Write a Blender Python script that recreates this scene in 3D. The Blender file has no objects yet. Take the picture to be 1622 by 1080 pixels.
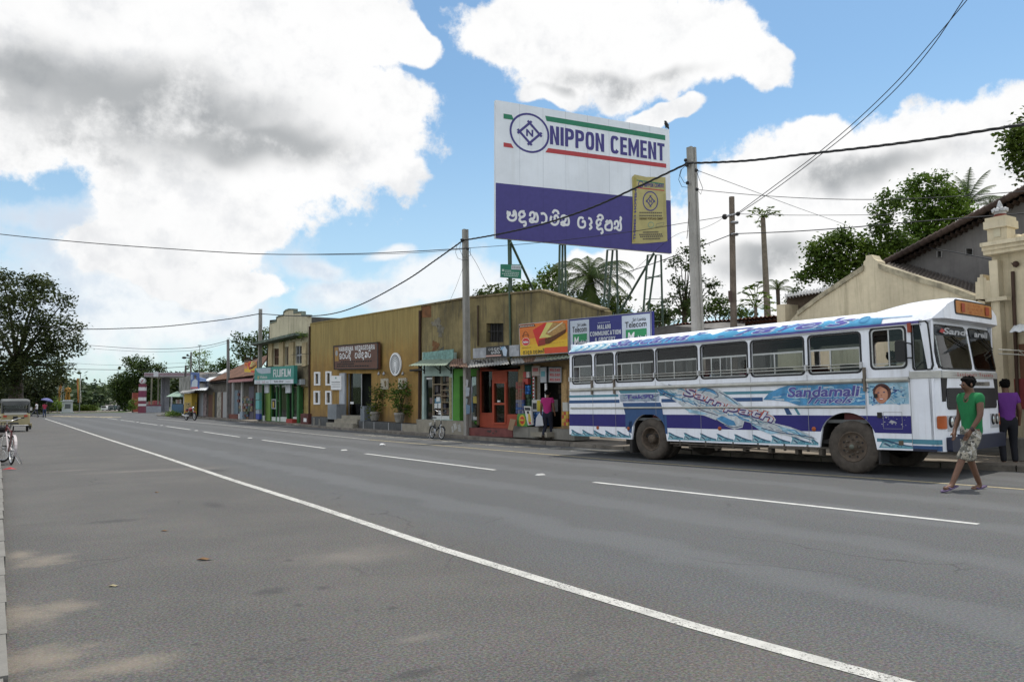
import bpy, bmesh, math, random
import numpy as np
from mathutils import Vector, Matrix
from mathutils.geometry import tessellate_polygon
random.seed(5); rng=np.random.default_rng(5)
S=bpy.context.scene; COL=S.collection
# ---------------------------------------------------------------- survey camera
F,PIT,ROLL,YAW,H=1235.,.074,-.0105,.5887,1.46
cp,sp=math.cos(PIT),math.sin(PIT);cyw,syw=math.cos(YAW),math.sin(YAW)
FW=Vector((syw*cp,cyw*cp,sp));RT0=Vector((cyw,-syw,0));UP0=RT0.cross(FW)
RT=RT0*math.cos(ROLL)+UP0*math.sin(ROLL);UP=RT.cross(FW);EYE=Vector((0,0,H))
def ray(u,v): return FW+RT*((u-811)/F)-UP*((v-540)/F)
def G(u,v,z=0.):
    d=ray(u,v); return EYE+d*((z-H)/d.z)
def AT(u,v,D): return EYE+ray(u,v)*D
class Pl:
    def __init__(s,o,ex,n=None):
        s.o=Vector(o);s.ex=Vector(ex).normalized();s.ez=Vector((0,0,1))
        s.n=s.ez.cross(s.ex)*-1 if n is None else Vector(n)
        s.n=s.ex.cross(s.ez)   # points to the viewer when ex runs to image right
    def P(s,u,v,d=0):
        r=ray(u,v);t=((s.o+s.n*d-EYE).dot(s.n))/r.dot(s.n);return EYE+r*t
    def ab(s,u,v):
        p=s.P(u,v)-s.o;return p.dot(s.ex),p.dot(s.ez)
    def W(s,a,b,d=0): return s.o+s.ex*a+s.ez*b+s.n*d
def FX(x): return Pl((x,0,0),(0,-1,0))
cam=bpy.data.objects.new('camera',bpy.data.cameras.new('camera'));COL.objects.link(cam)
cam.data.sensor_width=36;cam.data.lens=F/1622*36;cam.data.clip_end=5000;cam.data.clip_start=.05
M=Matrix((RT,UP,-FW)).transposed().to_4x4();M.translation=EYE;cam.matrix_world=M;S.camera=cam
# ---------------------------------------------------------------- materials
def nt(name):
    m=bpy.data.materials.new(name);m.use_nodes=True;t=m.node_tree
    return m,t,t.nodes['Principled BSDF']
def N(t,typ,**k):
    n=t.nodes.new(typ)
    for a,b in k.items():
        if a.startswith('i_'):
            key=a[2:];n.inputs[int(key) if key.isdigit() else key.replace('_',' ')].default_value=b
        else: setattr(n,a,b)
    return n
def mixc(t,fac,a,b,mode='MIX'):
    n=t.nodes.new('ShaderNodeMix');n.data_type='RGBA';n.blend_type=mode
    for s,x in((0,fac),(6,a),(7,b)):
        if hasattr(x,'is_linked') or isinstance(x,bpy.types.NodeSocket): t.links.new(x,n.inputs[s])
        else: n.inputs[s].default_value=x if s==0 else (*x[:3],1)
    return n.outputs[2]
def ramp(t,x,lo,hi):
    n=t.nodes.new('ShaderNodeMapRange');n.interpolation_type='SMOOTHSTEP';n.inputs[1].default_value=lo;n.inputs[2].default_value=hi
    t.links.new(x,n.inputs[0]);return n.outputs[0]
def noise(t,scale,detail=5,rough=.6,vec=None,sc=None):
    n=N(t,'ShaderNodeTexNoise');n.inputs['Scale'].default_value=scale;n.inputs['Detail'].default_value=detail;n.inputs['Roughness'].default_value=rough
    if vec is None:
        g=N(t,'ShaderNodeNewGeometry');vec=g.outputs['Position']
    if sc:
        m=N(t,'ShaderNodeVectorMath',operation='MULTIPLY');t.links.new(vec,m.inputs[0]);m.inputs[1].default_value=sc;vec=m.outputs[0]
    t.links.new(vec,n.inputs['Vector']);return n.outputs[0]
MC={}
def mt(c,rough=.7,var=.16,scale=3.,spec=.4,metal=0.,bump=0.,bscale=40.,name=None,streak=0.,dirt=None,fine=.08):
    """general worn paint / plaster / plastic"""
    key=(tuple(c),rough,var,scale,spec,metal,bump,streak,dirt)
    if key in MC: return MC[key]
    m,t,b=nt(name or 'surface');b.inputs['Roughness'].default_value=rough;b.inputs['Metallic'].default_value=metal
    b.inputs['Specular IOR Level'].default_value=spec
    c=tuple(c)
    dk=tuple(x*(1-var) for x in c);lt=tuple(min(1,x*(1+var*.7)) for x in c)
    col=mixc(t,ramp(t,noise(t,scale),.3,.7),dk,lt)
    if fine: col=mixc(t,ramp(t,noise(t,scale*14,3),.35,.65),col,tuple(x*(1-2.2*fine) for x in c))if False else mixc(t,fine*2,col,mixc(t,ramp(t,noise(t,scale*14,4),.35,.7),tuple(x*.72 for x in c),tuple(min(1,x*1.15) for x in c)))
    if streak:
        s0_=ramp(t,noise(t,1.,6,.65,sc=(5,5,.45)),.48,.72);s1_=ramp(t,noise(t,1.,5,.7,sc=(17,17,.7)),.52,.74);sm_=N(t,'ShaderNodeMath',operation='MAXIMUM');t.links.new(s0_,sm_.inputs[0]);s2_=N(t,'ShaderNodeMath',operation='MULTIPLY');t.links.new(s1_,s2_.inputs[0]);s2_.inputs[1].default_value=.7;t.links.new(s2_.outputs[0],sm_.inputs[1]);s=sm_.outputs[0]
        d=dirt or tuple(x*.35 for x in c)
        mm=N(t,'ShaderNodeMath',operation='MULTIPLY');t.links.new(s,mm.inputs[0]);mm.inputs[1].default_value=streak
        col=mixc(t,mm.outputs[0],col,d)
    t.links.new(col,b.inputs['Base Color'])
    if bump:
        bn=N(t,'ShaderNodeBump');bn.inputs['Strength'].default_value=bump;bn.inputs['Distance'].default_value=.02
        t.links.new(noise(t,bscale,4),bn.inputs['Height']);t.links.new(bn.outputs[0],b.inputs['Normal'])
    MC[key]=m;return m
def flat(c,rough=.55,**k): return mt(c,rough,var=.07,scale=6,fine=.03,**k)
def srgb(r,g,b): return tuple(((x/255+.055)/1.055)**2.4 if x>10 else x/255/12.92 for x in(r,g,b))
def glass_mat(tint=(.25,.28,.28),refl=.9,name='window glass',mixf=.5):
    m,t,b=nt(name);t.nodes.remove(b);o=t.nodes['Material Output']
    tr=N(t,'ShaderNodeBsdfTransparent');tr.inputs[0].default_value=(*tint,1)
    gl=N(t,'ShaderNodeBsdfGlossy');gl.inputs['Roughness'].default_value=.03;gl.inputs[0].default_value=(refl,refl,refl,1)
    fr=N(t,'ShaderNodeFresnel');fr.inputs[0].default_value=1.33
    mx=N(t,'ShaderNodeMixShader');t.links.new(fr.outputs[0],mx.inputs[0]);t.links.new(tr.outputs[0],mx.inputs[1]);t.links.new(gl.outputs[0],mx.inputs[2])
    t.links.new(mx.outputs[0],o.inputs[0]);return m
GLASSD=glass_mat((.32,.36,.38));GLASSB=glass_mat((.66,.71,.71))
def leaf_mat(c,name='foliage',var=.45,trans=.25):
    m,t,b=nt(name);o=t.nodes['Material Output']
    g=N(t,'ShaderNodeNewGeometry')
    c2=(c[0]*1.7+.006,c[1]*1.45,c[2]*.95);c1=(c[0]*.55,c[1]*.6,c[2]*.65)
    col=mixc(t,g.outputs['Random Per Island'],c1,c2)
    col=mixc(t,.5,col,mixc(t,ramp(t,noise(t,.5,3),.35,.65),c1,c2))
    t.links.new(col,b.inputs['Base Color']);b.inputs['Roughness'].default_value=.5;b.inputs['Specular IOR Level'].default_value=.18
    tl=N(t,'ShaderNodeBsdfTranslucent');t.links.new(col,tl.inputs[0])
    mx=N(t,'ShaderNodeMixShader');mx.inputs[0].default_value=trans
    t.links.new(b.outputs[0],mx.inputs[1]);t.links.new(tl.outputs[0],mx.inputs[2]);t.links.new(mx.outputs[0],o.inputs[0]);return m
WHITE=flat((.72,.72,.72));BLACK=flat((.012,.012,.013),.5);DARK=flat((.025,.023,.022),.8)
GREY=flat((.3,.3,.3));CHROME=mt((.6,.6,.6),.3,var=.1,metal=.9,name='chrome');STEEL=mt((.35,.35,.36),.45,var=.2,metal=.6,name='steel')
RUBBER=mt((.03,.027,.025),.85,var=.3,scale=8,name='rubber')
# ---------------------------------------------------------------- mesh builder
BASE={}
def tag(o,label=None,cat=None,group=None,kind=None):
    if label:o['label']=label
    if cat:o['category']=cat
    if group:o['group']=group
    if kind:o['kind']=kind
    return o
def thing(name,loc,label,cat,group=None,rz=0):
    o=bpy.data.objects.new(name,None);COL.objects.link(o);o.location=loc;o.rotation_euler=(0,0,rz);o.empty_display_size=.2
    BASE[o.name]=Vector(loc) if rz==0 else None
    return tag(o,label,cat,group)
class MB:
    def __init__(s): s.v=[];s.f=[];s.m=[];s.sm=[]
    def add(s,vs,fs,mat,smooth=False):
        k=len(s.v);s.v+=[tuple(x) for x in vs]
        for f in fs: s.f.append([i+k for i in f]);s.m.append(mat);s.sm.append(smooth)
    def quad(s,pts,mat): s.add(pts,[list(range(len(pts)))],mat)
    def box(s,x0,x1,y0,y1,z0,z1,mat,T=None):
        vs=[Vector((x,y,z)) for x in(x0,x1) for y in(y0,y1) for z in(z0,z1)]
        if T: vs=[T@v for v in vs]
        s.add(vs,[(0,1,3,2),(4,6,7,5),(0,4,5,1),(2,3,7,6),(0,2,6,4),(1,5,7,3)],mat)
    def prism(s,front,dv,mat,side=None,tess=False):
        n=len(front);front=[Vector(p) for p in front];dv=Vector(dv)
        s.add(front,[list(range(n))],mat)
        s.add([p+dv for p in front],[list(range(n))[::-1]],mat)
        vs=front+[p+dv for p in front]
        s.add(vs,[(i,i+n,(i+1)%n+n,(i+1)%n) for i in range(n)],side or mat)
    def holed(s,outer,holes,dv,mat,side=None):
        loops=[[Vector(p) for p in outer]]+[[Vector(p) for p in h] for h in holes]
        allv=[p for l in loops for p in l];tri=tessellate_polygon(loops);dv=Vector(dv)
        s.add(allv,[list(t) for t in tri],mat);s.add([p+dv for p in allv],[list(t)[::-1] for t in tri],mat)
        for l in loops:
            n=len(l);s.add(l+[p+dv for p in l],[(i,i+n,(i+1)%n+n,(i+1)%n) for i in range(n)],side or mat)
    def tube(s,pts,r,mat,seg=8,cap=True):
        pts=[Vector(p) for p in pts];n=len(pts);rs=r if hasattr(r,'__len__') else [r]*n
        vs=[];fs=[];u=None
        for i,p in enumerate(pts):
            d=(pts[min(i+1,n-1)]-pts[max(i-1,0)]).normalized()
            if u is None: u=d.orthogonal().normalized()
            else:
                u=(u-d*u.dot(d));u=u.normalized() if u.length>1e-6 else d.orthogonal().normalized()
            w=d.cross(u)
            for k in range(seg):
                a=2*math.pi*k/seg;vs.append(p+(u*math.cos(a)+w*math.sin(a))*rs[i])
        for i in range(n-1):
            for k in range(seg): fs.append((i*seg+k,i*seg+(k+1)%seg,(i+1)*seg+(k+1)%seg,(i+1)*seg+k))
        s.add(vs,fs,mat,True)
        if cap: s.add(vs[:seg],[list(range(seg))[::-1]],mat);s.add(vs[-seg:],[list(range(seg))],mat)
    def lathe(s,prof,o,axis,mat,seg=24):
        o=Vector(o);ax=Vector(axis).normalized();u=ax.orthogonal().normalized();w=ax.cross(u);vs=[];fs=[];n=len(prof)
        for k in range(seg):
            a=2*math.pi*k/seg;d=u*math.cos(a)+w*math.sin(a)
            for r,h in prof: vs.append(o+d*r+ax*h)
        for k in range(seg):
            for i in range(n-1):
                a=k*n+i;b=((k+1)%seg)*n+i;fs.append((a,b,b+1,a+1))
        s.add(vs,fs,mat,True)
    def disc(s,o,axis,r,mat,seg=24,sx=1.,sy=1.):
        o=Vector(o);ax=Vector(axis).normalized();u=Vector((0,0,1)).cross(ax)
        u=u.normalized() if u.length>1e-4 else Vector((1,0,0));w=ax.cross(u)
        s.add([o+u*math.cos(2*math.pi*k/seg)*r*sx+w*math.sin(2*math.pi*k/seg)*r*sy for k in range(seg)],[list(range(seg))],mat)
    def ball(s,o,r,mat,sc=(1,1,1),seg=12,T=None):
        vs=[];fs=[];R=seg//2
        for i in range(R+1):
            th=math.pi*i/R
            for k in range(seg):
                a=2*math.pi*k/seg;p=Vector((math.sin(th)*math.cos(a)*sc[0]*r,math.sin(th)*math.sin(a)*sc[1]*r,math.cos(th)*sc[2]*r))
                vs.append((T@p if T else p)+Vector(o))
        for i in range(R):
            for k in range(seg): fs.append((i*seg+k,(i+1)*seg+k,(i+1)*seg+(k+1)%seg,i*seg+(k+1)%seg))
        s.add(vs,fs,mat,True)
    def corr(s,p00,p10,p11,p01,waves,amp,mat,per=6,thick=.01):
        p00,p10,p11,p01=map(Vector,(p00,p10,p11,p01));nrm=(p10-p00).cross(p01-p00).normalized();n=waves*per
        vs=[];fs=[]
        for sgn in(0,1):
            for i in range(n+1):
                t=i/n;o=nrm*(math.sin(2*math.pi*waves*t)*amp-thick*sgn)
                vs+= [p00.lerp(p10,t)+o,p01.lerp(p11,t)+o]
        for sgn in(0,1):
            k=sgn*(n+1)*2
            for i in range(n): fs.append((k+2*i,k+2*i+2,k+2*i+3,k+2*i+1))
        s.add(vs,fs,mat,True)
    def build(s,name,parent=None,loc=None,label=None,cat=None,group=None,kind=None):
        me=bpy.data.meshes.new(name);o=bpy.data.objects.new(name,me);COL.objects.link(o)
        b=Vector((0,0,0))
        if parent is not None:
            o.parent=parent;bb=BASE.get(parent.name);b=bb if bb is not None else b;BASE[o.name]=bb
        else:
            if loc is None:
                a=np.array(s.v);loc=((a[:,0].min()+a[:,0].max())/2,(a[:,1].min()+a[:,1].max())/2,a[:,2].min())
            b=Vector(loc);o.location=b;BASE[o.name]=b
        me.from_pydata([tuple(Vector(v)-b) for v in s.v],[],s.f)
        mats=[]
        for m in s.m:
            if m not in mats: mats.append(m)
        for m in mats: me.materials.append(m)
        me.polygons.foreach_set('material_index',[mats.index(m) for m in s.m])
        me.polygons.foreach_set('use_smooth',s.sm)
        me.update();tag(o,label,cat,group,kind);return o
DEP=lambda:bpy.context.evaluated_depsgraph_get()
_TC={}
def text_geo(body,bold=0.,shear=0.,space=1.):
    k=(body,bold,shear,space)
    if k in _TC:return _TC[k]
    c=bpy.data.curves.new('t','FONT');c.body=body;c.offset=bold;c.shear=shear;c.space_character=space;c.resolution_u=3;c.align_x='CENTER';c.space_line=.95
    o=bpy.data.objects.new('t',c);COL.objects.link(o)
    me=bpy.data.meshes.new_from_object(o.evaluated_get(DEP()))
    v=np.array([p.co[:] for p in me.vertices]);f=[list(p.vertices) for p in me.polygons]
    bpy.data.objects.remove(o);bpy.data.curves.remove(c);bpy.data.meshes.remove(me)
    v=v[:,:2];lo=v.min(0);v=(v-lo)/(v.max(0)-lo);_TC[k]=(v,f);return v,f
class Quad:
    """a flat quad given by its four corners; s right, t up"""
    def __init__(q,tl,tr,br,bl,n): q.c=[Vector(x) for x in(tl,tr,br,bl)];q.n=Vector(n)
    def __call__(q,s,t,d=0):
        tl,tr,br,bl=q.c;return bl.lerp(br,s).lerp(tl.lerp(tr,s),t)+q.n*d
    def rect(q,mb,s0,t0,s1,t1,mat,d): mb.quad([q(s0,t0,d),q(s1,t0,d),q(s1,t1,d),q(s0,t1,d)],mat)
    def poly(q,mb,pts,mat,d): mb.quad([q(s,t,d) for s,t in pts],mat)
    def ell(q,mb,s,t,rs,rt,mat,d,seg=28): q.poly(mb,[(s+rs*math.cos(2*math.pi*k/seg),t+rt*math.sin(2*math.pi*k/seg)) for k in range(seg)],mat,d)
    def ring(q,mb,s,t,rs,rt,w,mat,d,seg=36):
        for k in range(seg):
            a,b=2*math.pi*k/seg,2*math.pi*(k+1)/seg
            q.poly(mb,[(s+rs*math.cos(a),t+rt*math.sin(a)),(s+rs*math.cos(b),t+rt*math.sin(b)),(s+rs*(1-w)*math.cos(b),t+rt*(1-w)*math.sin(b)),(s+rs*(1-w)*math.cos(a),t+rt*(1-w)*math.sin(a))],mat,d)
    def text(q,mb,body,s0,t0,s1,t1,mat,d,bold=0.,shear=0.,space=1.,warp=None):
        v,f=text_geo(body,bold,shear,space)
        pts=[]
        for x,y in v:
            s,t=s0+(s1-s0)*x,t0+(t1-t0)*y
            if warp: s,t=warp(s,t,x,y)
            pts.append(q(s,t,d))
        mb.add(pts,f,mat)
    def stroke(q,mb,pts,w,mat,d,asp=1.,closed=False):
        """smooth ribbon in quad space; w width in t units, asp = t-size / s-size"""
        P=[]
        n=len(pts);K=5
        g=lambda i: pts[i%n] if closed else pts[max(0,min(n-1,i))]
        for i in range(n if closed else n-1):
            p0,p1,p2,p3=g(i-1),g(i),g(i+1),g(i+2)
            for k in range(K):
                t=k/K
                P.append(tuple(.5*((2*b)+(-a+c)*t+(2*a-5*b+4*c-e)*t*t+(-a+3*b-3*c+e)*t**3) for a,b,c,e in zip(p0,p1,p2,p3)))
        P.append(pts[0] if closed else pts[-1])
        L=[];R=[]
        for i,p in enumerate(P):
            a=P[max(0,i-1)];b=P[min(len(P)-1,i+1)]
            dx,dy=(b[0]-a[0])/asp,b[1]-a[1];l=math.hypot(dx,dy) or 1
            nx,ny=-dy/l*w/2*asp,dx/l*w/2
            L.append((p[0]+nx,p[1]+ny));R.append((p[0]-nx,p[1]-ny))
        mb.add([q(s,t,d) for s,t in L]+[q(s,t,d) for s,t in R],[(i,i+1,len(P)+i+1,len(P)+i) for i in range(len(P)-1)],mat)
def pxq(pl,tl,tr,br,bl,d=0): return Quad(pl.P(*tl,d),pl.P(*tr,d),pl.P(*br,d),pl.P(*bl,d),pl.n)
def ppoly(mb,pl,pts,d0,d1,mat,side=None):
    """prism from pixel polygon on plane, front at d1, back at d0"""
    mb.prism([pl.P(u,v,0)+pl.n*d1 for u,v in pts],pl.n*(d0-d1),mat,side)
def prect(mb,pl,u0,v0,u1,v1,d0,d1,mat,side=None):
    a0,b0=pl.ab(u0,v0);a1,b1=pl.ab(u1,v1)
    mb.prism([pl.W(a0,b1,d1),pl.W(a1,b1,d1),pl.W(a1,b0,d1),pl.W(a0,b0,d1)],pl.n*(d0-d1),mat,side)
def hole(pl,pts): return [pl.P(u,v) for u,v in pts]
def rpx(u0,v0,u1,v1): return [(u0,v1),(u1,v1),(u1,v0),(u0,v0)]
# ---- heavy condensed block capitals built from stems, bars and bowls
def _bowl(x0,y0,x1,y1,a0,a1,w,h,n=10):
    cx,cy=(x0+x1)/2,(y0+y1)/2;rx,ry=(x1-x0)/2,(y1-y0)/2;out=[];inn=[]
    for k in range(n+1):
        a=math.radians(a0+(a1-a0)*k/n);c,s=math.cos(a),math.sin(a);e=.62
        px,py=math.copysign(abs(c)**e,c),math.copysign(abs(s)**e,s)
        out.append((cx+rx*px,cy+ry*py));inn.append((cx+(rx-w)*px,cy+(ry-h)*py))
    return [[out[k],out[k+1],inn[k+1],inn[k]] for k in range(n)]
def block_glyph(ch,w,h):
    R=lambda a,b,c,d:[(a,b),(c,b),(c,d),(a,d)]
    L=R(0,0,w,1)
    if ch=='I': return [R(0,0,1,1)]
    if ch=='N': return [L,R(1-w,0,1,1),[(w,1),(w,.62),(1-w,0),(1-w,.38)]]
    if ch=='M': return [R(0,0,w*.82,1),R(1-w*.82,0,1,1),[(w*.82,1),(w*.82,.55),(.5,0),(.5,.48)],[(1-w*.82,1),(.5,.48),(.5,0),(1-w*.82,.55)]]
    if ch=='E': return [L,R(w,0,1,h),R(w,.5-h/2,.92,.5+h/2),R(w,1-h,1,1)]
    if ch=='F': return [L,R(w,.46-h/2,.9,.46+h/2),R(w,1-h,1,1)]
    if ch=='L': return [L,R(w,0,1,h)]
    if ch=='T': return [R(0,1-h,1,1),R(.5-w/2,0,.5+w/2,1-h)]
    if ch=='H': return [L,R(1-w,0,1,1),R(w,.5-h/2,1-w,.5+h/2)]
    if ch=='A': return [[(0,0),(w,0),(.5+w*.3,1),(.5-w*.5,1)],[(1-w,0),(1,0),(.5+w*.5,1),(.5+w*.3,1),(.5,.82)],R(.25,.2,.75,.2+h)]
    if ch=='U': return [R(0,.25,w,1),R(1-w,.25,1,1)]+_bowl(0,0,1,.5,180,360,w,h)
    if ch=='J': return [R(1-w,.25,1,1)]+_bowl(0,0,1,.5,190,360,w,h)
    if ch=='O': return _bowl(0,0,1,1,0,360,w,h,24)
    if ch=='C': return _bowl(0,0,1,1,32,328,w,h,20)
    if ch=='G': return _bowl(0,0,1,1,32,330,w,h,20)+[R(.55,.36,1,.36+h),R(1-w,.05,1,.36)]
    if ch=='D': return [L]+_bowl(-.6,0,1,1,-90,90,w,h,14)
    if ch=='P': return [L]+_bowl(-.5,.38,1,1,-90,90,w,h,12)
    if ch=='B': return [L]+_bowl(-.5,.48,.95,1,-90,90,w,h,10)+_bowl(-.5,0,1,.55,-90,90,w,h,10)
    if ch=='R': return [L]+_bowl(-.5,.42,1,1,-90,90,w,h,12)+[[(.45,.45),(.75,.45),(1,0),(1-w*1.1,0)]]
    if ch=='W': return [[(0,1),(w*.8,1),(.33,0),(.2,0)],[(.2,0),(.33,0),(.56,1),(.44,1)],[(.67,0),(.8,0),(.56,1),(.44,1)],[(1,1),(1-w*.8,1),(.67,0),(.8,0)]]
    if ch=='Y': return [R(.5-w/2,0,.5+w/2,.45),[(0,1),(w,1),(.5+w/2,.45),(.5-w/2,.45)],[(1,1),(1-w,1),(.5-w/2,.45),(.5+w/2,.45)]]
    if ch=='&': return _bowl(.12,.5,.8,1,0,360,w*.8,h*.8,16)+_bowl(0,0,.85,.58,0,360,w*.8,h*.8,16)+[[(.35,.6),(.6,.6),(1,0),(.78,0)]]
    if ch=='S': return _bowl(0,.44,1,1,20,270,w,h,14)+_bowl(0,0,1,.56,-160,90,w,h,14)
    return []
def block(q,m,text,s0,t0,s1,t1,mat,d,stem=.3,bar=.17,gap=.16,shear=0.):
    wd={'I':.36,'M':1.3,'W':1.4,' ':.45,'E':.82,'F':.78,'L':.78,'T':.9,'J':.85}
    tot=sum(wd.get(c,1.)+gap for c in text)-gap;x=0
    for c in text:
        k=wd.get(c,1.)
        for j,pl_ in enumerate(block_glyph(c,stem/k if c not in 'M' else stem/k*1.15,bar)):
            q.poly(m,[(s0+(s1-s0)*(x+k*px)/tot+shear*(t1-t0)*py,t0+(t1-t0)*py) for px,py in pl_],mat,d+.0004*(j%2 if len(block_glyph(c,.3,.2))<8 else 0)+ (.0003 if j==0 else 0))
        x+=k+gap
# ---- Sinhala-like lettering drawn as strokes; each glyph in a 1 x 1 cell, base line 0 .. 1
GL={
'sa':[[(.1,.75),(.05,.55),(.12,.42),(.25,.45),(.28,.6),(.2,.68)],[(.12,.42),(.08,.2),(.3,.02),(.65,.02),(.9,.2),(.92,.55),(.8,.8),(.68,.72),(.7,.5),(.6,.4),(.45,.45)]],
'da':[[(.7,.85),(.3,.8),(.12,.55),(.3,.35),(.6,.45),(.7,.65),(.5,.75)],[(.3,.35),(.15,.1),(.4,-.05),(.75,.0),(.8,-.25),(.55,-.35)]],
'ka':[[(.12,.5),(.2,.78),(.5,.85),(.62,.6),(.5,.35),(.25,.3),(.05,.15)],[(.25,.3),(.6,.1),(.9,.15),(.95,.5),(.8,.8),(.65,.7)],[(.05,.15),(.3,.02),(.6,.1)]],
'aa':[[(.15,.8),(.5,.85),(.75,.6),(.7,.2),(.45,.02),(.2,.08)]],
'li':[[(.2,.7),(.08,.45),(.2,.1),(.55,.0),(.88,.2),(.92,.6),(.7,.8),(.5,.65),(.55,.4),(.4,.3)],[(.3,.95),(.5,1.2),(.85,1.15),(.95,.9)]],
'ba':[[(.75,.75),(.5,.85),(.2,.75),(.08,.4),(.2,.05),(.6,.0),(.9,.15),(.9,.5),(.7,.55),(.6,.4)]],
'ae':[[(.2,.85),(.5,.8),(.6,.5),(.4,.3),(.6,.1),(.3,-.1)]],
'ndi':[[(.8,.75),(.4,.85),(.12,.65),(.15,.4),(.4,.35),(.6,.5),(.5,.62)],[(.4,.35),(.15,.15),(.35,-.02),(.75,.05),(.85,-.25),(.6,-.35)],[(.2,.98),(.45,1.22),(.8,1.18),(.9,.95),(.7,1.0)]],
'ma':[[(.15,.6),(.3,.8),(.45,.65),(.3,.5),(.1,.4),(.12,.08),(.5,.0),(.85,.1),(.92,.5),(.8,.8),(.6,.78),(.6,.55)]],
'k_':[[(.12,.5),(.2,.78),(.5,.85),(.62,.6),(.5,.35),(.25,.3),(.05,.15)],[(.25,.3),(.6,.1),(.9,.15),(.95,.5),(.85,.85),(.98,1.15),(.8,1.25)]],
'ra':[[(.2,.75),(.08,.45),(.25,.08),(.6,.02),(.85,.25),(.8,.55)],[(.2,.95),(.5,1.15),(.8,.98)]],
'va':[[(.15,.65),(.3,.82),(.4,.65),(.25,.5),(.1,.35),(.25,.05),(.65,.0),(.92,.3),(.85,.7),(.65,.82)]],
'ta':[[(.1,.3),(.15,.7),(.45,.85),(.75,.7),(.75,.4),(.45,.3),(.3,.45)],[(.75,.4),(.85,.1),(.5,-.02),(.15,.05)]],
' ':[]}
def sinhala(q,mb,word,s0,t0,s1,t1,mat,d,w=.12):
    n=len(word);cw=(s1-s0)/n;hh=(t1-t0)/1.35
    asp=(q(1,0)-q(0,0)).length/max(1e-6,(q(0,1)-q(0,0)).length)
    for i,g in enumerate(word):
        for j,st in enumerate(GL[g]):
            q.stroke(mb,[(s0+cw*(i+.06+.88*x),t0+hh*(.2+.85*y)) for x,y in st],w*hh,mat,d+.0012*j,asp=1/asp)
# ---------------------------------------------------------------- foliage
def cloud_leaves(blobs,leaf,dens,jit=.25,droop=0.,keep=None,ell=1.6):
    """blobs: (centre, r[,squash]) -> leaf quads clumped through the volume of the blobs"""
    V=[];nq=0
    for b in blobs:
        c,r=np.array(b[0]),b[1];sq=b[2] if len(b)>2 else .8
        ncl=max(4,int(dens*(r/leaf)**1.8*1.5))
        d=rng.normal(size=(ncl,3));d/=np.linalg.norm(d,axis=1)[:,None]
        rad=r*rng.random(ncl)**.42
        rad*=1+jit*rng.normal(size=ncl)*.5
        cc=c+d*rad[:,None]*np.array([1,1,sq])
        per=22
        off=rng.normal(size=(ncl,per,3))*leaf*1.5*np.array([1,1,.65])
        p=(cc[:,None,:]+off).reshape(-1,3);n=len(p)
        t=rng.normal(size=(n,3));t[:,2]=t[:,2]*.5-droop;t/=np.linalg.norm(t,axis=1)[:,None]
        nn=rng.normal(size=(n,3))+np.array([0,0,.7]);w=np.cross(t,nn);w/=np.linalg.norm(w,axis=1)[:,None]+1e-9
        L=leaf*1.2*(.6+.8*rng.random(n))[:,None]
        a=p-t*L*.5;e=p+t*L*.5;k=w*L/ell*.5
        V.append(np.stack([a,p+k,e,p-k],1).reshape(-1,3));nq+=n
    return np.concatenate(V),nq
def np_mesh(name,V,nq,mat,parent=None,loc=None):
    me=bpy.data.meshes.new(name);b=np.array(BASE[parent.name] if parent is not None else (loc or (0,0,0)))
    me.vertices.add(len(V));me.vertices.foreach_set('co',(V-b).astype(np.float32).ravel())
    me.loops.add(nq*4);me.loops.foreach_set('vertex_index',np.arange(nq*4,dtype=np.int32))
    me.polygons.add(nq);me.polygons.foreach_set('loop_start',np.arange(0,nq*4,4,dtype=np.int32))
    me.update(calc_edges=True);me.materials.append(mat)
    o=bpy.data.objects.new(name,me);COL.objects.link(o)
    if parent is not None:o.parent=parent;BASE[o.name]=BASE[parent.name]
    else:o.location=b;BASE[o.name]=Vector(b)
    return o
BARK=mt((.09,.07,.055),.9,var=.35,scale=4,bump=.5,bscale=14,name='bark')
LEAF_D=leaf_mat((.055,.092,.026));LEAF_M=leaf_mat((.078,.14,.026));LEAF_L=leaf_mat((.10,.175,.028))
def tree(name,px,D,label,cat='tree',mat=None,leaf=.3,dens=1.,base=None,tr=.25,group=None,sq=.85,dj=.5,limbs=7,zb=0.):
    leaf*=.72
    """px: blobs (u,v,r) in survey pixels at distance D; base: (u,) of the trunk foot"""
    bl=[]
    for (u,v,r) in px:
        R=r*D/F;bl.append((AT(u,v,D+random.uniform(-dj,dj)*R),R,sq))
    cs=[b[0] for b in bl];cx=sum((c for c in cs),Vector())/len(cs)
    if base is not None:
        p=AT(base[0],640,D if len(base)<2 else base[1]);cx=Vector((p.x,p.y,0))
    foot=Vector((cx.x,cx.y,zb));top=max(c.z for c in cs)
    root=thing(name,foot,label,cat,group)
    m=MB();fork=Vector((cx.x,cx.y,max(zb+.5,min(c.z for c in cs)*.6+.2*top)))
    m.tube([foot-Vector((0,0,.2)),foot.lerp(fork,.5)+Vector((.1*tr,.2*tr,0)),fork],[tr*1.35,tr,tr*.8],BARK,9)
    order=sorted(range(len(bl)),key=lambda i:-bl[i][1])[:limbs+4]
    for i in order:
        c=Vector(bl[i][0]);mid=fork.lerp(c,.5)+Vector((random.uniform(-.3,.3),random.uniform(-.3,.3),.12))*bl[i][1]*.4
        m.tube([fork-Vector((0,0,.1)),mid,c],[tr*.34,tr*.2,tr*.06],BARK,6)
    m.build('trunk',root)
    V,nq=cloud_leaves(bl,leaf,dens);np_mesh('crown',V,nq,mat or LEAF_D,root)
    return root
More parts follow.
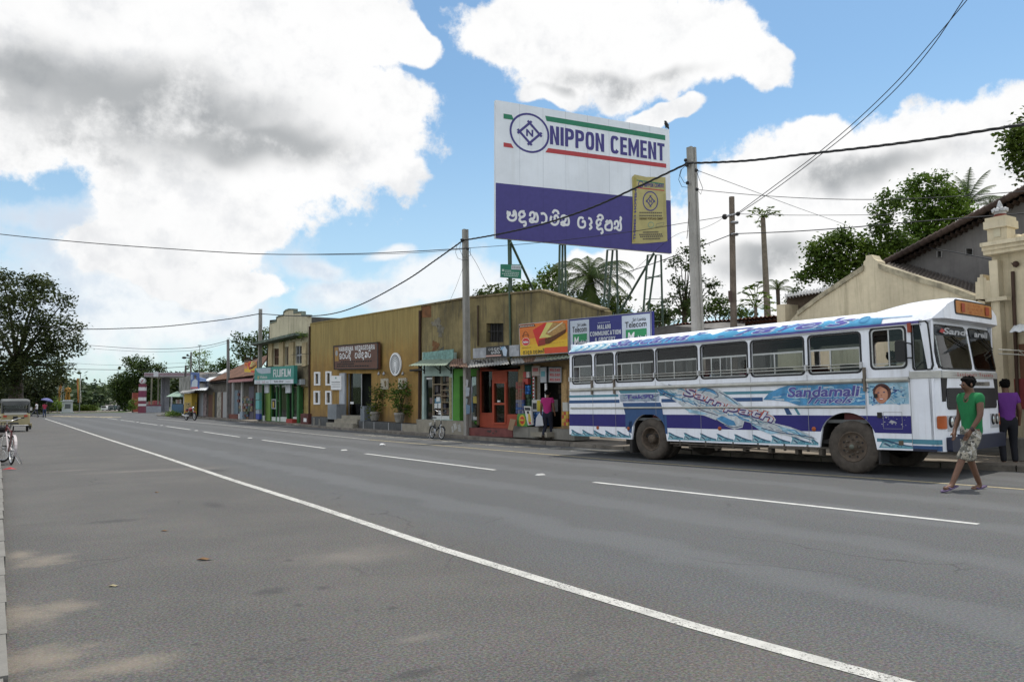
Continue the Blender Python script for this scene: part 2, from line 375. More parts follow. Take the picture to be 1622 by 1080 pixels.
def palm(px,D,label,fr,ln,trunk_r=.16,mat=None,name='palm_tree',zb=0,group=None,foot_u=None,sag=1.):
    c=AT(*px,D);fu=AT(foot_u or px[0],640,D);foot=Vector((fu.x,fu.y,zb));root=thing(name,foot,label,'palm tree',group)
    m=MB();pts=[foot-Vector((0,0,.2))]+[foot.lerp(c,t)+Vector((.15*math.sin(3*t),.1*math.sin(4*t),0)) for t in(.25,.5,.75)]+[c]
    m.tube(pts,[trunk_r*1.5,trunk_r*1.1,trunk_r,trunk_r*.9,trunk_r*.9],BARK,9);m.build('trunk',root)
    V=[];n=0
    for (az,el,l) in fr:
        d=(RT*math.cos(az)+FW*math.sin(az));d.z=0;d.normalize();p=c.copy();pts=[]
        e=el
        K=16
        for k in range(K+1):
            pts.append(p.copy());t=k/K
            ee=e-sag*(1.7 if el>0 else .9)*t**1.6
            p=p+(d*math.cos(ee)+Vector((0,0,math.sin(ee))))*(l*ln/K)
        for k in range(1,K+1):
            a=pts[k];ax=(pts[k]-pts[k-1]).normalized();sd=ax.cross(Vector((0,0,1)));sd=sd.normalized() if sd.length>.05 else RT.copy()
            L=ln*.23*math.sin(math.pi*(.12+.83*k/K))**.8
            for j in range(3):
                for sg in(-1,1):
                    q=a-ax*(ln*l/K)*j/3
                    tip=q+(sd*sg*.75+ax*.55+Vector((0,0,-.45-.25*random.random())))*L*random.uniform(.8,1.1)
                    w=ax*ln*.0095
                    V+= [q-w,q+w,tip+w*.2,tip-w*.2];n+=1
            w=sd*.022
            V+= [pts[k-1]-w,pts[k-1]+w,pts[k]+w,pts[k]-w];n+=1
    np_mesh('crown',np.array([tuple(v) for v in V]),n,mat or LEAF_M,root);return root
# ---------------------------------------------------------------- people
def skin(verts,edges,rad,name,mat,parent,root=0,sub=2,T=None,extra=None):
    me=bpy.data.meshes.new('s');me.from_pydata([tuple(v) for v in verts],edges,[])
    o=bpy.data.objects.new('s',me);COL.objects.link(o)
    o.modifiers.new('k','SKIN').use_smooth_shade=True;sd=o.modifiers.new('u','SUBSURF');sd.levels=sub;sd.render_levels=sub
    for i,r in enumerate(rad):
        x=me.skin_vertices[0].data[i];x.radius=r if hasattr(r,'__len__') else (r,r);x.use_root=(i==root)
    nm=bpy.data.meshes.new_from_object(o.evaluated_get(DEP()));bpy.data.objects.remove(o);bpy.data.meshes.remove(me)
    nm.name=name;nm.materials.clear();nm.materials.append(mat)
    for p in nm.polygons:p.use_smooth=True
    ob=bpy.data.objects.new(name,nm);COL.objects.link(ob);ob.parent=parent;BASE[ob.name]=None
    return ob
SKINM=mt((.14,.07,.042),.55,var=.1,scale=9,name='brown skin',fine=.03);HAIR=mt((.006,.005,.005),.95,spec=.12,name='black hair',fine=.05)
def person(loc,heading,label,J=None,shirt=None,sleeve=.55,legs=None,leg_len=1.,shoes=None,scale=1.,fingers=False,hair=True,group=None,shirt_low=.88):
    """local frame: +Y ahead, +X to the person's right"""
    r=thing('person',loc,label,'person',group,rz=-heading);r.scale=(scale,)*3
    j=dict(pel=(0,0,.95),wai=(0,0,1.08),che=(0,.0,1.28),nec=(0,-.01,1.45),hb=(0,.015,1.52),hm=(0,.03,1.59),cr=(0,.02,1.665),
      shR=(.17,0,1.39),elR=(.22,-.03,1.12),wrR=(.23,.06,.88),haR=(.23,.09,.80),shL=(-.17,0,1.39),elL=(-.22,-.03,1.12),wrL=(-.23,.06,.88),haL=(-.23,.09,.80),
      hiR=(.09,0,.90),knR=(.10,.04,.50),anR=(.10,-.02,.09),toR=(.11,.14,.035),hiL=(-.09,0,.90),knL=(-.10,.04,.50),anL=(-.10,-.02,.09),toL=(-.11,.14,.035))
    if J:j.update(J)
    V=lambda k:Vector(j[k])
    names=['pel','wai','che','nec','hb','hm','cr','shR','elR','wrR','haR','shL','elL','wrL','haL','hiR','knR','anR','toR','hiL','knL','anL','toL']
    rad=[(.122,.092),(.118,.09),(.145,.10),(.055,.055),(.065,.07),(.078,.098),(.05,.062),.062,.042,.028,.034,.062,.042,.028,.034,.078,.055,.036,.034,.078,.055,.036,.034]
    E=[('pel','wai'),('wai','che'),('che','nec'),('nec','hb'),('hb','hm'),('hm','cr'),('che','shR'),('shR','elR'),('elR','wrR'),('wrR','haR'),('che','shL'),('shL','elL'),('elL','wrL'),('wrL','haL'),
       ('pel','hiR'),('hiR','knR'),('knR','anR'),('anR','toR'),('pel','hiL'),('hiL','knL'),('knL','anL'),('anL','toL')]
    ix={n:i for i,n in enumerate(names)};vs=[V(n) for n in names];ed=[(ix[a],ix[b]) for a,b in E]
    fwd=(V('hm')-V('hb'));
    hd=Vector(j.get('look',(0,1,0))).normalized()
    def addv(p,rr,to): vs.append(Vector(p));rad.append(rr);ed.append((to,len(vs)-1));return len(vs)-1
    hm=V('hm');rt=hd.cross(Vector((0,0,1)))
    addv(hm+hd*.104+Vector((0,0,-.012)),.013,ix['hm'])           # nose
    if fingers:
        for s in('R','L'):
            w=V('wr'+s);h=V('ha'+s);d=(h-w).normalized();sd=d.cross(Vector((0,1,0)));sd=sd.normalized()
            for k,(o,l) in enumerate(((-.03,.075),(-.01,.085),(.01,.08),(.03,.062))):
                f1=addv(h+sd*o+d*l*.55,.0095,ix['ha'+s]);addv(h+sd*o*.9+d*l+Vector((0,.012,0)),.008,f1)
            t1=addv(w.lerp(h,.45)+Vector((0,.045,0)),.011,ix['ha'+s]);addv(w.lerp(h,.9)+Vector((0,.065,0)),.009,t1)
    body=skin(vs,ed,rad,'body',SKINM,r)
    m=MB()
    for s in(-1,1):
        m.ball(hm+rt*s*.033+hd*.088+Vector((0,0,.012)),.011,BLACK,seg=8)
        m.ball(hm+rt*s*.088+Vector((0,0,.0)),.026,SKINM,(.4,.7,1),seg=8)
    m.ball(hm+hd*.088+Vector((0,0,-.048)),.02,mt((.12,.04,.035),.5,name='lips'),(1.2,.5,.35),seg=8)
    m.build('face',r)
    if hair:
        m=MB();m.ball(hm+Vector((0,0,.032))-hd*.026,.098,HAIR,(.90,.98,.98),seg=18);m.ball(hm+hd*.035+Vector((0,0,.082)),.058,HAIR,(1.1,.95,.62),seg=12)
        for k in range(26):
            a=rng.random()*6.28;e=rng.random()*1.2;d_=Vector((math.cos(a)*math.cos(e),math.sin(a)*math.cos(e),math.sin(e)));
            if d_.dot(hd)<.5: m.ball(hm+Vector((0,0,.036))-hd*.026+Vector((d_.x*.085,d_.y*.09,d_.z*.092)),.02,HAIR,seg=6)
        m.build('hair',r)
    if shirt:
        nn=['che','wai','pel','low','shR','mR','shL','mL','nec']
        low=V('pel')+Vector((0,0,shirt_low-.95));mR=V('shR').lerp(V('elR'),sleeve);mL=V('shL').lerp(V('elL'),sleeve)
        pts=[V('che'),V('wai'),V('pel'),low,V('shR')+Vector((.0,0,.005)),mR,V('shL')+Vector((0,0,.005)),mL,V('nec')-Vector((0,0,.018))]
        rr=[(.180,.138),(.156,.122),(.164,.128),(.166,.132),.080,.066,.080,.066,(.088,.080)]
        ee=[(0,1),(1,2),(2,3),(0,4),(4,5),(0,6),(6,7),(0,8)]
        if sleeve>1:
            eR=V('elR');eL=V('elL');pts[5]=eR;pts[7]=eL;pts+= [eR.lerp(V('wrR'),.9),eL.lerp(V('wrL'),.9)];rr+= [.042,.042];ee+= [(5,9),(7,10)]
        skin(pts,ee,rr,'shirt',shirt,r)
    if legs:
        pts=[V('pel')+Vector((0,0,-.02)),V('hiR')+Vector((.005,0,-.05)),V('hiL')+Vector((-.005,0,-.05)),V('pel')+Vector((0,0,.10))];rr=[(.152,.124),.114,.114,(.148,.116)];ee=[(3,0),(0,1),(0,2)]
        for s,i in(('R',1),('L',2)):
            k=V('kn'+s);a=V('an'+s)
            if leg_len<=.5:
                pts.append(V('hi'+s).lerp(k,.95));rr.append(.096);ee.append((i,len(pts)-1))
                pts.append(k-Vector((0,0,.05)));rr.append(.098);ee.append((len(pts)-2,len(pts)-1))
            else:
                pts.append(k);rr.append(.072);ee.append((i,len(pts)-1));pts.append(k.lerp(a,.97));rr.append(.056);ee.append((len(pts)-2,len(pts)-1))
        skin(pts,ee,rr,'trousers' if leg_len>.5 else 'shorts',legs,r)
    if shoes:
        for s in('R','L'):
            m=MB();a=V('an'+s);t=V('to'+s);d=(t-a);d.normalize();p=a.lerp(t,.45)
            fl=Vector((d.x,d.y,d.z*1.0)).normalized();up=Vector((0,0,1));sd=fl.cross(up).normalized();up=sd.cross(fl)
            c=(a+t)*.5-Vector((0,0,.05)) ;c=t-fl*.09-up*.033
            pr=[(-.15,.035),(-.08,.04),(.02,.045),(.09,.05),(.13,.03),(.145,0),(.13,-.03),(.09,-.05),(.02,-.045),(-.08,-.04),(-.15,-.035)]
            m.prism([c+fl*x+sd*y for x,y in pr],up*.018,shoes)
            m.tube([c+fl*.0+sd*.046+up*.015,c+fl*.05+up*.065,c+fl*.0-sd*.046+up*.015],.012,shoes,6);m.build('sandal',r)
    return r
def hdg(v): return math.atan2(v.x,v.y)
# ---------------------------------------------------------------- sky
SUN_EL,SUN_AZ=math.radians(72),math.radians(80)      # azimuth from +Y towards +X
def make_world():
    w=bpy.data.worlds.new('World');S.world=w;w.use_nodes=True;t=w.node_tree;bg=t.nodes['Background']
    sky=N(t,'ShaderNodeTexSky');sky.sky_type='NISHITA';sky.sun_disc=False;sky.sun_elevation=SUN_EL;sky.sun_rotation=SUN_AZ;sky.air_density=1.;sky.dust_density=.6;sky.ozone_density=1.6
    tc=N(t,'ShaderNodeTexCoord');dv=tc.outputs['Generated']
    sx=N(t,'ShaderNodeSeparateXYZ');t.links.new(dv,sx.inputs[0])
    def mth(op,a,b=None,c=None):
        n=N(t,'ShaderNodeMath',operation=op)
        for i,x in enumerate((a,b,c)):
            if x is None: continue
            if isinstance(x,bpy.types.NodeSocket): t.links.new(x,n.inputs[i])
            else: n.inputs[i].default_value=x
        return n.outputs[0]
    az=mth('MULTIPLY',mth('ARCTAN2',sx.outputs[0],sx.outputs[1]),57.2958)
    el=mth('MULTIPLY',mth('ARCSINE',sx.outputs[2]),57.2958)
    cv=N(t,'ShaderNodeCombineXYZ');t.links.new(az,cv.inputs[0]);t.links.new(el,cv.inputs[1])
    # warp the blob coordinates so that outlines billow
    def fb(scale,detail,rough,off):
        m=N(t,'ShaderNodeVectorMath',operation='ADD');t.links.new(dv,m.inputs[0]);m.inputs[1].default_value=off
        n=N(t,'ShaderNodeTexNoise');n.inputs['Scale'].default_value=scale;n.inputs['Detail'].default_value=detail;n.inputs['Roughness'].default_value=rough
        t.links.new(m.outputs[0],n.inputs['Vector']);return n
    wn=fb(7,3,.55,(3,1,2));wo=N(t,'ShaderNodeVectorMath',operation='MULTIPLY_ADD')
    t.links.new(wn.outputs['Color'],wo.inputs[0]);wo.inputs[1].default_value=(9,6,0);t.links.new(cv.outputs[0],wo.inputs[2])
    of=N(t,'ShaderNodeVectorMath',operation='SUBTRACT');t.links.new(wo.outputs[0],of.inputs[0]);of.inputs[1].default_value=(4.5,3,0)
    pos=of.outputs[0]
    def blobs(lst):
        out=None
        for (u,v,ru,rv) in lst:
            d=ray(u,v).normalized();a=math.degrees(math.atan2(d.x,d.y));e=math.degrees(math.asin(d.z))
            r=ray(u+ru,v).normalized();ra=abs(math.degrees(math.atan2(r.x,r.y))-a);r=ray(u,v-rv).normalized();re=abs(math.degrees(math.asin(r.z))-e)
            s=N(t,'ShaderNodeVectorMath',operation='SUBTRACT');t.links.new(pos,s.inputs[0]);s.inputs[1].default_value=(a,e,0)
            m=N(t,'ShaderNodeVectorMath',operation='MULTIPLY');t.links.new(s.outputs[0],m.inputs[0]);m.inputs[1].default_value=(1/ra,1/re,0)
            l=N(t,'ShaderNodeVectorMath',operation='LENGTH');t.links.new(m.outputs[0],l.inputs[0])
            k=mth('SUBTRACT',1,l.outputs['Value']);out=k if out is None else mth('SMOOTH_MAX',out,k,.12)
        return out
    big=blobs([(110,120,330,210),(330,60,300,140),(430,160,220,190),(570,200,150,110),(560,60,110,80),(330,270,250,120),(320,350,190,75),(270,400,170,55),(380,455,120,35),(655,75,48,42),(620,245,80,60),
      (950,65,200,105),(840,45,140,70),(1080,75,150,80),(880,152,70,26),(1185,95,70,50),(1025,182,60,22),
      (1440,290,240,125),(1300,225,90,60),(1560,225,120,90),(1250,350,170,130),(1400,420,260,130),(1130,420,120,90),(980,430,170,50),(1010,330,60,50)])
    pale=blobs([(250,430,330,130),(60,500,260,110),(330,500,220,80),(560,460,110,40),(700,440,130,45),(620,390,40,16),(150,350,200,60),(820,470,200,60),(500,420,80,30)])
    n1=fb(5.5,9,.62,(0,0,0)).outputs[0];n2=fb(22,6,.6,(5,2,1)).outputs[0];n3=fb(2.6,6,.55,(1.7,4,9)).outputs[0]
    n4=fb(60,5,.65,(2,7,3)).outputs[0]
    nn=mth('ADD',mth('ADD',mth('MULTIPLY',mth('SUBTRACT',n1,.5),1.15),mth('MULTIPLY',mth('SUBTRACT',n2,.5),.55)),mth('MULTIPLY',mth('SUBTRACT',n4,.5),.32))
    n1b=fb(5.5,9,.62,(0,0,.035)).outputs[0];n2b=fb(22,6,.6,(5,2,1.012)).outputs[0]
    relief=mth('ADD',mth('MULTIPLY',mth('SUBTRACT',n1,n1b),2.2),mth('MULTIPLY',mth('SUBTRACT',n2,n2b),.7))
    db=mth('ADD',big,nn)
    def ss(x,a,b):
        m=N(t,'ShaderNodeMapRange');m.interpolation_type='SMOOTHSTEP';m.inputs[1].default_value=a;m.inputs[2].default_value=b;t.links.new(x,m.inputs[0]);return m.outputs[0]
    mb_=ss(db,-.05,.15)
    mp=mth('MULTIPLY',ss(mth('ADD',pale,mth('MULTIPLY',nn,1.25)),-.02,.62),.88)
    # clouds over the rest of the dome
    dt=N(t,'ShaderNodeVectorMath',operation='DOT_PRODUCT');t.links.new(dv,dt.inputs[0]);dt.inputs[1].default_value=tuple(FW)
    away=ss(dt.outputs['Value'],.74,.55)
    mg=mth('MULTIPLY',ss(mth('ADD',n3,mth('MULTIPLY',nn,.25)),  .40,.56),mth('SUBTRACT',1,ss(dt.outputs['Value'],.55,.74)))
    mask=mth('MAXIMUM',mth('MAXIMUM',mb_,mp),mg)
    # grey bellies
    gb=blobs([(230,180,300,105),(400,228,190,55),(120,255,140,55),(60,150,150,70),(1380,262,160,40),(1180,400,110,35),(960,130,150,26)])
    g=mth('MULTIPLY',ss(mth('ADD',gb,mth('MULTIPLY',nn,.20)),-.16,.78),ss(db,.12,.6))
    gl=mth('MULTIPLY',ss(mth('ADD',n3,mth('MULTIPLY',nn,.6)),.45,.72),.25)
    cw=mixc(t,g,(1.0,1.0,1.0),(.46,.478,.492));cw=mixc(t,gl,cw,(.74,.76,.79),'MULTIPLY')
    cw=mixc(t,mth('MULTIPLY',ss(relief,-.04,.36),.5),cw,(.74,.76,.79),'MULTIPLY');pc=mixc(t,ss(mth('ADD',n1,mth('MULTIPLY',relief,-.5)),.38,.62),(.66,.74,.85),(.98,.99,1.0));cw=mixc(t,mth('MULTIPLY',mp,mth('SUBTRACT',1,mb_)),cw,pc)
    bf=mth('MULTIPLY_ADD',mth('SUBTRACT',1,ss(dt.outputs['Value'],.45,.70)),.46,1.0);bv=N(t,'ShaderNodeVectorMath',operation='SCALE');t.links.new(cw,bv.inputs[0]);t.links.new(bf,bv.inputs['Scale']);cw=bv.outputs[0]  # unseen clouds outside the view brightened to add light on shaded walls
    # thin veil towards the horizon
    hz=mth('MULTIPLY',mth('SUBTRACT',1,ss(el,0,24)),.50)
    sc=N(t,'ShaderNodeVectorMath',operation='SCALE');tn=N(t,'ShaderNodeVectorMath',operation='MULTIPLY');t.links.new(sky.outputs[0],tn.inputs[0]);tn.inputs[1].default_value=(.90,1.06,1.04);t.links.new(tn.outputs[0],sc.inputs[0]);sc.inputs['Scale'].default_value=SKY_K
    base=mixc(t,hz,sc.outputs[0],(.64,.81,.94))
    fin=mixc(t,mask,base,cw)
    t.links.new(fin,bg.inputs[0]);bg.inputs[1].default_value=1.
    w.cycles.sampling_method='MANUAL';w.cycles.sample_map_resolution=512
SKY_K=.15
make_world()
sl=bpy.data.lights.new('sun','SUN');so=bpy.data.objects.new('sun',sl);COL.objects.link(so);sl.energy=3.5;sl.angle=math.radians(1.5);sl.color=(1,.95,.87)
sd=Vector((math.sin(SUN_AZ)*math.cos(SUN_EL),math.cos(SUN_AZ)*math.cos(SUN_EL),math.sin(SUN_EL)));so.rotation_euler=sd.to_track_quat('Z','Y').to_euler();so.location=(20,20,60)
S.view_settings.view_transform='Standard';S.view_settings.look='None';S.view_settings.exposure=.0;S.view_settings.gamma=1
# ---------------------------------------------------------------- ground and road
def asphalt():
    m,t,b=nt('asphalt');b.inputs['Roughness'].default_value=.82;b.inputs['Specular IOR Level'].default_value=.35
    g=N(t,'ShaderNodeNewGeometry');sx=N(t,'ShaderNodeSeparateXYZ');t.links.new(g.outputs[0],sx.inputs[0])
    wob=N(t,'ShaderNodeMath',operation='MULTIPLY_ADD');t.links.new(noise(t,.8,4),wob.inputs[0]);wob.inputs[1].default_value=1.2;t.links.new(sx.outputs[0],wob.inputs[2])
    lane=ramp(t,wob.outputs[0],4.2,5.4)
    sh=mixc(t,ramp(t,noise(t,.55,6,.65),.35,.68),(.054,.048,.041),(.096,.086,.072))
    sh=mixc(t,ramp(t,noise(t,3.2,5,.7,sc=(1,.55,1)),.52,.78),sh,(.060,.057,.054))
    ln=mixc(t,ramp(t,noise(t,.35,6,.6,sc=(2.2,.35,1)),.35,.7),(.055,.060,.064),(.076,.080,.084))
    c=mixc(t,lane,sh,ln)
    c=mixc(t,.55,c,mixc(t,ramp(t,noise(t,55,4,.75),.38,.66),(.038,.038,.038),(.175,.17,.16)),)
    # aggregate speckle
    vo=N(t,'ShaderNodeTexVoronoi');vo.inputs['Scale'].default_value=70;t.links.new(g.outputs[0],vo.inputs['Vector'])
    c=mixc(t,.18,c,vo.outputs['Color'],'SOFT_LIGHT')
    # hairline cracks, mostly on the old shoulder
    wv=N(t,'ShaderNodeVectorMath',operation='MULTIPLY_ADD');nz=N(t,'ShaderNodeTexNoise');nz.inputs['Scale'].default_value=1.3;nz.inputs['Detail'].default_value=5;t.links.new(g.outputs[0],nz.inputs['Vector']);t.links.new(nz.outputs['Color'],wv.inputs[0]);wv.inputs[1].default_value=(1.1,1.1,0);t.links.new(g.outputs[0],wv.inputs[2])
    vc=N(t,'ShaderNodeTexVoronoi',feature='DISTANCE_TO_EDGE');vc.inputs['Scale'].default_value=.42;t.links.new(wv.outputs[0],vc.inputs['Vector'])
    ck=N(t,'ShaderNodeMath',operation='MULTIPLY');t.links.new(ramp(t,vc.outputs['Distance'],.009,.003),ck.inputs[0]);t.links.new(ramp(t,noise(t,.35,3),.50,.62),ck.inputs[1])
    ck2=N(t,'ShaderNodeMath',operation='MULTIPLY');t.links.new(ck.outputs[0],ck2.inputs[0]);ck2.inputs[1].default_value=.6
    c=mixc(t,ck2.outputs[0],c,(.035,.034,.033))
    # paler polished wheel tracks along the lanes
    tk=N(t,'ShaderNodeMath',operation='SINE');tm=N(t,'ShaderNodeMath',operation='MULTIPLY');t.links.new(wob.outputs[0],tm.inputs[0]);tm.inputs[1].default_value=3.4;t.links.new(tm.outputs[0],tk.inputs[0])
    tl_=N(t,'ShaderNodeMath',operation='MULTIPLY');t.links.new(ramp(t,tk.outputs[0],.1,.95),tl_.inputs[0]);t.links.new(lane,tl_.inputs[1]);tl2=N(t,'ShaderNodeMath',operation='MULTIPLY');t.links.new(tl_.outputs[0],tl2.inputs[0]);tl2.inputs[1].default_value=.28
    c=mixc(t,tl2.outputs[0],c,(.135,.139,.143))
    # drifted sand by the kerb, old oil drips
    def spots(lst,n,col,amp,c,w0=-.05,w1=.5,op=.8):
        out=None
        for (x,y,rx,ry) in lst:
            s=N(t,'ShaderNodeVectorMath',operation='SUBTRACT');t.links.new(g.outputs[0],s.inputs[0]);s.inputs[1].default_value=(x,y,0)
            k=N(t,'ShaderNodeVectorMath',operation='MULTIPLY');t.links.new(s.outputs[0],k.inputs[0]);k.inputs[1].default_value=(1/rx,1/ry,0)
            l=N(t,'ShaderNodeVectorMath',operation='LENGTH');t.links.new(k.outputs[0],l.inputs[0])
            q=N(t,'ShaderNodeMath',operation='SUBTRACT');q.inputs[0].default_value=1;t.links.new(l.outputs['Value'],q.inputs[1])
            if out is None: out=q.outputs[0]
            else:
                mx=N(t,'ShaderNodeMath',operation='MAXIMUM');t.links.new(out,mx.inputs[0]);t.links.new(q.outputs[0],mx.inputs[1]);out=mx.outputs[0]
        a=N(t,'ShaderNodeMath',operation='MULTIPLY_ADD');t.links.new(n,a.inputs[0]);a.inputs[1].default_value=amp;t.links.new(out,a.inputs[2])
        r=ramp(t,a.outputs[0],w0+amp*.5,w1+amp*.5);mm=N(t,'ShaderNodeMath',operation='MULTIPLY');t.links.new(r,mm.inputs[0]);mm.inputs[1].default_value=op
        return mixc(t,mm.outputs[0],c,col)
    P=lambda u,v,rx,ry:(G(u,v).x,G(u,v).y,rx,ry)
    c=spots([P(70,888,.35,.5),P(40,975,.35,.55),P(30,880,.22,.5),P(95,960,.3,.35),P(70,1040,.5,.4),P(160,1060,.6,.25)],noise(t,3,6,.7),(.27,.225,.17),1.9,c,.05,1.1,.5)
    c=spots([P(230,745,2.2,.5),P(300,743,1.5,.35),P(110,745,.8,.4),P(560,880,1,.6),P(660,1010,.35,.12)],noise(t,2,6,.7),(.20,.175,.15),1.5,c,.1,1.2,.4)
    c=spots([P(398,1043,.075,.055),P(425,1047,.07,.045),P(459,1043,.045,.035),P(310,1020,.06,.05),P(480,1013,.05,.05),P(546,1061,.04,.04),P(472,958,.06,.09),P(430,936,.22,.2),P(340,800,.2,.6),P(345,745,.3,.5),P(180,825,.5,.25),P(458,887,.08,.12),P(660,1065,.28,.1),P(930,1068,.2,.1),P(512,930,.1,.1),P(620,963,.06,.06),P(565,966,.05,.05)],noise(t,9,4,.7),(.035,.034,.034),1.5,c,.1,.9,.6)
    t.links.new(c,b.inputs['Base Color'])
    bn=N(t,'ShaderNodeBump');bn.inputs['Strength'].default_value=.5;bn.inputs['Distance'].default_value=.012;t.links.new(noise(t,60,4,.7),bn.inputs['Height']);t.links.new(bn.outputs[0],b.inputs['Normal'])
    return m
ASPH=asphalt()
def paintm(c,wear=.5):
    m,t,b=nt('road paint');b.inputs['Roughness'].default_value=.7;o=t.nodes['Material Output']
    b.inputs['Base Color'].default_value=(*c,1);t.links.new(mixc(t,ramp(t,noise(t,6,4),.3,.7),tuple(x*.75 for x in c),c),b.inputs['Base Color'])
    tr=N(t,'ShaderNodeBsdfTransparent');mx=N(t,'ShaderNodeMixShader')
    a=N(t,'ShaderNodeMath',operation='MULTIPLY_ADD');t.links.new(noise(t,2.2,3),a.inputs[0]);a.inputs[1].default_value=.35;t.links.new(noise(t,48,3,.8),a.inputs[2])
    t.links.new(ramp(t,a.outputs[0],wear,wear+.14),mx.inputs[0]);t.links.new(b.outputs[0],mx.inputs[1]);t.links.new(tr.outputs[0],mx.inputs[2]);t.links.new(mx.outputs[0],o.inputs[0]);return m
WPAINT=paintm((.55,.55,.52),.78);WWORN=paintm((.5,.49,.45),.70);YPAINT=paintm((.42,.35,.20),.74)
GRND=mt((.13,.10,.07),.95,var=.45,scale=.4,bump=.4,bscale=6,name='earth')
GRASS=mt((.05,.075,.022),.95,var=.5,scale=.6,bump=.8,bscale=9,name='grass')
m=MB();m.quad([(-900,-60,-.03),(900,-60,-.03),(900,170,-.03),(-900,170,-.03)],GRASS)
m.quad([(-900,170,-.03),(900,170,-.03),(900,420,9.),(-900,420,9.)],GRASS);m.quad([(-900,420,9.),(900,420,9.),(900,1800,14),(-900,1800,14)],GRASS)
m.build('ground',loc=(0,0,-.03),kind='structure')
KERB=[(17.6,-14),(16.9,0),(16.45,4.5),(16.03,7.04),(15.55,9.6),(15.05,13),(14.72,16.5),(14.58,20),(14.52,24),(14.5,28),(14.55,33),(14.85,42),(15.2,52),(15.4,64),(15.42,83),(15.2,93),(15.8,97)]
m=MB();rd=[(-.6,-14)]+[(x+.05,y) for x,y in KERB]+[(30,104),(60,106),(60,118),(36,122),(15,132),(-14,134),(-50,124),(-50,106),(-8,104),(-.6,100)]
m.quad([(x,y,0) for x,y in rd],ASPH);m.build('road',loc=(8,40,0),kind='structure')
# far road climbing away behind the roundabout
m=MB();a=[AT(u,v,d) for u,v,d in((163,655,150),(222,652,150),(190,634.5,420),(176,634,420))]
m.quad([Vector((x.x,x.y,z)) for x,z in zip(a,(.012,.012,11.2,11.2))],mt((.16,.15,.145),.9,name='old asphalt'));m.build('far_road',kind='structure')
# right pavement with kerb
KST=mt((.17,.15,.125),.9,var=.4,scale=2.5,bump=.35,bscale=18,name='kerb stone');PAV=mt((.21,.18,.145),.92,var=.35,scale=1.2,bump=.3,bscale=14,name='pavement')
m=MB();top=[(x+.16,y) for x,y in KERB];far=[(40,97),(40,-14)]
m.quad([(x,y,.11) for x,y in top]+[(x,y,.11) for x,y in far],PAV)
for i in range(len(KERB)-1):
    (x0,y0),(x1,y1)=KERB[i],KERB[i+1];L=math.hypot(x1-x0,y1-y0);k=max(1,int(L/1.0))
    for q in range(k):
        a,b=(q+.008)/k,(q+.992)/k;A=(x0+(x1-x0)*a,y0+(y1-y0)*a);B=(x0+(x1-x0)*b,y0+(y1-y0)*b);dz=random.uniform(-.006,.008)
        A2=(A[0]+.16,A[1]);B2=(B[0]+.16,B[1]);zt=.113+dz
        m.add([(*A,-.02),(*B,-.02),(*B,zt-.015),(*A,zt-.015),(A[0]+.015,A[1],zt),(B[0]+.015,B[1],zt),(*A2,zt),(*B2,zt)],[(0,1,2,3),(3,2,5,4),(4,5,7,6)],KST)
m.build('pavement',loc=(20,40,0),kind='structure')
# left pavement
m=MB();lk=[(.09,-6),(.09,3),(.125,6.4),(.15,8.4),(.16,10.4),(.19,13.6),(.23,19.4),(.27,30),(.2,60),(-.6,100)]
SL=mt((.17,.162,.145),.92,var=.22,scale=2.,bump=.3,bscale=22,name='concrete slab')
def lx(y):
    for (x0,y0),(x1,y1) in zip(lk,lk[1:]):
        if y0<=y<=y1:return x0+(x1-x0)*(y-y0)/(y1-y0)
    return lk[-1][0]
y=-6
while y<99:
    l=random.uniform(.75,1.15) if y<40 else 4;z=.10+random.uniform(-.008,.008);w=random.uniform(-.008,.008)
    m.box(lx(y)-.42+w,lx(y+.4)+w,y+.008,y+l-.008,-.05,z,SL);y+=l
m.quad([(-9,-6,.085),(-.2,-6,.085),(-.2,100,.085),(-9,100,.085)],PAV);m.build('pavement',loc=(-3,40,0),kind='structure')
# painted markings
def strip(m,pts,w,mat,z=.004,sub=True):
    p=[G(u,v) for u,v in pts];P=[]
    for i in range(len(p)-1):
        for k in range(4): 
            a,b,c,d=p[max(0,i-1)],p[i],p[i+1],p[min(len(p)-1,i+2)];t=k/4
            P.append(b.lerp(c,t))
    P.append(p[-1]);L=[];R=[]
    for i,q in enumerate(P):
        d=(P[min(i+1,len(P)-1)]-P[max(0,i-1)]);n=Vector((-d.y,d.x,0)).normalized()*w/2;L.append(q+n+Vector((0,0,z)));R.append(q-n+Vector((0,0,z)))
    m.add(L+R,[(i,len(P)+i,len(P)+i+1,i+1) for i in range(len(P)-1)],mat)
m=MB();strip(m,[(71.5,663),(110,675.5),(172.6,696.2),(246.6,719.6),(367.4,760),(493.7,800),(700,869.5),(900,931.5),(1100,991.7),(1260,1036),(1421.8,1080),(1560,1116)],.125,WWORN);m.build('edge_line',kind='structure')
m=MB()
for r,l in zip([(1549.9,830.1),(784,744.3),(514.7,709.8),(379.8,692),(301.4,680.4),(249,673),(213.3,667.8),(186,664.2),(166,661.5)],[(940.6,763.6),(578.8,718.4),(415.3,696.7),(322.6,683.8),(263.4,675),(222,669.3),(191,665),(170,662),(153,659.8)]):
    strip(m,[l,((l[0]+r[0])/2,(l[1]+r[1])/2),r],.11,WPAINT)
m.build('centre_line',kind='structure')
m=MB();strip(m,[(249,663.4),(320,669.7),(400,677.4),(490,686.5),(585,696.2)],.10,WWORN);strip(m,[(585,696.2),(690,705),(800,713.8),(997.3,730.3),(1200,745),(1400,758.5),(1622,775),(1760,786)],.10,YPAINT)
strip(m,[(560,688.3),(700,697.5),(800,707),(1002,715.5)],.05,YPAINT)
m.build('kerb_line',kind='structure')
m=MB()
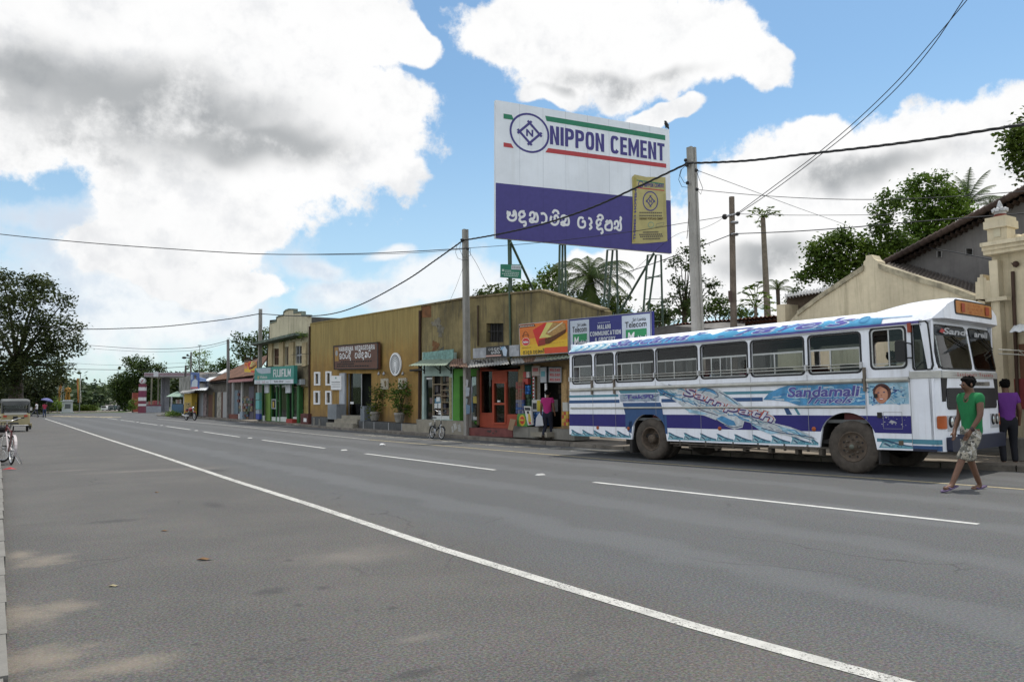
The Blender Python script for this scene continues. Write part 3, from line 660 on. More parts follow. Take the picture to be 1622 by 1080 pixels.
for u,v in((594,688.6),(615,690),(640,692),(668,693.5),(699,695.4),(730,697.6),(762,700.5),(800,703),(840.7,706),(888.8,708.8),(936.9,712),(991,715.3)):
    a=G(u,v);m.box(a.x-.75,a.x-.05,a.y-.05,a.y+.05,0,.004,WWORN)
m.build('bay_marks',kind='structure')
m=MB()
for i in range(8): a=G(85+i*13,659+.25*i*(1 if i%2 else .8));m.box(a.x-.9,a.x+.9,a.y-.9,a.y+.9,.0,.006,YPAINT)
m.build('crossing_marks',kind='structure')
# road studs between the dashes
stud=MB();stud.prism([(-.07,-.05,0),(.07,-.05,0),(.07,.05,0),(-.07,.05,0)],(0,0,.001),WHITE)
stud=MB();stud.add([(-.09,-.05,0),(.09,-.05,0),(.09,.05,0),(-.09,.05,0),(-.06,-.03,.025),(.06,-.03,.025),(.06,.03,.025),(-.06,.03,.025)],[(4,5,6,7),(0,1,5,4),(1,2,6,5),(2,3,7,6),(3,0,4,7)],flat((.45,.45,.43)))
S0=None
for i,((u,v),lb) in enumerate(zip([(856,752.3),(545,713.2),(396,693.9),(311,682.1),(256,673.9),(218,668.6)],
   ['white road stud in the gap before the nearest long dash','white road stud in the gap before the second nearest dash','white road stud in the third gap of the dashed line','white road stud in the fourth gap of the dashed line','white road stud in the fifth gap of the dashed line','farthest white road stud of the dashed line'])):
    if S0 is None: S0=stud.build('road_stud',loc=(0,0,0),label=lb,cat='road stud',group='road studs along the dashed line');o=S0
    else: o=S0.copy();COL.objects.link(o);o['label']=lb
    g=G(u,v);o.location=(g.x,g.y,.002)
m=MB();g=G(605,705.5);m.ball(g+Vector((0,0,.03)),.09,WHITE,(1,.7,.45),8);m.ball(g+Vector((.08,.02,.02)),.06,WHITE,(1,.8,.4),8);m.build('litter',label='crumpled white scrap of litter lying on the far lane',cat='litter')
lfm=mt((.16,.09,.04),.8,name='dead leaf');pale=mt((.35,.30,.18),.8,name='pale leaf')
for (u,v,mat_,l) in((324,887,lfm,'curled brown dead leaf, longest on the near shoulder'),(180,928.5,pale,'pale yellow fallen leaf on the near shoulder'),(261,841,lfm,'small rust brown fallen leaf on the shoulder'),(249,780,lfm,'orange brown fallen leaf farthest up the shoulder')):
    m=MB();g=G(u,v);s=.05 if u!=324 else .08
    m.add([g+RT0*x*s+Vector((FW.x,FW.y,0))*y*s+Vector((0,0,z*s)) for x,y,z in((-1,0,.1),(-.3,.35,.3),(.5,.3,.15),(1,0,.35),(.4,-.3,.1),(-.4,-.32,.25),(0,0,.05))],[(0,1,6),(1,2,6),(2,3,6),(3,4,6),(4,5,6),(5,0,6)],mat_);m.build('fallen_leaf',label=l,cat='leaf',group='fallen leaves')
m=MB();g=G(16,744.5);m.add([g+Vector(x) for x in((-.16,0,.02),(-.02,.05,.05),(.13,.02,.015),(.02,-.06,.03),(0,0,.07))],[(0,1,4),(1,2,4),(2,3,4),(3,0,4)],mt((.35,.02,.02),.5,name='red wrapper'));m.build('wrapper',label='crumpled red wrapper on the kerb in front of the parked bicycle',cat='litter')
m=MB();p=G(-2,748);m.tube([(p.x-.12,p.y,0),(p.x-.12,p.y,.75)],.085,mt((.12,.05,.025),.8,var=.4,name='brown post'),10);m.build('post',label='short reddish brown post at the left edge beside the parked bicycle',cat='post')
# ---------------------------------------------------------------- buildings on the right
CEMENT=mt((.21,.20,.175),.95,var=.3,scale=1.6,bump=.25,bscale=16,streak=.5,name='cement')
OCHRE=mt((.335,.225,.066),.9,var=.32,scale=.8,bump=.15,bscale=20,streak=.75,dirt=(.205,.15,.062),name='ochre wall')
WEATH=mt((.225,.178,.082),.95,var=.45,scale=.9,bump=.25,bscale=16,streak=1.,dirt=(.062,.056,.045),name='weathered ochre wall')
def ochre_paint():
    m=mt((.32,.195,.055),.9,var=.3,scale=.8,bump=.15,bscale=20,streak=.7,dirt=(.19,.125,.048),name='ochre wall');t=m.node_tree;b=t.nodes['Principled BSDF'];old=b.inputs['Base Color'].links[0].from_socket
    g=N(t,'ShaderNodeNewGeometry');sx=N(t,'ShaderNodeSeparateXYZ');t.links.new(g.outputs[0],sx.inputs[0]);a=N(t,'ShaderNodeMath',operation='MULTIPLY_ADD');t.links.new(noise(t,1.,6,.7,sc=(3,3,.25)),a.inputs[0]);a.inputs[1].default_value=3.2;t.links.new(sx.outputs[2],a.inputs[2])
    mm=N(t,'ShaderNodeMath',operation='MULTIPLY');t.links.new(ramp(t,a.outputs[0],4.9,6.3),mm.inputs[0]);mm.inputs[1].default_value=.75
    c=mixc(t,mm.outputs[0],old,mixc(t,ramp(t,noise(t,1.,6,.7,sc=(9,9,.6)),.4,.65),(.25,.195,.072),(.36,.285,.105)))
    lo=N(t,'ShaderNodeMath',operation='MULTIPLY');t.links.new(ramp(t,a.outputs[0],3.0,2.0),lo.inputs[0]);lo.inputs[1].default_value=.55;c=mixc(t,lo.outputs[0],c,(.17,.105,.05))
    t.links.new(c,b.inputs['Base Color']);return m
OCHRE=ochre_paint()
CREAM=mt((.56,.485,.34),.92,var=.18,scale=.7,bump=.15,bscale=20,streak=.7,dirt=(.30,.255,.17),name='cream wall')
CREAMY=mt((.55,.50,.36),.92,var=.15,scale=.9,bump=.12,bscale=20,streak=.5,dirt=(.22,.19,.12),name='old cream wall')
ROOFT=mt((.115,.058,.036),.9,var=.5,scale=1.5,bump=.9,bscale=9,name='clay tiles')
INTER=mt((.03,.028,.025),.9,var=.3,name='dim interior');TIN=mt((.26,.26,.25),.6,var=.3,scale=1.5,spec=.4,streak=.5,dirt=(.12,.075,.045),name='tin sheet')  # near-black base colour gives the rooms their shade
TINR=mt((.15,.085,.055),.75,var=.45,scale=2,name='rusty tin');TING=mt((.20,.25,.19),.65,var=.2,scale=2,name='green tin');TINW=mt((.62,.64,.65),.55,var=.12,name='pale tin')
FP=FX(15.6)
def body_(m,pl,px,depth,mat,holes=(),th=.22,side=None):
    """front wall with real openings, closed box behind it"""
    m.holed(hole(pl,px),[hole(pl,h) for h in holes],-pl.n*th,mat,side)
def shell(m,pl,px,depth,mat,roof=None):
    f=[pl.P(u,v,-.24) for u,v in px];n=len(f);bk=[p-pl.n*depth for p in f]
    m.add(f+bk,[(i,(i+1)%n,n+(i+1)%n,n+i) for i in range(n)]+[tuple(range(n,2*n))],roof or mat)
# --- yellow medicine house
r=thing('yellow_building',FP.W(*FP.ab(580,670)),'tall plain ochre building with four small white framed windows and a glass doorway','building')
wins=[(498.5,589,507.9,610.4),(516.7,588,526,610.4),(497.9,618.9,507.5,640.5),(516.4,618.9,526,640.5)]
door=(548.4,591.4,588.2,658)
op=[(491,514),(667,485),(664,672),(490.5,662)];m=MB()
ins=lambda w,k:(w[0]+k,w[1]+k*1.2,w[2]-k,w[3]-k*1.2)
body_(m,FP,op,8,OCHRE,[rpx(*ins(w,2.4)) for w in wins]+[rpx(*door)]);m.build('wall',r)
m=MB();shell(m,FP,op,9,CEMENT);m.build('wall',r)
m=MB();prect(m,FP,495,585,530,645,-.30,-.27,INTER);m.build('dark_backing',r)  # dark sheet close behind the panes puts the unlit room into colour
for w in wins:
    m=MB();m.holed(hole(FP,rpx(*w)),[hole(FP,rpx(*ins(w,2.2)))],FP.n*.05,WHITE);o=m.build('window',r)
    m=MB();prect(m,FP,*ins(w,2.0),-.05,-.03,mt((.035,.037,.038),.12,var=.2,spec=.6,name='dark glass'));m.build('pane',o)
m=MB();prect(m,FP,545,588,592,660,-.9,-.88,INTER);m.build('dark_backing',r)
m=MB();prect(m,FP,540.3,591.2,548.4,658,0,.1,mt((.38,.40,.43),.7,name='blue grey pillar'));m.build('pillar',r)
m=MB();prect(m,FP,549,592,570,656.5,-.16,-.13,GLASSB);d=m.build('door',r)
m=MB();prect(m,FP,551.5,636.3,556.5,639.8,-.125,-.12,WHITE);prect(m,FP,549,592,549.8,656.5,-.128,-.1,STEEL);prect(m,FP,569.2,592,570,656.5,-.128,-.1,STEEL);m.build('door_frame',d)
BRP=mt((.05,.025,.015),.7,name='drain pipe')
for u0,v0,u1,v1 in((665.2,492,664.2,666),(490.4,517,489.6,660)):
    m=MB();m.tube([FP.P(u0,v0,.06),FP.P(u1,v1,.06)],.065 if u0>600 else .05,BRP,8);m.build('drain_pipe',r)
for u in(600,608,638):
    m=MB();m.tube([FP.P(u,589.5),FP.P(u,589,.35),FP.P(u+.3,592,.42)],.025,STEEL,6);m.ball(FP.P(u,592.3,.42),.07,STEEL,(1,1,1),8);m.build('wall_lamp',r)
# roof line capping
m=MB();a,b=FP.P(491,513.6,.03),FP.P(667,484.6,.03);m.prism([a,b,b+Vector((0,0,.06)),a+Vector((0,0,.06))],-FP.n*.34,OCHRE);m.build('coping',r)
# name board
q=pxq(FP,(528.1,547.5),(599.5,541.4),(599.5,584.8),(528.9,585.5),.22)
BRWN=mt((.115,.045,.025),.6,var=.2,name='brown board');m=MB();m.prism([q(0,0),q(1,0),q(1,1),q(0,1)],-FP.n*.1,BRWN)
sg=m.build('sign_board',label='brown name board reading HABARANA WEDAGEDARA above the glass doorway',cat='sign')
m=MB();e=.02
for a in((0,0,1,e*2),(0,1-e*2,1,1),(0,0,e,1),(1-e,0,1,1)):q.rect(m,*a,DARK,.012)
m.build('frame',sg)
m=MB();q.rect(m,.03,.35,.125,.92,mt((.32,.17,.03),.6,name='gold'),.008);q.ell(m,.08,.68,.03,.12,GREY,.012);m.build('emblem',sg)
m=MB();block(q,m,'HABARANA WEDAGEDARA',.14,.74,.93,.92,WHITE,.01,.26,.15,.22);sinhala(q,m,['ta','ba','ra','ndi',' ','va','li','da','ka','ra'],.14,.40,.86,.76,WHITE,.01,.16)
for k,(a,b) in enumerate(((.18,.88),(.08,.5),(.08,.82))):
    n=14
    for i in range(n):
        s=a+(b-a)*i/n;q.rect(m,s,.29-.09*k,s+(b-a)/n*random.uniform(.55,.85),.34-.09*k,DARK,.01)
m.build('lettering',sg)
q=pxq(FP,(524,595),(540.3,595),(540.3,617.3),(524,617.3),.14);m=MB();m.prism([q(0,0),q(1,0),q(1,1),q(0,1)],-FP.n*.05,WHITE);sg=m.build('notice_board',label='white notice board fixed left of the glass doorway',cat='sign')
m=MB();q.ell(m,.5,.84,.07,.06,mt((.05,.25,.2),.6,name='teal'),.006)
for i in range(3):
    for k in range(9): q.rect(m,.08+k*.095,.52-.16*i,.08+k*.095+.07,.57-.16*i,BLACK if i==0 else GREY,.006)
m.build('lettering',sg)
q=pxq(FP,(617,558.5),(634.6,558.5),(634.6,595.1),(617,595.1),.08);m=MB();R_=.5;pts=[q(.5+.5*math.cos(2*math.pi*k/40),.5+.5*math.sin(2*math.pi*k/40)) for k in range(40)];m.prism(pts,-FP.n*.06,WHITE);sg=m.build('disc_sign',label='round white wall disc painted with a grey labyrinth of rings',cat='sign')
m=MB()
for i,rr in enumerate((.41,.325,.24,.155)):
    for k in range(36):
        if k in(26+i,27+i):continue
        a,b=2*math.pi*k/36,2*math.pi*(k+1)/36;q.poly(m,[(.5+rr*math.cos(x)*w,.5+rr*math.sin(x)*w) for x,w in((a,1),(b,1),(b,.88),(a,.88))],mt((.12,.13,.14),.7,name='grey ring'),.005)
m.build('rings',sg)
for c,l in(((605,599.8,616,616.3),'square carved plaque on the ochre wall, left of two'),((633,599,645.2,615.5),'square carved plaque on the ochre wall behind the taller potted shrub')):
    m=MB();prect(m,FP,*c,0,.07,mt((.42,.38,.30),.9,var=.3,scale=12,bump=.6,bscale=30,name='carved stone'));o=m.build('wall_plaque',label=l,cat='plaque',group='carved plaques on the ochre wall')
    m=MB();uu=(c[0]+c[2])/2;vv=(c[1]+c[3])/2;m.ball(FP.P(uu,vv,.08),.12,mt((.2,.15,.08),.9,name='relief'),(.3,.8,1.2),10);m.ball(FP.P(uu,vv-3,.08),.07,mt((.2,.15,.08),.9,name='relief'),seg=8);m.build('relief',o)
# plinths, steps, slabs in front
PP=FX(15.02);BST=mt((.05,.05,.052),.5,var=.4,scale=3,name='black stone');CST=mt((.27,.245,.195),.92,var=.25,scale=2,bump=.2,name='concrete')
def blotch(m,pl,u,v,ru,rv,mat,d,seed=1):
    rs=random.Random(seed);pts=[]
    for k in range(44):
        a=2*math.pi*k/44;rr_=1+.25*math.sin(3*a+seed)+.18*math.sin(7*a+2*seed)+rs.uniform(-.14,.14);pts.append((u+math.cos(a)*ru*rr_,v+math.sin(a)*rv*rr_))
    ppoly(m,pl,pts,0,d,mat)
def plinth(px,mat,pl,back,label,name='plinth',cat='plinth',capm=None):
    m=MB();f=[pl.P(u,v) for u,v in px];m.prism(f,-pl.n*back,mat);return m.build(name,label=label,cat=cat)
o=plinth([(567.8,665.8),(637,670.5),(660,671),(660,684),(637,682),(567.8,679)],BST,PP,.65,'low black stone plinth carrying two potted shrubs')
m=MB()
for u in(575,592,615,636): prect(m,PP,u,667+(u-575)*.055,u+1,681+(u-567)*.05,0,.006,GREY)
m.build('joint',o)
o=plinth([(493.4,659.5),(519,661.5),(519,676),(493.4,674)],BST,PP,.65,'low black stone plinth left of the entrance steps');m=MB();prect(m,PP,496,661,499,674,0,.02,CEMENT);prect(m,PP,505,663,507.5,674,0,.02,CEMENT);m.build('post',o)
r=thing('entrance_steps',PP.P(545,676),'three pale concrete steps up to the glass doorway','steps')
for d0,d1,px in((-.62,-.1,(538,657.6,570.5,668)),(-.62,.05,(531,662.6,567,672)),(-.62,.22,(523,668.5,566,678.5))):
    m=MB();prect(m,PP,*px,d0,d1,CST);m.build('step',r)
m=MB();prect(m,FX(14.95),519,640,533,664,-.5,0,mt((.21,.225,.24),.6,var=.15,streak=.4,name='grey metal'));m.quad([FX(14.95).P(u,v,.004) for u,v in((520,643),(532,642),(532,662),(520,661))],mt((.18,.195,.21),.6,name='grey door'));m.build('cabinet',label='grey metal cabinet standing left of the entrance steps',cat='cabinet')
m=MB();pl=FX(14.98);prect(m,pl,570.8,643,577,667,-.9,0,mt((.16,.18,.20),.7,var=.2,streak=.4,name='slate slab'));m.build('cabinet',label='blue grey upright slab standing right of the entrance steps',cat='slab')
# potted shrubs
POT=mt((.30,.285,.25),.9,var=.25,scale=5,bump=.2,name='stone pot')
def pot(u,vt,vb,hw,label,lv,mat,leaf):
    pl=FX(15.25);b=pl.P(u,vb);t=pl.P(u,vt);R=hw*(b-EYE).dot(FW)/F;h=t.z-b.z
    r=thing('potted_plant',b,label,'potted plant','potted shrubs on the black plinth')
    m=MB();m.lathe([(0,0),(R*.62,0),(R*.68,h*.1),(R*.85,h*.75),(R*.98,h*.8),(R,h*.98),(R*.88,h),(R*.84,h*.86),(0,h*.86)],b,(0,0,1),POT,20)
    for k in range(14):
        a=2*math.pi*k/14;m.tube([b+Vector((math.cos(a)*R*.72,math.sin(a)*R*.72,h*.15)),b+Vector((math.cos(a)*R*.87,math.sin(a)*R*.87,h*.72))],.012,POT,4)
    m.build('pot',r)
    D=(b-EYE).dot(FW);m=MB();bl=[]
    for(uu,vv,rr) in lv:
        c=AT(uu,vv,D+random.uniform(-.25,.25));bl.append((c,rr*D/F,.9));m.tube([t-Vector((0,0,.05)),t.lerp(c,.5)+Vector((0,0,.12)),c],[.03,.02,.008],BARK,5)
    m.build('stem',r);V,n=cloud_leaves(bl,leaf,.55,ell=2.2);np_mesh('leaves',V,n,mat,r)
pot(593.5,652,666,8.6,'bushy bamboo like shrub in a pot by the entrance slab',[(598,628,10),(603,640,9),(594,642,8),(607,622,7),(590,650,5),(598,616,6)],leaf_mat((.075,.11,.02)),.11)
pot(633,653.4,669,9.2,'leggy shrub with dark leaf clumps in a pot below the labyrinth disc',[(628,634,7),(626,618,6),(640,612,7),(648,614,6),(637,625,5),(649,650,5),(644,648,4),(620,626,5),(630,645,6)],LEAF_M,.12)
# --- weathered extension
r=thing('weathered_building',FP.P(800,690),'stained ochre gable wall with one dark window above the small shops','building')
op=[(667.5,485.5),(740,473),(855,462),(950,492),(950,562),(668,584)];m=MB();hw=rpx(770.3,512,797.4,542)
m.holed(hole(FP,op),[hole(FP,hw)],-FP.n*.22,WEATH);m.build('wall',r);m=MB();shell(m,FP,op,.5,WEATH);m.build('parapet',r)
m=MB();m.box(15.36,17.4,17.2,31.2,2.72,2.8,INTER);m.box(15.45,17.4,17.1,17.2,0,2.8,INTER);m.box(15.66,17.4,31.2,31.3,0,2.8,INTER);m.build('ceiling',r)  # unseen slab and end walls added to keep sky light out of the shops
m=MB();g_=[(667.5,485),(740,472.3),(855,461.3),(950,491.3)]
for (a,b) in zip(g_,g_[1:]):
    p,k=FP.P(*a,.06),FP.P(*b,.06);m.prism([p,k,k+Vector((0,0,.07)),p+Vector((0,0,.07))],-FP.n*.4,mt((.2,.155,.085),.9,var=.5,scale=3,name='coping'))
m.build('coping',r)
m=MB();prect(m,FP,770.3,512,797.4,542,-.21,-.18,INTER)
w=m.build('window',r);m=MB()
for u in(770.8,779,783.5,789,796.6): m.tube([FP.P(u,512,-.1),FP.P(u,542,-.1)],.03,DARK,4)
m.tube([FP.P(770.5,525,-.1),FP.P(797.3,525,-.1)],.03,DARK,4);m.build('window_bars',w)
m=MB();m.tube([FP.P(757,484,.05),FP.P(757,548,.05)],.03,BRP,6);m.build('drain_pipe',r)
# bare patches of old paint
m=MB();ppoly(m,FP,[(668.5,485.5),(683,484),(683,502.5),(668.5,503)],0,.012,mt((.19,.085,.035),.95,var=.35,scale=4,name='old paint'));m.build('paint_patch',r)
for (u,v,ru,rv,c,sd_) in((689.5,548,5,8,(.18,.085,.035),2),(692,512,7,7,(.19,.17,.13),5),(698,524,5,9,(.16,.145,.11),9),(700,556,3,6,(.09,.09,.075),4)):
    m=MB();blotch(m,FP,u,v,ru,rv,mt(c,.95,var=.4,scale=6,name='old plaster'),.01,sd_);m.build('bare_plaster',r)
# --- lean-to: pale blue shop + green shop
FS=FX(15.32);PALE=mt((.36,.47,.43),.85,var=.15,scale=2,streak=.4,dirt=(.2,.25,.22),name='pale aqua paint');GRN=mt((.07,.24,.03),.8,var=.15,scale=2,name='bright green paint');TEALW=mt((.19,.32,.29),.9,var=.4,scale=6,name='worn teal paint')
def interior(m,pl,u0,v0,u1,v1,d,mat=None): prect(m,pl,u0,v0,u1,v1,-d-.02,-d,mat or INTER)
def goods(m,pl,u0,v0,u1,v1,nu,nv,d,cols,fill=.85):
    du,dv=(u1-u0)/nu,(v1-v0)/nv
    for i in range(nu):
        for j in range(nv):
            if random.random()>fill: continue
            c=random.choice(cols);prect(m,pl,u0+du*(i+.08),v0+dv*(j+.1),u0+du*(i+.92),v0+dv*(j+.95),d,d+random.uniform(.05,.12),flat(c))
r=thing('pale_shop',FS.P(690,672),'pale aqua lean-to shop with shelves behind its glass front','shop')
op=[(668.9,557.8),(719.3,557.8),(717,669),(668,665)];m=MB();m.holed(hole(FS,op),[hole(FS,rpx(671.9,595.6,711.5,664))],-FS.n*.12,PALE);m.build('wall',r)
m=MB();prect(m,FS,671,558.5,719,569.3,0,.03,TEALW);m.build('fascia',r)
m=MB();interior(m,FS,669,590,716,668,.26);m.build('dark_backing',r)
m=MB();fr=mt((.30,.24,.16),.8,name='wood frame')
for u in(684.7,697.8,711): prect(m,FS,u-.5,595.6,u+.5,664,-.1,-.02,fr)
for v in(609,618,627,637,647,656): prect(m,FS,698,v-.4,711,v+.4,-.1,-.03,fr)
prect(m,FS,685,608,698,609,-.1,-.03,fr);prect(m,FS,685,625.4,698,626.4,-.1,-.03,fr);prect(m,FS,685,658,711.5,664.5,-.1,-.01,flat((.55,.57,.55)));m.build('shelf',r)
m=MB();goods(m,FS,698,596,711,656,3,7,-.2,[(.1,.06,.04),(.05,.05,.07),(.12,.09,.05),(.04,.05,.04)]);goods(m,FS,686,610,697,657,2,4,-.2,[(.06,.05,.05),(.1,.08,.07)]);goods(m,FS,677,617,684,640,1,2,-.2,[(.04,.1,.2),(.1,.06,.06)]);m.build('stock',r)
for c in((689,629,694.5,636),(686,639,690.5,646.5),(692,638.5,697,646.5),(692.4,650,698,656.5),(673.5,598,682,600.5)): m=MB();prect(m,FS,*c,-.09,-.06,flat((.6,.62,.62)));m.build('notice',r)
m=MB();prect(m,FS,686,631,698,638.5,-.1,-.075,flat((.08,.2,.3)));m.build('notice',r)
m=MB();prect(m,FS,672,601,684.5,664,-.115,-.1,GLASSD);m.build('pane',r)
m=MB();prect(m,FS,712.2,598,716,664,0,.02,mt((.3,.27,.13),.8,var=.6,scale=25,name='label strip'));m.build('poster',r)
r=thing('green_shop',FS.P(735,672),'narrow shop with a bright green door surround behind the power pole','shop')
m=MB();m.holed(hole(FS,[(717,584),(757,584),(757,672),(717,668.5)]),[hole(FS,rpx(728,595.5,756,667))],-FS.n*.6,GRN);m.build('wall',r)
m=MB();interior(m,FS,716,590,760,672,.62);m.build('dark_backing',r)
m=MB();prect(m,FS,730.5,598,739,666,-.5,-.45,flat((.30,.31,.36)));m.build('curtain',r)
m=MB();prect(m,FS,745,597,756,667,-.1,-.07,GLASSB);o=m.build('pane',r)
for c,k in(((748,627.5,754.5,638.5),(.45,.35,.05)),((739,637,747,653),(.08,.16,.25)),((748,660,755,665),(.5,.5,.5)),((740,612,747,622),(.25,.25,.3)),((748,610,754,625),(.06,.09,.06))): m=MB();prect(m,FS,*c,-.06,-.04,flat(k));m.build('poster',r)
m=MB();prect(m,FS,756.5,586,760,673,0,.05,mt((.16,.10,.06),.8,name='timber post'));m.build('post',r)
r=thing('tin_awning',FX(14.75).P(690,579),'row of green and rusty tin sheets on iron brackets over the aqua shop','awning')
bk=lambda u,v:FS.P(u,v,.02);ft=lambda u,v:FX(14.45).P(u,v)
m=MB();m.corr(bk(670,570),bk(700,568.5),ft(683,579.5),ft(647.5,579.3),8,.012,TING);m.build('sheet',r)
m=MB();m.corr(bk(696,569.6),bk(719,568.2),ft(706,579),ft(684,579.3),6,.012,TING);m.build('sheet',r)
m=MB();m.corr(bk(715,568.8),bk(737,568),ft(741,582),ft(712,580.5),7,.014,TINR);m.build('sheet',r)
for u in(671.8,697,714.5):
    m=MB();m.tube([bk(u,592),bk(u,573)],.03,DARK,5);m.tube([bk(u,587),FX(14.7).P(u-9,580)],.022,DARK,5);m.build('bracket',r)
o=plinth([(659,664),(737.8,667.5),(739,690),(662,684.5)],CST,FX(14.95),.5,'rough concrete plinth below the aqua shop, marked with white paint');m=MB()
for pts in([(718,671),(722,670),(724,678),(720,682)],[(725,673),(729,671),(731,684),(726,683)],[(715,676),(717,674),(719,684),(716,685)],[(679,670),(684,668),(684,671),(681,674)]): ppoly(m,FX(14.95),pts,0,.006,WWORN)
m.build('paint_mark',o)
plinth([(637,671),(660,672),(662,684.5),(637,682.5)],CST,FX(14.97),.5,'low concrete step between the black plinth and the aqua shop','step','step')
# --- red shop
RED=mt((.31,.055,.025),.75,var=.2,scale=2,streak=.3,dirt=(.2,.04,.02),name='red oxide paint')
r=thing('red_shop',FS.P(788,688),'orange red shop front with glazed door between two tall panes','shop')
op=[(760,582),(821,582),(822,680),(760,676)];holes=[rpx(762,588,779.5,653.5),rpx(783.2,607,800,638),rpx(783.5,641,800.3,669),rpx(803,588,820.5,656)]
m=MB();m.holed(hole(FS,op),[hole(FS,h) for h in holes],-FS.n*.08,RED);m.build('wall',r)
m=MB();interior(m,FS,755,580,826,684,.5);prect(m,FS,757,584,824,584.5,-.5,0,INTER);m.build('dark_backing',r)
for h in((762,588,779.5,653.5),(803,588,820.5,656)): m=MB();prect(m,FS,*h,-.05,-.03,GLASSB);m.build('window',r)
m=MB();m.holed(hole(FS,rpx(781,605,802,671.5)),[hole(FS,holes[1]),hole(FS,holes[2])],FS.n*.03,mt((.36,.06,.026),.7,var=.1,name='door red'));dr=m.build('door',r)
m=MB();prect(m,FS,783.2,607,800,669,-.05,-.03,GLASSB);m.build('pane',dr);m=MB();prect(m,FS,790,634,794,636.5,.03,.06,WHITE);m.build('handle',dr)
m=MB();m.ball(FS.P(775,640,-.25),.32,mt((.12,.32,.10),.6,name='green sack'),(.4,.6,1.3));m.tube([FS.P(764,595,-.2),FS.P(770,650,-.2)],.05,GREY,6);m.tube([FS.P(768,607,-.2),FS.P(779,604,-.2)],.03,flat((.35,.33,.2)),5)
for k in range(6): m.tube([FS.P(787+k*1.6,652+random.uniform(0,6),-.2),FS.P(790+k*1.2,668,-.2)],.02,flat((.25,.27,.08)),4)
m.build('stock',r)
o=plinth([(739,677),(812,679.5),(812,692.5),(740,689.5)],mt((.16,.05,.045),.85,var=.35,scale=2.5,name='maroon plinth'),FX(14.97),.5,'maroon painted plinth below the orange red shop')
m=MB()
for k in range(7): u=778+random.uniform(-6,8);m.ball(FX(14.97).P(u,684+random.uniform(-2,2),0),.06,mt((.06,.045,.04),.9,name='stain'),(.1,1,.6),8)
m.build('stain',o)
q=pxq(FX(14.9),(749.2,552),(822.3,546),(822.3,563.8),(749.2,567.5));m=MB();m.prism([q(0,0),q(1,0),q(1,1),q(0,1)],(.06,0,0),mt((.36,.37,.39),.8,var=.35,scale=3,name='grey board'));sg=m.build('sign_board',label='long grey signboard with a black lettered middle over the red shop',cat='sign')
m=MB();q.rect(m,.31,-.08,.80,1.06,mt((.025,.024,.024),.6,name='black panel'),.015);sinhala(q,m,['va','ta','ma','ka','ra'],.36,.62,.66,1.0,flat((.5,.5,.5)),.02,.16);sinhala(q,m,['sa','li','ba'],.42,.30,.62,.66,WHITE,.02,.16);q.rect(m,.31,.08,.64,.22,flat((.5,.3,.25)),.02);q.poly(m,[(.69,.1),(.75,.02),(.77,.6),(.72,.98),(.66,.75)],flat((.42,.5,.6)),.022);q.poly(m,[(.64,.6),(.7,.82),(.69,.98),(.63,.85)],flat((.2,.35,.5)),.024);m.build('artwork',sg)
r=thing('tin_awning',FX(14.6).P(775,580),'grey sagging tin awning under the long grey signboard','awning')
m=MB();m.corr(FS.P(745,570,.02),FS.P(803,567,.02),ft(807,577),ft(741.5,582.2),14,.015,TIN);m.build('sheet',r);m=MB();m.tube([FS.P(748,571),FS.P(761,573,.5)],.03,DARK,5);m.corr(FS.P(746,571.5,.1),FS.P(780,569.5,.1),FX(14.8).P(782,573),FX(14.8).P(748,577),6,.02,mt((.07,.065,.06),.8,name='old tin'));m.build('sheet',r)
# --- grocery
r=thing('grocery_shop',FS.P(862,690),'open fronted grocery stall crowded with hanging packets and crates','shop')
m=MB();m.holed(hole(FS,[(820.5,574),(908,568),(908,694),(821,685)]),[hole(FS,rpx(845.5,580,889,676))],-FS.n*.15,mt((.30,.20,.10),.85,var=.3,name='tan wall'));m.build('wall',r)
m=MB();interior(m,FS,815,570,912,690,1.1);m.build('dark_backing',r)
m=MB();prect(m,FS,833,578,845.5,675,0,.06,mt((.03,.07,.04),.8,name='dark green post'));m.build('post',r)
m=MB();prect(m,FS,865,607,868,650,.02,.06,WHITE);m.build('post',r);m=MB();prect(m,FS,846,594,848.5,632,.02,.06,WHITE)
for k in range(7): prect(m,FS,846,595+k*5.4,848.5,597.6+k*5.4,.06,.07,flat((.3,.02,.02)))
m.build('post',r)
m=MB();goods(m,FS,833,588,844,609,2,2,.08,[(.55,.5,.5),(.4,.05,.04)],1);goods(m,FS,833,610,844,624,3,3,.08,[(.03,.15,.45),(.05,.2,.5)],1);goods(m,FS,834,624,844,650,2,4,.07,[(.03,.08,.04),(.05,.1,.06)]);m.build('packets',r)
m=MB();goods(m,FS,868,600,888,640,5,5,-1.,[(.1,.03,.02),(.03,.05,.1),(.15,.1,.03),(.05,.05,.05)],.9);goods(m,FS,850,608,864,632,3,3,-1.,[(.1,.08,.06),(.06,.06,.07)],.8);m.build('stock',r)
q=pxq(FS,(869,581.5),(889,581.5),(889,605.5),(869,605.5),.1);m=MB();m.prism([q(0,0),q(1,0),q(1,1),q(0,1)],-FS.n*.02,flat((.30,.31,.33)));o=m.build('poster',r);m=MB()
for k in range(3): q.rect(m,.08,.05+k*.32,.95,.3+k*.32,flat((.42,.36,.36)),.004);block(q,m,'RELOAD',.11,.09+k*.32,.92,.26+k*.32,flat((.4,.02,.03)),.008,.32,.2,.2)
m.build('lettering',o)
m=MB();prect(m,FS,859.5,582,869,605.5,.06,.1,flat((.40,.42,.45)));prect(m,FS,861,588,867,596,.1,.11,flat((.1,.3,.35)));m.build('poster',r)
m=MB();prect(m,FS,846,580,858.5,595,.06,.1,flat((.45,.38,.35)));prect(m,FS,848,583,856,588,.1,.11,flat((.4,.1,.1)));m.build('poster',r)
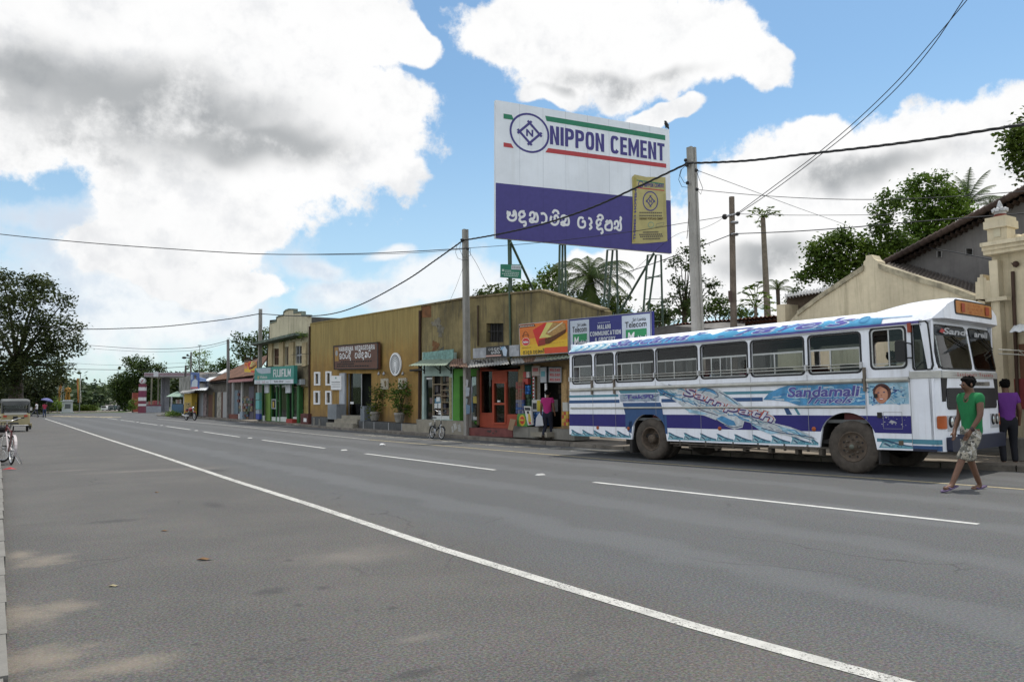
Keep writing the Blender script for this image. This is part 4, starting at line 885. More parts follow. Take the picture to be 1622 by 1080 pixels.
m=MB();prect(m,FS,845.5,633,868.5,652,-.4,.08,flat((.5,.5,.48)));o=m.build('counter',r);m=MB();prect(m,FS,847,638,853,648,.08,.09,BLACK);prect(m,FS,854,634,859,651,.08,.095,flat((.5,.4,.03)));prect(m,FS,860,637,866,648,.08,.09,flat((.15,.17,.12)));m.build('poster',o)
m=MB();prect(m,FS,890,585,899,638,.0,.03,mt((.42,.28,.13),.85,var=.35,scale=18,name='wicker tan'));m.build('panel',r)
o=plinth([(813,674),(853,676.5),(853,694),(813,692)],CEMENT,FX(14.95),.6,'block of rough cement in front of the grocery stall');plinth([(853,678),(910,680),(910,697.5),(853,694)],CEMENT,FX(15.1),.6,'long cement base of the grocery stall')
m=MB();prect(m,FX(14.8),840.5,683.5,866,692.5,-.4,0,CST);m.build('step',label='small cement step up to the grocery stall',cat='step')
BLU=flat((.03,.12,.36));m=MB();pl=FX(15.05)
for i in range(5):
    for j in range(4): prect(m,pl,845+i*4,652.5+j*5.4,848.7+i*4,657.5+j*5.4,-.25,0,BLU);prect(m,pl,846+i*4,653.6+j*5.4,847.7+i*4,655.6+j*5.4,0,.006,flat((.25,.35,.5)))
m.build('crate_stack',label='stack of bright blue bottle crates under the grocery counter',cat='crates')
m=MB();pl=FX(14.98);cols=[(.45,.25,.03),(.4,.05,.03),(.5,.35,.05)]
for i in range(3):
    for j in range(4): prect(m,pl,890+i*3.2,652+j*5.6,893+i*3.2,657+j*5.6,-.2,0,flat(cols[(i+j)%3]))
prect(m,pl,891,637,899,651,-.15,0,flat((.45,.44,.4)));m.build('carton_stack',label='stack of yellow and red cartons at the right end of the grocery',cat='cartons')
m=MB();pl=FX(15.1)
for i in range(4):
    for j in range(9): prect(m,pl,818.5+i*3.2,605+j*5.6,821.3+i*3.2,610+j*5.6,-.03,.04,flat(random.choice([(.16,.07,.04),(.2,.04,.03),(.12,.09,.05)] if j<5 else [(.03,.08,.22),(.04,.05,.15),(.15,.15,.2)])))
m.build('packet_strip',label='hanging curtain of snack packets right of the red shop door',cat='packets')
SK=mt((.06,.22,.04),.6,var=.2,name='green sack');pl=FX(14.9);m=MB();a=pl.P(826.8,675);b=pl.P(826.8,655)
w=.2*1.45;h=b.z-a.z;m.prism([pl.W(*(np.array(pl.ab(826.8,675))+np.array((x*w,y*h))),0) for x,y in((-1.05,0),(1.05,0),(1.1,.3),(1.0,.8),(.95,1.02),(-.9,.98),(-1.02,.7),(-1.1,.25))],-pl.n*.18,SK);o=m.build('sack',label='bright green printed sack leaning below the hanging packets',cat='sack')
m=MB();m.disc(pl.P(827,665.5,.006),pl.n,.19,flat((.5,.35,.03)),20);m.disc(pl.P(827,665.5,.012),pl.n,.13,flat((.45,.04,.02)),20);prect(m,pl,824,663.8,830,666.5,.014,.016,flat((.5,.4,.05)));m.build('emblem',o)
q=pxq(FX(14.85),(829.5,643),(840.5,643.5),(843.7,672.5),(836,673.5));m=MB();m.prism([q(0,0),q(1,0),q(1,1),q(0,1)],(.06,0,0),flat((.55,.54,.5)));o=m.build('sandwich_board',label='leaning white advertising board beside the green sack',cat='board');m=MB();q.rect(m,.1,.78,.9,.93,BLACK,.006);q.poly(m,[(.25,.15),(.85,.2),(.8,.55),(.5,.65)],flat((.5,.38,.04)),.006);q.poly(m,[(.3,.05),(.8,.05),(.75,.16),(.35,.18)],flat((.4,.04,.03)),.008);q.rect(m,.35,.6,.65,.74,BLACK,.008);m.build('artwork',o)
m=MB();pl=FX(14.75);ppoly(m,pl,[(809,663),(817.8,664.5),(812.5,681.5),(805,680)],0,.02,mt((.30,.20,.12),.9,name='cardboard'));m.build('cardboard_sheet',label='flattened brown cardboard leaning against the maroon plinth',cat='cardboard')
r=thing('tin_awning',FX(14.6).P(860,573),'wide patched tin awning under the cake advertisement','awning')
for i,(a,b,c,d,k) in enumerate(((808,826,832,810,TIN),(824,850,846,830,TINR),(848,868,862,844,TIN),(866,904,905,860,TING))):
    m=MB();f=lambda u:568-(u-808)*.055;g=lambda u:577-(u-810)*.11;m.corr(FS.P(a,f(a),.02),FS.P(b,f(b),.02),ft(c,g(c)),ft(d,g(d)),4+i,.015,k);m.build('sheet',r)
m=MB();m.tube([ft(812,578),ft(904,568)],.03,DARK,5);m.build('beam',r)
# cake advert
pl=FX(14.88);q=pxq(pl,(821.8,513.7),(900,505.5),(900.6,558.7),(823.8,563.7));m=MB();m.prism([q(0,0),q(1,0),q(1,1),q(0,1)],(.1,0,0),STEEL);sg=m.build('advertising_board',label='orange and yellow cake advertisement board with a boxed loaf',cat='sign')
def cake(q,sg,small=False):
    OR=flat((.62,.16,.02));YE=flat((.68,.42,.02));m=MB();q.rect(m,.012,.02,.988,.98,OR,.004);q.poly(m,[(.012,.2),(.988,.2),(.988,.62),(.012,.48)],mt((.66,.33,.02),.6,name='amber print'),.006);q.poly(m,[(.012,.2),(.988,.2),(.988,.42),(.012,.3)],YE,.008)
    q.rect(m,.012,.02,.53,.2,YE,.009);q.rect(m,.53,.02,.988,.2,flat((.6,.07,.02)),.009);q.poly(m,[(.012,.88),(.36,.89),(.33,.965),(.012,.965)],flat((.05,.015,.01)),.01)
    q.poly(m,[(.36,.45),(.30,.78),(.56,.97),(.62,.60),(.52,.34),(.40,.26)],flat((.55,.02,.015)),.011);q.poly(m,[(.43,.50),(.60,.96),(.80,.93),(.74,.52)],flat((.62,.55,.16)),.013);q.poly(m,[(.56,.62),(.72,.95),(.95,.88),(.96,.70),(.70,.52)],mt((.42,.25,.09),.8,var=.4,scale=25,name='crumb print'),.015);q.poly(m,[(.41,.26),(.42,.44),(.70,.53),(.97,.72),(.95,.60),(.64,.32)],mt((.12,.045,.015),.8,var=.5,scale=22,name='crust print'),.017);q.poly(m,[(.41,.26),(.42,.44),(.55,.48),(.56,.29)],flat((.25,.02,.01)),.018)
    q.poly(m,[(.60,.66),(.63,.64),(.92,.92),(.90,.93)],flat((.7,.62,.4)),.019)
    q.ell(m,.145,.43,.085,.125,flat((.7,.66,.6)),.012);q.ell(m,.145,.43,.078,.115,flat((.55,.03,.03)),.014);m.build('artwork',sg)
    m=MB();q.text(m,'Maliban',.085,.39,.205,.46,WHITE,.018,bold=.03,shear=.2)
    q.stroke(m,[(.07,.6),(.1,.68),(.145,.76),(.19,.68),(.22,.6)],.012,flat((.1,.02,.01)),.012,.7);q.stroke(m,[(.08,.57),(.12,.66),(.145,.63),(.17,.66),(.21,.57)],.012,flat((.1,.02,.01)),.013,.7)
    if not small:
        sinhala(q,m,['ma','aa','da','ta'],.07,.03,.27,.19,BLACK,.014,.16);sinhala(q,m,['va','da','ka','sa','li'],.29,.03,.53,.19,BLACK,.014,.16)
        for i in range(9): q.rect(m,.03+i*.034,.905,.055+i*.034,.935,flat((.6,.5,.4)),.014)
        for i in range(7): q.rect(m,.05+i*.03,.235,.073+i*.03,.255,flat((.3,.1,.02)),.014);q.rect(m,.55+i*.055,.3+i*.006,.59+i*.055,.312+i*.006,flat((.5,.2,.03)),.02)
    m.build('lettering',sg)
cake(q,sg)
# telecom board
q=pxq(pl,(900.9,505.5),(1031.9,492.7),(1033,550),(902,559.5),.0);m=MB();NAVY=flat((.025,.028,.17));m.prism([q(0,0),q(1,0),q(1,1),q(0,1)],(.1,0,0),NAVY);sg=m.build('advertising_board',label='navy board reading MALANI COMMUNICATION and GROCERY between telecom logos',cat='sign')
m=MB();e=.008
for a in((0,0,1,e*2),(0,1-e*2,1,1),(0,0,e,1),(1-e,0,1,1)):q.rect(m,*a,STEEL,.008)
m.build('frame',sg)
PALEP=flat((.48,.53,.60));mm=MB()
for s0,s1 in((.02,.272),(.672,.985)):
    W=s1-s0;m=MB();pm=MB();q.rect(pm,s0,.05,s1,.94,PALEP,.006);pm.build('panel',sg);q.rect(m,s0+.14*W,.34,s0+.88*W,.54,flat((.02,.22,.08)),.01);q.rect(m,s0+.14*W,.14,s0+.88*W,.34,flat((.02,.03,.12)),.01);q.poly(m,[(s0+.14*W,.34),(s0+.3*W,.345),(s0+.6*W,.38),(s0+.88*W,.35),(s0+.88*W,.33),(s0+.14*W,.33)],flat((.02,.22,.08)),.011);m.build('logo',sg)
    q.text(mm,'Sri Lanka',s0+.40*W,.76,s0+.86*W,.85,BLACK,.012,bold=.01);q.text(mm,'Telecom',s0+.12*W,.59,s0+.88*W,.76,BLACK,.012,bold=.012);q.text(mm,'M',s0+.2*W,.18,s0+.46*W,.46,WHITE,.014,bold=.02,shear=.15);q.text(mm,'obitel',s0+.48*W,.2,s0+.86*W,.36,WHITE,.014,bold=.02)
for t,(b,a0,a1) in zip((.62,.44,.26),(('MALANI',.38,.54),('COMMUNICATION',.285,.66),('& GROCERY',.345,.595))): block(q,mm,b,a0,t,a1,t+.13,flat((.55,.58,.62)),.012,.3,.18,.2)
for i in range(8): q.rect(mm,.385+i*.019,.80,.40+i*.019,.815,PALEP,.012)
mm.build('lettering',sg)
# --- two storey photo shop
FF=FX(15.9);r=thing('photo_shop_building',FF.P(450,668),'two storey cream building with a stepped curved parapet and a green glass shop below','building')
par=[(426.9,512.8),(437,509.5),(437.2,504),(442,501.5),(448.3,500),(448.6,495.5),(452,492.5),(457,490.8),(464.5,491),(464.6,496.8),(470,495.8),(477,495),(477.2,500.4),(487,500.6)]
op=par+[(487.3,580),(427,580)];ho=[rpx(433.4,552,444,578),rpx(451.5,549,459.5,578),rpx(467.6,548,480.5,575.5)]
m=MB();m.holed(hole(FF,op),[hole(FF,h) for h in ho],-FF.n*.25,CREAMY);m.build('wall',r)
m=MB();shell(m,FF,[(427.3,507),(487,501.5),(488.5,672),(414,666)],9,mt((.10,.095,.085),.95,var=.4,scale=2,name='mouldy cement'));m.build('rear_block',r)
m=MB()
for a,b in zip(par,par[1:]):
    p,k=FF.P(*a,.05),FF.P(*b,.05)
    if (p-k).length>.05: m.prism([p,k,k+Vector((0,0,.09)),p+Vector((0,0,.09))],-FF.n*.3,mt((.16,.19,.16),.9,var=.4,scale=4,name='mossy coping'))
m.build('coping',r)
m=MB();a,b=FF.P(416,541),FF.P(487.5,531.5);zt=a.z;m.box(FF.o.x-.85,FF.o.x-.002,b.y,a.y,min(a.z,b.z)-.02,min(a.z,b.z)+.13,mt((.12,.15,.12),.9,var=.5,scale=3,bump=.3,name='mossy slab'));m.build('canopy_slab',r)
V_,n_=cloud_leaves([(FF.P(u,v,.35),.22,.5) for u,v in((455,535),(462,533),(473,532),(480,531.5),(445,537),(468,532))],.09,.25);np_mesh('weeds',V_,n_,LEAF_M,r)
for i,h in enumerate(((433.4,552,444,578),(451.5,549,459.5,578),(467.6,548,480.5,575.5))):
    m=MB();prect(m,FF,*h,-.24,-.2,INTER);u0,v0,u1,v1=h
    if i!=1:
        fr=mt((.13,.07,.045),.8,name='window wood') if i==0 else flat((.33,.34,.35))
        for k in range(4): prect(m,FF,u0+(u1-u0)*k/3-.4,v0,u0+(u1-u0)*k/3+.4,v1,-.15,-.08,fr)
        prect(m,FF,u0,(v0+v1)/2-.4,u1,(v0+v1)/2+.4,-.15,-.09,fr);m.build('window',r)
    else: prect(m,FF,u0+.8,v0+2,u1-.8,v1,-.18,-.12,mt((.06,.035,.025),.8,name='dark door'));m.build('door',r)
YEL=mt((.46,.37,.22),.9,var=.2,name='column buff')
for u0,u1 in((427.5,433),(444.5,451),(460,467),(481,487)): m=MB();prect(m,FF,u0,543,u1,579.5,.0,.12,YEL);m.build('column',r)
m=MB();prect(m,FF,465.5,580,487.3,612,-.25,.0,mt((.20,.165,.10),.9,var=.35,streak=.6,name='dirty buff'));m.build('wall',r)
DGRN=mt((.03,.13,.035),.7,var=.15,name='dark green frame');LGRN=mt((.16,.26,.05),.7,var=.15,name='lime pillar')
m=MB();fh=[rpx(415.5,610,421,667),rpx(430,610,442.5,667),rpx(443.5,610,454,668),rpx(463.5,612,472,667)]
m.holed(hole(FF,[(414,606),(476,604),(476,672),(414,668)]),[hole(FF,h) for h in fh]+[hole(FF,rpx(455,611,462,670))],-FF.n*.15,DGRN);m.build('shop_front',r)
m=MB();prect(m,FF,414,600,478,672,-1.2,-1.15,INTER);m.build('dark_backing',r)
m=MB();prect(m,FF,448,611,453.5,645,-.9,-.8,mt((.3,.22,.1),.8,name='ochre curtain'));prect(m,FF,433,640,450,665,-.9,-.7,DARK);prect(m,FF,465,612,472,615,-.5,-.4,flat((.35,.38,.3)));prect(m,FF,468,648,472,660,-.4,-.3,flat((.5,.5,.5)));m.build('stock',r)
for h in((415.5,610,421,667),(430,610,442.5,667),(443.5,610,454,668),(463.5,612,472,667)): m=MB();prect(m,FF,*h,-.09,-.06,GLASSB);prect(m,FF,h[0],660 if h[0]>420 else 658,h[2],h[3],-.05,-.02,flat((.55,.58,.55)));m.build('window',r)
m=MB();prect(m,FF,437,611,438,667,-.06,-.01,DGRN);prect(m,FF,437,634,443,635.3,-.055,-.01,DGRN);m.build('door_frame',r)
m=MB();prect(m,FF,422,610,429,666.5,0,.07,LGRN);m.build('pillar',r)
m=MB();prect(m,FF,422,609,428.6,622,.07,.14,flat((.55,.58,.62)));m.build('light_box',r);m=MB();prect(m,FF,455,609,462.5,622,.02,.12,flat((.55,.58,.62)));m.build('light_box',r)
m=MB();prect(m,FF,430.3,632,437,647.5,-.03,0,flat((.35,.37,.38)));prect(m,FF,431.3,633.5,436,646,0,.006,DARK);prect(m,FF,432.3,636,434,645,.006,.012,flat((.5,.35,.03)));m.build('poster',r)
m=MB();prect(m,FF,463,663,473,670,.0,.4,mt((.33,.04,.03),.7,name='red step'));m.build('step',r)
m=MB();prect(m,FF,473.5,600,476,671,0,.12,DGRN);m.build('post',r);m=MB();prect(m,FF,476.2,609,486,655,-.24,-.2,mt((.3,.23,.08),.9,var=.3,name='buff panel'));prect(m,FF,476.5,601,484,609,.02,.3,flat((.4,.43,.45)));m.build('side_panel',r)
m=MB();prect(m,FX(15.4),476,655,488,673,-.6,0,mt((.10,.035,.03),.9,var=.3,scale=4,name='maroon brick'));o=m.build('low_wall',label='low maroon brick wall between the photo shop and the black plinth',cat='wall');m=MB();prect(m,FX(15.4),481,662,485.5,668,0,.01,WHITE);m.build('notice',o)
pl=FX(15.25);q=pxq(pl,(403.4,583),(465.6,578.6),(465.1,607.6),(402.8,608.2));m=MB();TL_=mt((.045,.24,.20),.6,var=.1,name='teal sign');m.prism([q(0,0),q(1,0),q(1,1),q(0,1)],(.22,0,0),TL_);sg=m.build('sign_board',label='teal and white FUJIFILM board over the green shop front',cat='sign')
m=MB();q.rect(m,.005,.01,.995,.245,flat((.58,.62,.66)),.006);q.poly(m,[(.02,.97),(.445,.97),(.445,.64),(.2,.62),(.1,.72)],flat((.36,.42,.47)),.006);q.rect(m,.452,.0,.458,1,flat((.03,.12,.1)),.009);q.rect(m,.09,.31,.14,.5,flat((.35,.3,.15)),.008);m.build('panel',sg)
m=MB();block(q,m,'FUJIFILM',.52,.40,.935,.84,WHITE,.012,.26,.13,.2);q.text(m,'Videos',.16,.33,.36,.52,flat((.5,.55,.52)),.012,bold=.02);q.text(m,'Radio Silver',.54,.09,.77,.2,DARK,.012,bold=.01);q.rect(m,.82,.1,.93,.14,GREY,.012);sinhala(q,m,['ra','va','li',' ','ba','li'],.04,.03,.3,.22,mt((.35,.12,.12),.6,name='maroon ink'),.012,.14);q.rect(m,.33,.08,.4,.13,GREY,.012);m.build('lettering',sg)
# --- far row of small shops
FR_=FX(16.6)
def row_shop(u0,v0,u1,v1,label,wallm,cols,roof=None):
    r=thing('small_shop',FR_.P((u0+u1)/2,v1),label,'shop','small shops of the far row')
    m=MB();f=[FR_.P(u,v) for u,v in((u0,v0),(u1,v0),(u1,v1+3),(u0,v1+3))];m.prism(f,-FR_.n*6,wallm);m.build('wall',r)
    n=len(cols)
    for i,(a,b,t,c,dd) in enumerate(cols):
        m=MB();prect(m,FR_,a,t,b,v1+1.5,-.1,dd,c);m.build('door' if dd<.06 else 'panel',r)
    return r
DB=mt((.10,.045,.03),.8,var=.2,name='brown door');DOCH=mt((.17,.12,.045),.8,var=.25,name='ochre door');DBK=flat((.02,.018,.018));DPL=flat((.07,.06,.09));LB=flat((.13,.18,.22));GRW=mt((.11,.10,.085),.95,var=.4,streak=.5,scale=2,name='sooty wall')
r=row_shop(370,599,403.5,664.5,'small dark shop with pale posts and a blue door beside the photo shop',GRW,[(372,378,618,LB,.03),(378,384,618,DPL,.03),(384,385.5,604,flat((.45,.45,.44)),.12),(386,394.5,628,mt((.16,.10,.06),.8,var=.6,scale=3,name='stacked goods'),.05),(395,402,612,DPL,.03),(369.8,371.5,604,flat((.42,.42,.41)),.14),(386,390,652,flat((.25,.32,.38)),.3),(384,386.3,655,flat((.5,.5,.5)),.34),(370,384,655.5,mt((.16,.06,.045),.9,name='brick step'),.4)])
MUT=[(.14,.05,.04),(.05,.08,.14),(.2,.16,.09),(.06,.1,.06),(.22,.2,.18),(.12,.04,.07)]
m=MB();goods(m,FR_,386,630,402,660,5,7,.06,MUT,.75);goods(m,FR_,378,622,384,652,2,6,.04,MUT,.6);m.build('stock',r)
m=MB();a=[FR_.P(363,599.5,.02),FR_.P(402,596,.02)];b=[FX(15.5).P(361,606),FX(15.5).P(400,604)];m.corr(a[0],a[1],b[1],b[0],22,.03,mt((.12,.045,.045),.7,var=.2,name='maroon tin'));m.build('awning',r)
r=row_shop(330,606,369,660,'small old shop with brown and ochre doors and white hanging cloths',GRW,[(331,337.5,625,DB,.03),(338,340,621,DOCH,.05),(340.5,344.5,621,DBK,.02),(345,351,621,mt((.3,.28,.24),.9,var=.5,scale=3,name='hung cloths'),.06),(351.2,353,621,DB,.04),(353.5,360,621,GREY,.02),(363,369,604,mt((.08,.05,.045),.9,name='dark brick'),.05)])
r=row_shop(302,618,329.5,657.5,'narrow dark shop with grey shutters under a white tin awning',GRW,[(303,314,622,DBK,.02),(315,320,622,flat((.15,.16,.18)),.04),(321,323,622,flat((.2,.22,.25)),.06),(323.5,328,623,mt((.2,.16,.16),.8,var=.7,scale=5,name='small packets'),.08)])
m=MB();m.corr(FR_.P(312,616,.02),FR_.P(331,612.5,.02),FX(15.3).P(326,618),FX(15.3).P(302,617.5),8,.02,TINW);m.build('awning',r)
m=MB();m.corr(FR_.P(289,618.5,.02),FR_.P(310,617.5,.02),FX(15.3).P(308,621.5),FX(15.3).P(284,622.5),8,.02,TIN);m.build('awning',r)
# tiled roofs over the row
def roof(pts,mat,name,label,cat='roof',th=.12):
    m=MB();P_=[Vector(p) for p in pts];n=(P_[1]-P_[0]).cross(P_[3]-P_[0]).normalized();k=max(4,int((P_[1]-P_[0]).length/.35));m.corr(P_[0],P_[1],P_[2],P_[3],k,.035,mat,4,th);return m.build(name,label=label,cat=cat)
roof([FX(16.2).P(330.5,603.5),FX(16.2).P(402,594),FX(20.5).P(427,561),FX(20.5).P(385,577)],ROOFT,'tiled_roof','sagging brown tile roof above the far row of shops')
roof([FX(16.2).P(331,606.5),FX(16.2).P(366,602.5),FX(16.9).P(372,597),FX(16.9).P(333,603)],mt((.2,.19,.17),.8,var=.4,name='old asbestos'),'lean_roof','thin grey lean roof edge under the brown tile roof')
roof([FX(16.3).P(324.5,602.5),FX(16.3).P(333,604),FX(21).P(361,586),FX(21).P(358,584)],TINW,'tin_roof','pale tin roof strip running up beside the brown tile roof')
roof([FX(17).P(309,604),FX(17).P(327,604),FX(24).P(343,589.5),FX(24).P(316,589.5)],mt((.16,.145,.13),.85,var=.35,scale=2,name='grey asbestos'),'grey_roof','weathered grey roof left of the pale tin strip')
m=MB();pl=FX(17.2);prect(m,pl,284,598,330,625,-5,0,mt((.28,.27,.25),.9,var=.5,scale=1.2,name='patchy wall'));m.build('back_shop',label='patchy whitewashed shop wall behind the blue portrait poster',cat='building')
q=pxq(FX(16),(302,589.5),(313.8,590.5),(313.8,616),(302,616));m=MB();m.prism([q(0,0),q(1,0),q(1,1),q(0,1)],(.12,0,0),flat((.06,.11,.30)));o=m.build('poster_board',label='tall blue poster board with a white shirted figure over the far shops',cat='sign')
m=MB();q.poly(m,[(.0,.02),(1,.02),(1,.14),(.0,.1)],flat((.5,.12,.14)),.006);q.poly(m,[(.1,.12),(.9,.14),(.95,.5),(.7,.62),(.55,.6),(.2,.45)],flat((.5,.56,.62)),.006);q.ell(m,.62,.72,.15,.12,flat((.16,.09,.06)),.008);q.ell(m,.62,.79,.16,.07,BLACK,.01);q.poly(m,[(.08,.55),(.3,.6),(.25,.9),(.08,.85)],flat((.35,.45,.6)),.008);m.build('artwork',o)
q=pxq(FX(16.1),(315,597.5),(325,600),(325,604),(315,604));m=MB();m.prism([q(0,0),q(1,0),q(1,1),q(0,1)],(.1,0,0),flat((.16,.24,.45)));m.build('banner_board',label='small blue board on the grey roof right of the portrait poster',cat='sign')
m=MB();pl=FX(15.9);prect(m,pl,292,623.5,303,657,-.5,0,mt((.48,.33,.05),.8,var=.2,name='yellow panel'));prect(m,pl,293,637,302,652,0,.01,mt((.35,.26,.1),.8,var=.6,scale=6,name='faded print'));m.build('kiosk',label='tall yellow painted kiosk panel behind the red motorcycle',cat='kiosk')
q=pxq(FX(15.7),(387,572),(407,571.5),(407,590.5),(387,589.5));m=MB();m.prism([q(0,0),q(1,0),q(1,1),q(0,1)],(.1,0,0),STEEL);o=m.build('advertising_board',label='smaller square cake advertisement on the tile roof left of the tall pole',cat='sign');cake(q,o,True)
# green roofed snack kiosk
pl=FX(15.9);b=pl.P(281,655);r=thing('snack_kiosk',b,'blue snack kiosk with a green pitched roof at the start of the row','kiosk')
m=MB();c=[pl.P(263,628),pl.P(291,628.5)];top=FX(17.2).P(281,619.5);bk=[FX(18.6).P(270,624),FX(18.6).P(291,624)];m.add([c[0],c[1],bk[1],bk[0],top],[(0,1,4),(1,2,4),(2,3,4),(3,0,4)],mt((.22,.31,.24),.7,var=.2,name='green roof'));m.build('roof',r)
m=MB();prect(m,pl,272,640,291,654,-1.6,0,mt((.03,.09,.16),.7,var=.25,name='blue counter'));m.build('counter',r);m=MB();prect(m,pl,272,629,291,640,-1.6,-1.5,INTER);goods(m,pl,273,632,290,639.5,6,1,-.4,[(.2,.12,.1),(.3,.28,.26),(.1,.1,.1)],.8);m.build('stock',r)
for u in(270.5,290.5): m=MB();prect(m,pl,u,628,u+.9,656,-.1,0,flat((.4,.4,.4)));m.build('post',r)
V_,n_=cloud_leaves([(pl.P(u,655.5,.4),.5,.4) for u in(273,278,283,270)],.12,.5);o=np_mesh('grass_patch',V_,n_,LEAF_L,None,tuple(pl.P(277,656)));tag(o,kind='stuff')
# filling station
D=120.;r=thing('filling_station',AT(262,645,D),'filling station canopy with a white fascia striped magenta on grey columns','filling station')
MAG=flat((.21,.05,.08));FWH=mt((.46,.455,.47),.6,var=.1,name='fascia white')
a=AT(228,596,112);e=AT(345,596,114);dirc=Vector((e.x-a.x,e.y-a.y,0)).normalized();nr=Vector((dirc.y,-dirc.x,0));nr=nr if nr.dot(FW)<0 else -nr
a.z=e.z=min(a.z,e.z)
hgt=(596-589.5)*112/F
m=MB();f=[a,e,e+Vector((0,0,hgt)),a+Vector((0,0,hgt))];m.prism(f,-nr*9,FWH);m.build('canopy',r)
m=MB()
for t in(.22,.62): m=MB();m.prism([p+nr*.03+Vector((0,0,0)) for p in(a+Vector((0,0,hgt*t)),e+Vector((0,0,hgt*t)),e+Vector((0,0,hgt*(t+.16))),a+Vector((0,0,hgt*(t+.16))))],-nr*.02,MAG);m.build('stripe',r)
for u in(258.5,264): 
    m=MB();c=AT(u,640,118);m.box(c.x-.33,c.x+.33,c.y-.3,c.y+.3,0,a.z,mt((.28,.28,.31),.7,name='column grey'));m.build('column',r)
m=MB();x=AT(247,590.5,111.5);m.box(x.x-.3,x.x+.3,x.y-.1,x.y+.1,a.z-.05,a.z+hgt+.1,flat((.6,.6,.62)));m.build('emblem_box',r)
for u in(239.5,250.3): m=MB();c=AT(u,640,119);m.tube([(c.x,c.y,0),(c.x,c.y,a.z)],.11,flat((.3,.28,.22)),6);m.build('column',r)
m=MB();c=AT(229,640,116);d=AT(255.5,640,116);m.prism([(c.x,c.y,-.2),(d.x,d.y,-.2),(d.x,d.y,.95),(c.x,c.y,.95)],(0,1.,0),mt((.42,.45,.50),.85,var=.15,name='whitewashed wall'));m.prism([(c.x,c.y-.02,.95),(d.x,d.y-.02,.95),(d.x,d.y-.02,1.15),(c.x,c.y-.02,1.15)],(0,1.05,0),MAG);m.build('forecourt_wall',label='low white wall with a magenta top in front of the filling station',cat='wall')
m=MB();c=AT(256,640,128);d=AT(236,640,131)
for k in range(7): m=MB();t=k/6;x=c.lerp(d,t);m.box(x.x-.35,x.x+.35,x.y-.3,x.y+.3,.0,random.uniform(1.,1.9),flat(random.choice([(.25,.05,.07),(.3,.1,.08),(.12,.1,.1),(.3,.28,.27)])));m.build('fuel_pump',r)
c=AT(224,640,112);r=thing('price_pylon',Vector((c.x,c.y,0)),'red and white banded price pylon topped with a round white disc','sign')
w=10.3*112/F/2;zt=AT(224,608,112).z;m=MB();bands=[(0,.24,MAG),(.24,.31,WHITE),(.31,.42,MAG),(.42,.54,WHITE),(.54,.77,mt((.22,.05,.10),.6,name='plum')),(.77,.89,WHITE),(.89,1,MAG)]
PX_=Pl((c.x,c.y,0),RT0);
for a0,b0,k in bands: m.prism([PX_.W(-w,zt*a0),PX_.W(w,zt*a0),PX_.W(w,zt*b0),PX_.W(-w,zt*b0)],-PX_.n*.5,k)
m.build('panel',r)
m=MB();o=AT(224.4,603.2,112);cc=Vector((c.x,c.y,o.z));R_=4.9*112/F;m.lathe([(0,.25),(R_*.8,.25),(R_,.18),(R_,-.18),(R_*.8,-.25),(0,-.25)],cc-PX_.n*.25,PX_.n,flat((.66,.67,.68)),24);o=m.build('disc',r)
m=MB();m.prism([cc+PX_.n*.012+RT0*x*R_+Vector((0,0,z*R_)) for x,z in((-.25,-.5),(.05,-.55),(.2,.1),(.5,.45),(.0,.3))],-PX_.n*.01,flat((.35,.03,.05)));m.build('flame_mark',o)
m=MB();c=AT(215.5,640,122);m.box(c.x-.55,c.x+.55,c.y-.4,c.y+.4,0,3.0,mt((.30,.07,.05),.7,var=.4,scale=2,name='red board'));m.build('notice_pillar',label='red brown notice pillar just left of the price pylon',cat='sign')
tree('shrub',[(209,641,6),(214,645,5),(206,646,5),(212,636,4)],118,'bright green shrub at the foot of the red notice pillar','shrub',LEAF_L,.22,.8,tr=.06,limbs=2)
m=MB();P_=[AT(u,v,d) for u,v,d in((196,651,120),(262,655,108),(300,655,112),(300,645,150),(222,645,150))];m.quad([(p.x,p.y,.01) for p in P_],mt((.2,.185,.16),.9,var=.2,name='forecourt concrete'));m.build('forecourt',kind='structure')
# --- roundabout with hedges, statue and banners
D=128.;sc=D/F
c=AT(112,640,D);m=MB();m.lathe([(0,.16),(7.2,.16),(7.5,.12),(7.5,-.05)],(c.x,c.y+4,0),(0,0,1),KST,40);m.build('roundabout_island',loc=(c.x,c.y,0),kind='structure')
HED=leaf_mat((.055,.095,.012))
def hedge(u0,u1,label):
    a,b=AT(u0,650,D-5.5),AT(u1,650,D-5.5);c=(a+b)/2;r=thing('hedge',Vector((c.x,c.y,.1)),label,'hedge','clipped hedges round the statue')
    bl=[]
    n=9
    for i in range(n):
        p=a.lerp(b,(i+.5)/n)
        for h in(.35,.75): bl.append(((p.x,p.y+random.uniform(-.5,.5),h),.5,.8))
    V,k=cloud_leaves(bl,.16,1.2,jit=.12);np_mesh('foliage',V,k,HED,r)
D+=7
hedge(73.5,108.5,'low rounded hedge left of the golden statue');hedge(111,151,'low rounded hedge right of the golden statue')
GOLD=mt((.26,.135,.025),.45,var=.25,scale=2,metal=.5,name='gilded statue');D-=16;sc=D/F;c=AT(106.5,650,D);r=thing('statue',Vector((c.x,c.y,.1)),'golden standing statue on a white pedestal in the roundabout','statue')
z0=AT(106.5,652,D).z;zp=AT(106.5,633.5,D).z;zt=AT(106.5,611.5,D).z;wd=14*sc
m=MB();PW=mt((.55,.56,.58),.8,var=.1,name='white plinth')
for hw_,a,b in((.62,.0,.12),(.5,.12,.9),(.6,.9,.96),(.45,.96,1.)): m.box(c.x-wd*hw_,c.x+wd*hw_,c.y-wd*hw_,c.y+wd*hw_,a*zp,b*zp,PW)
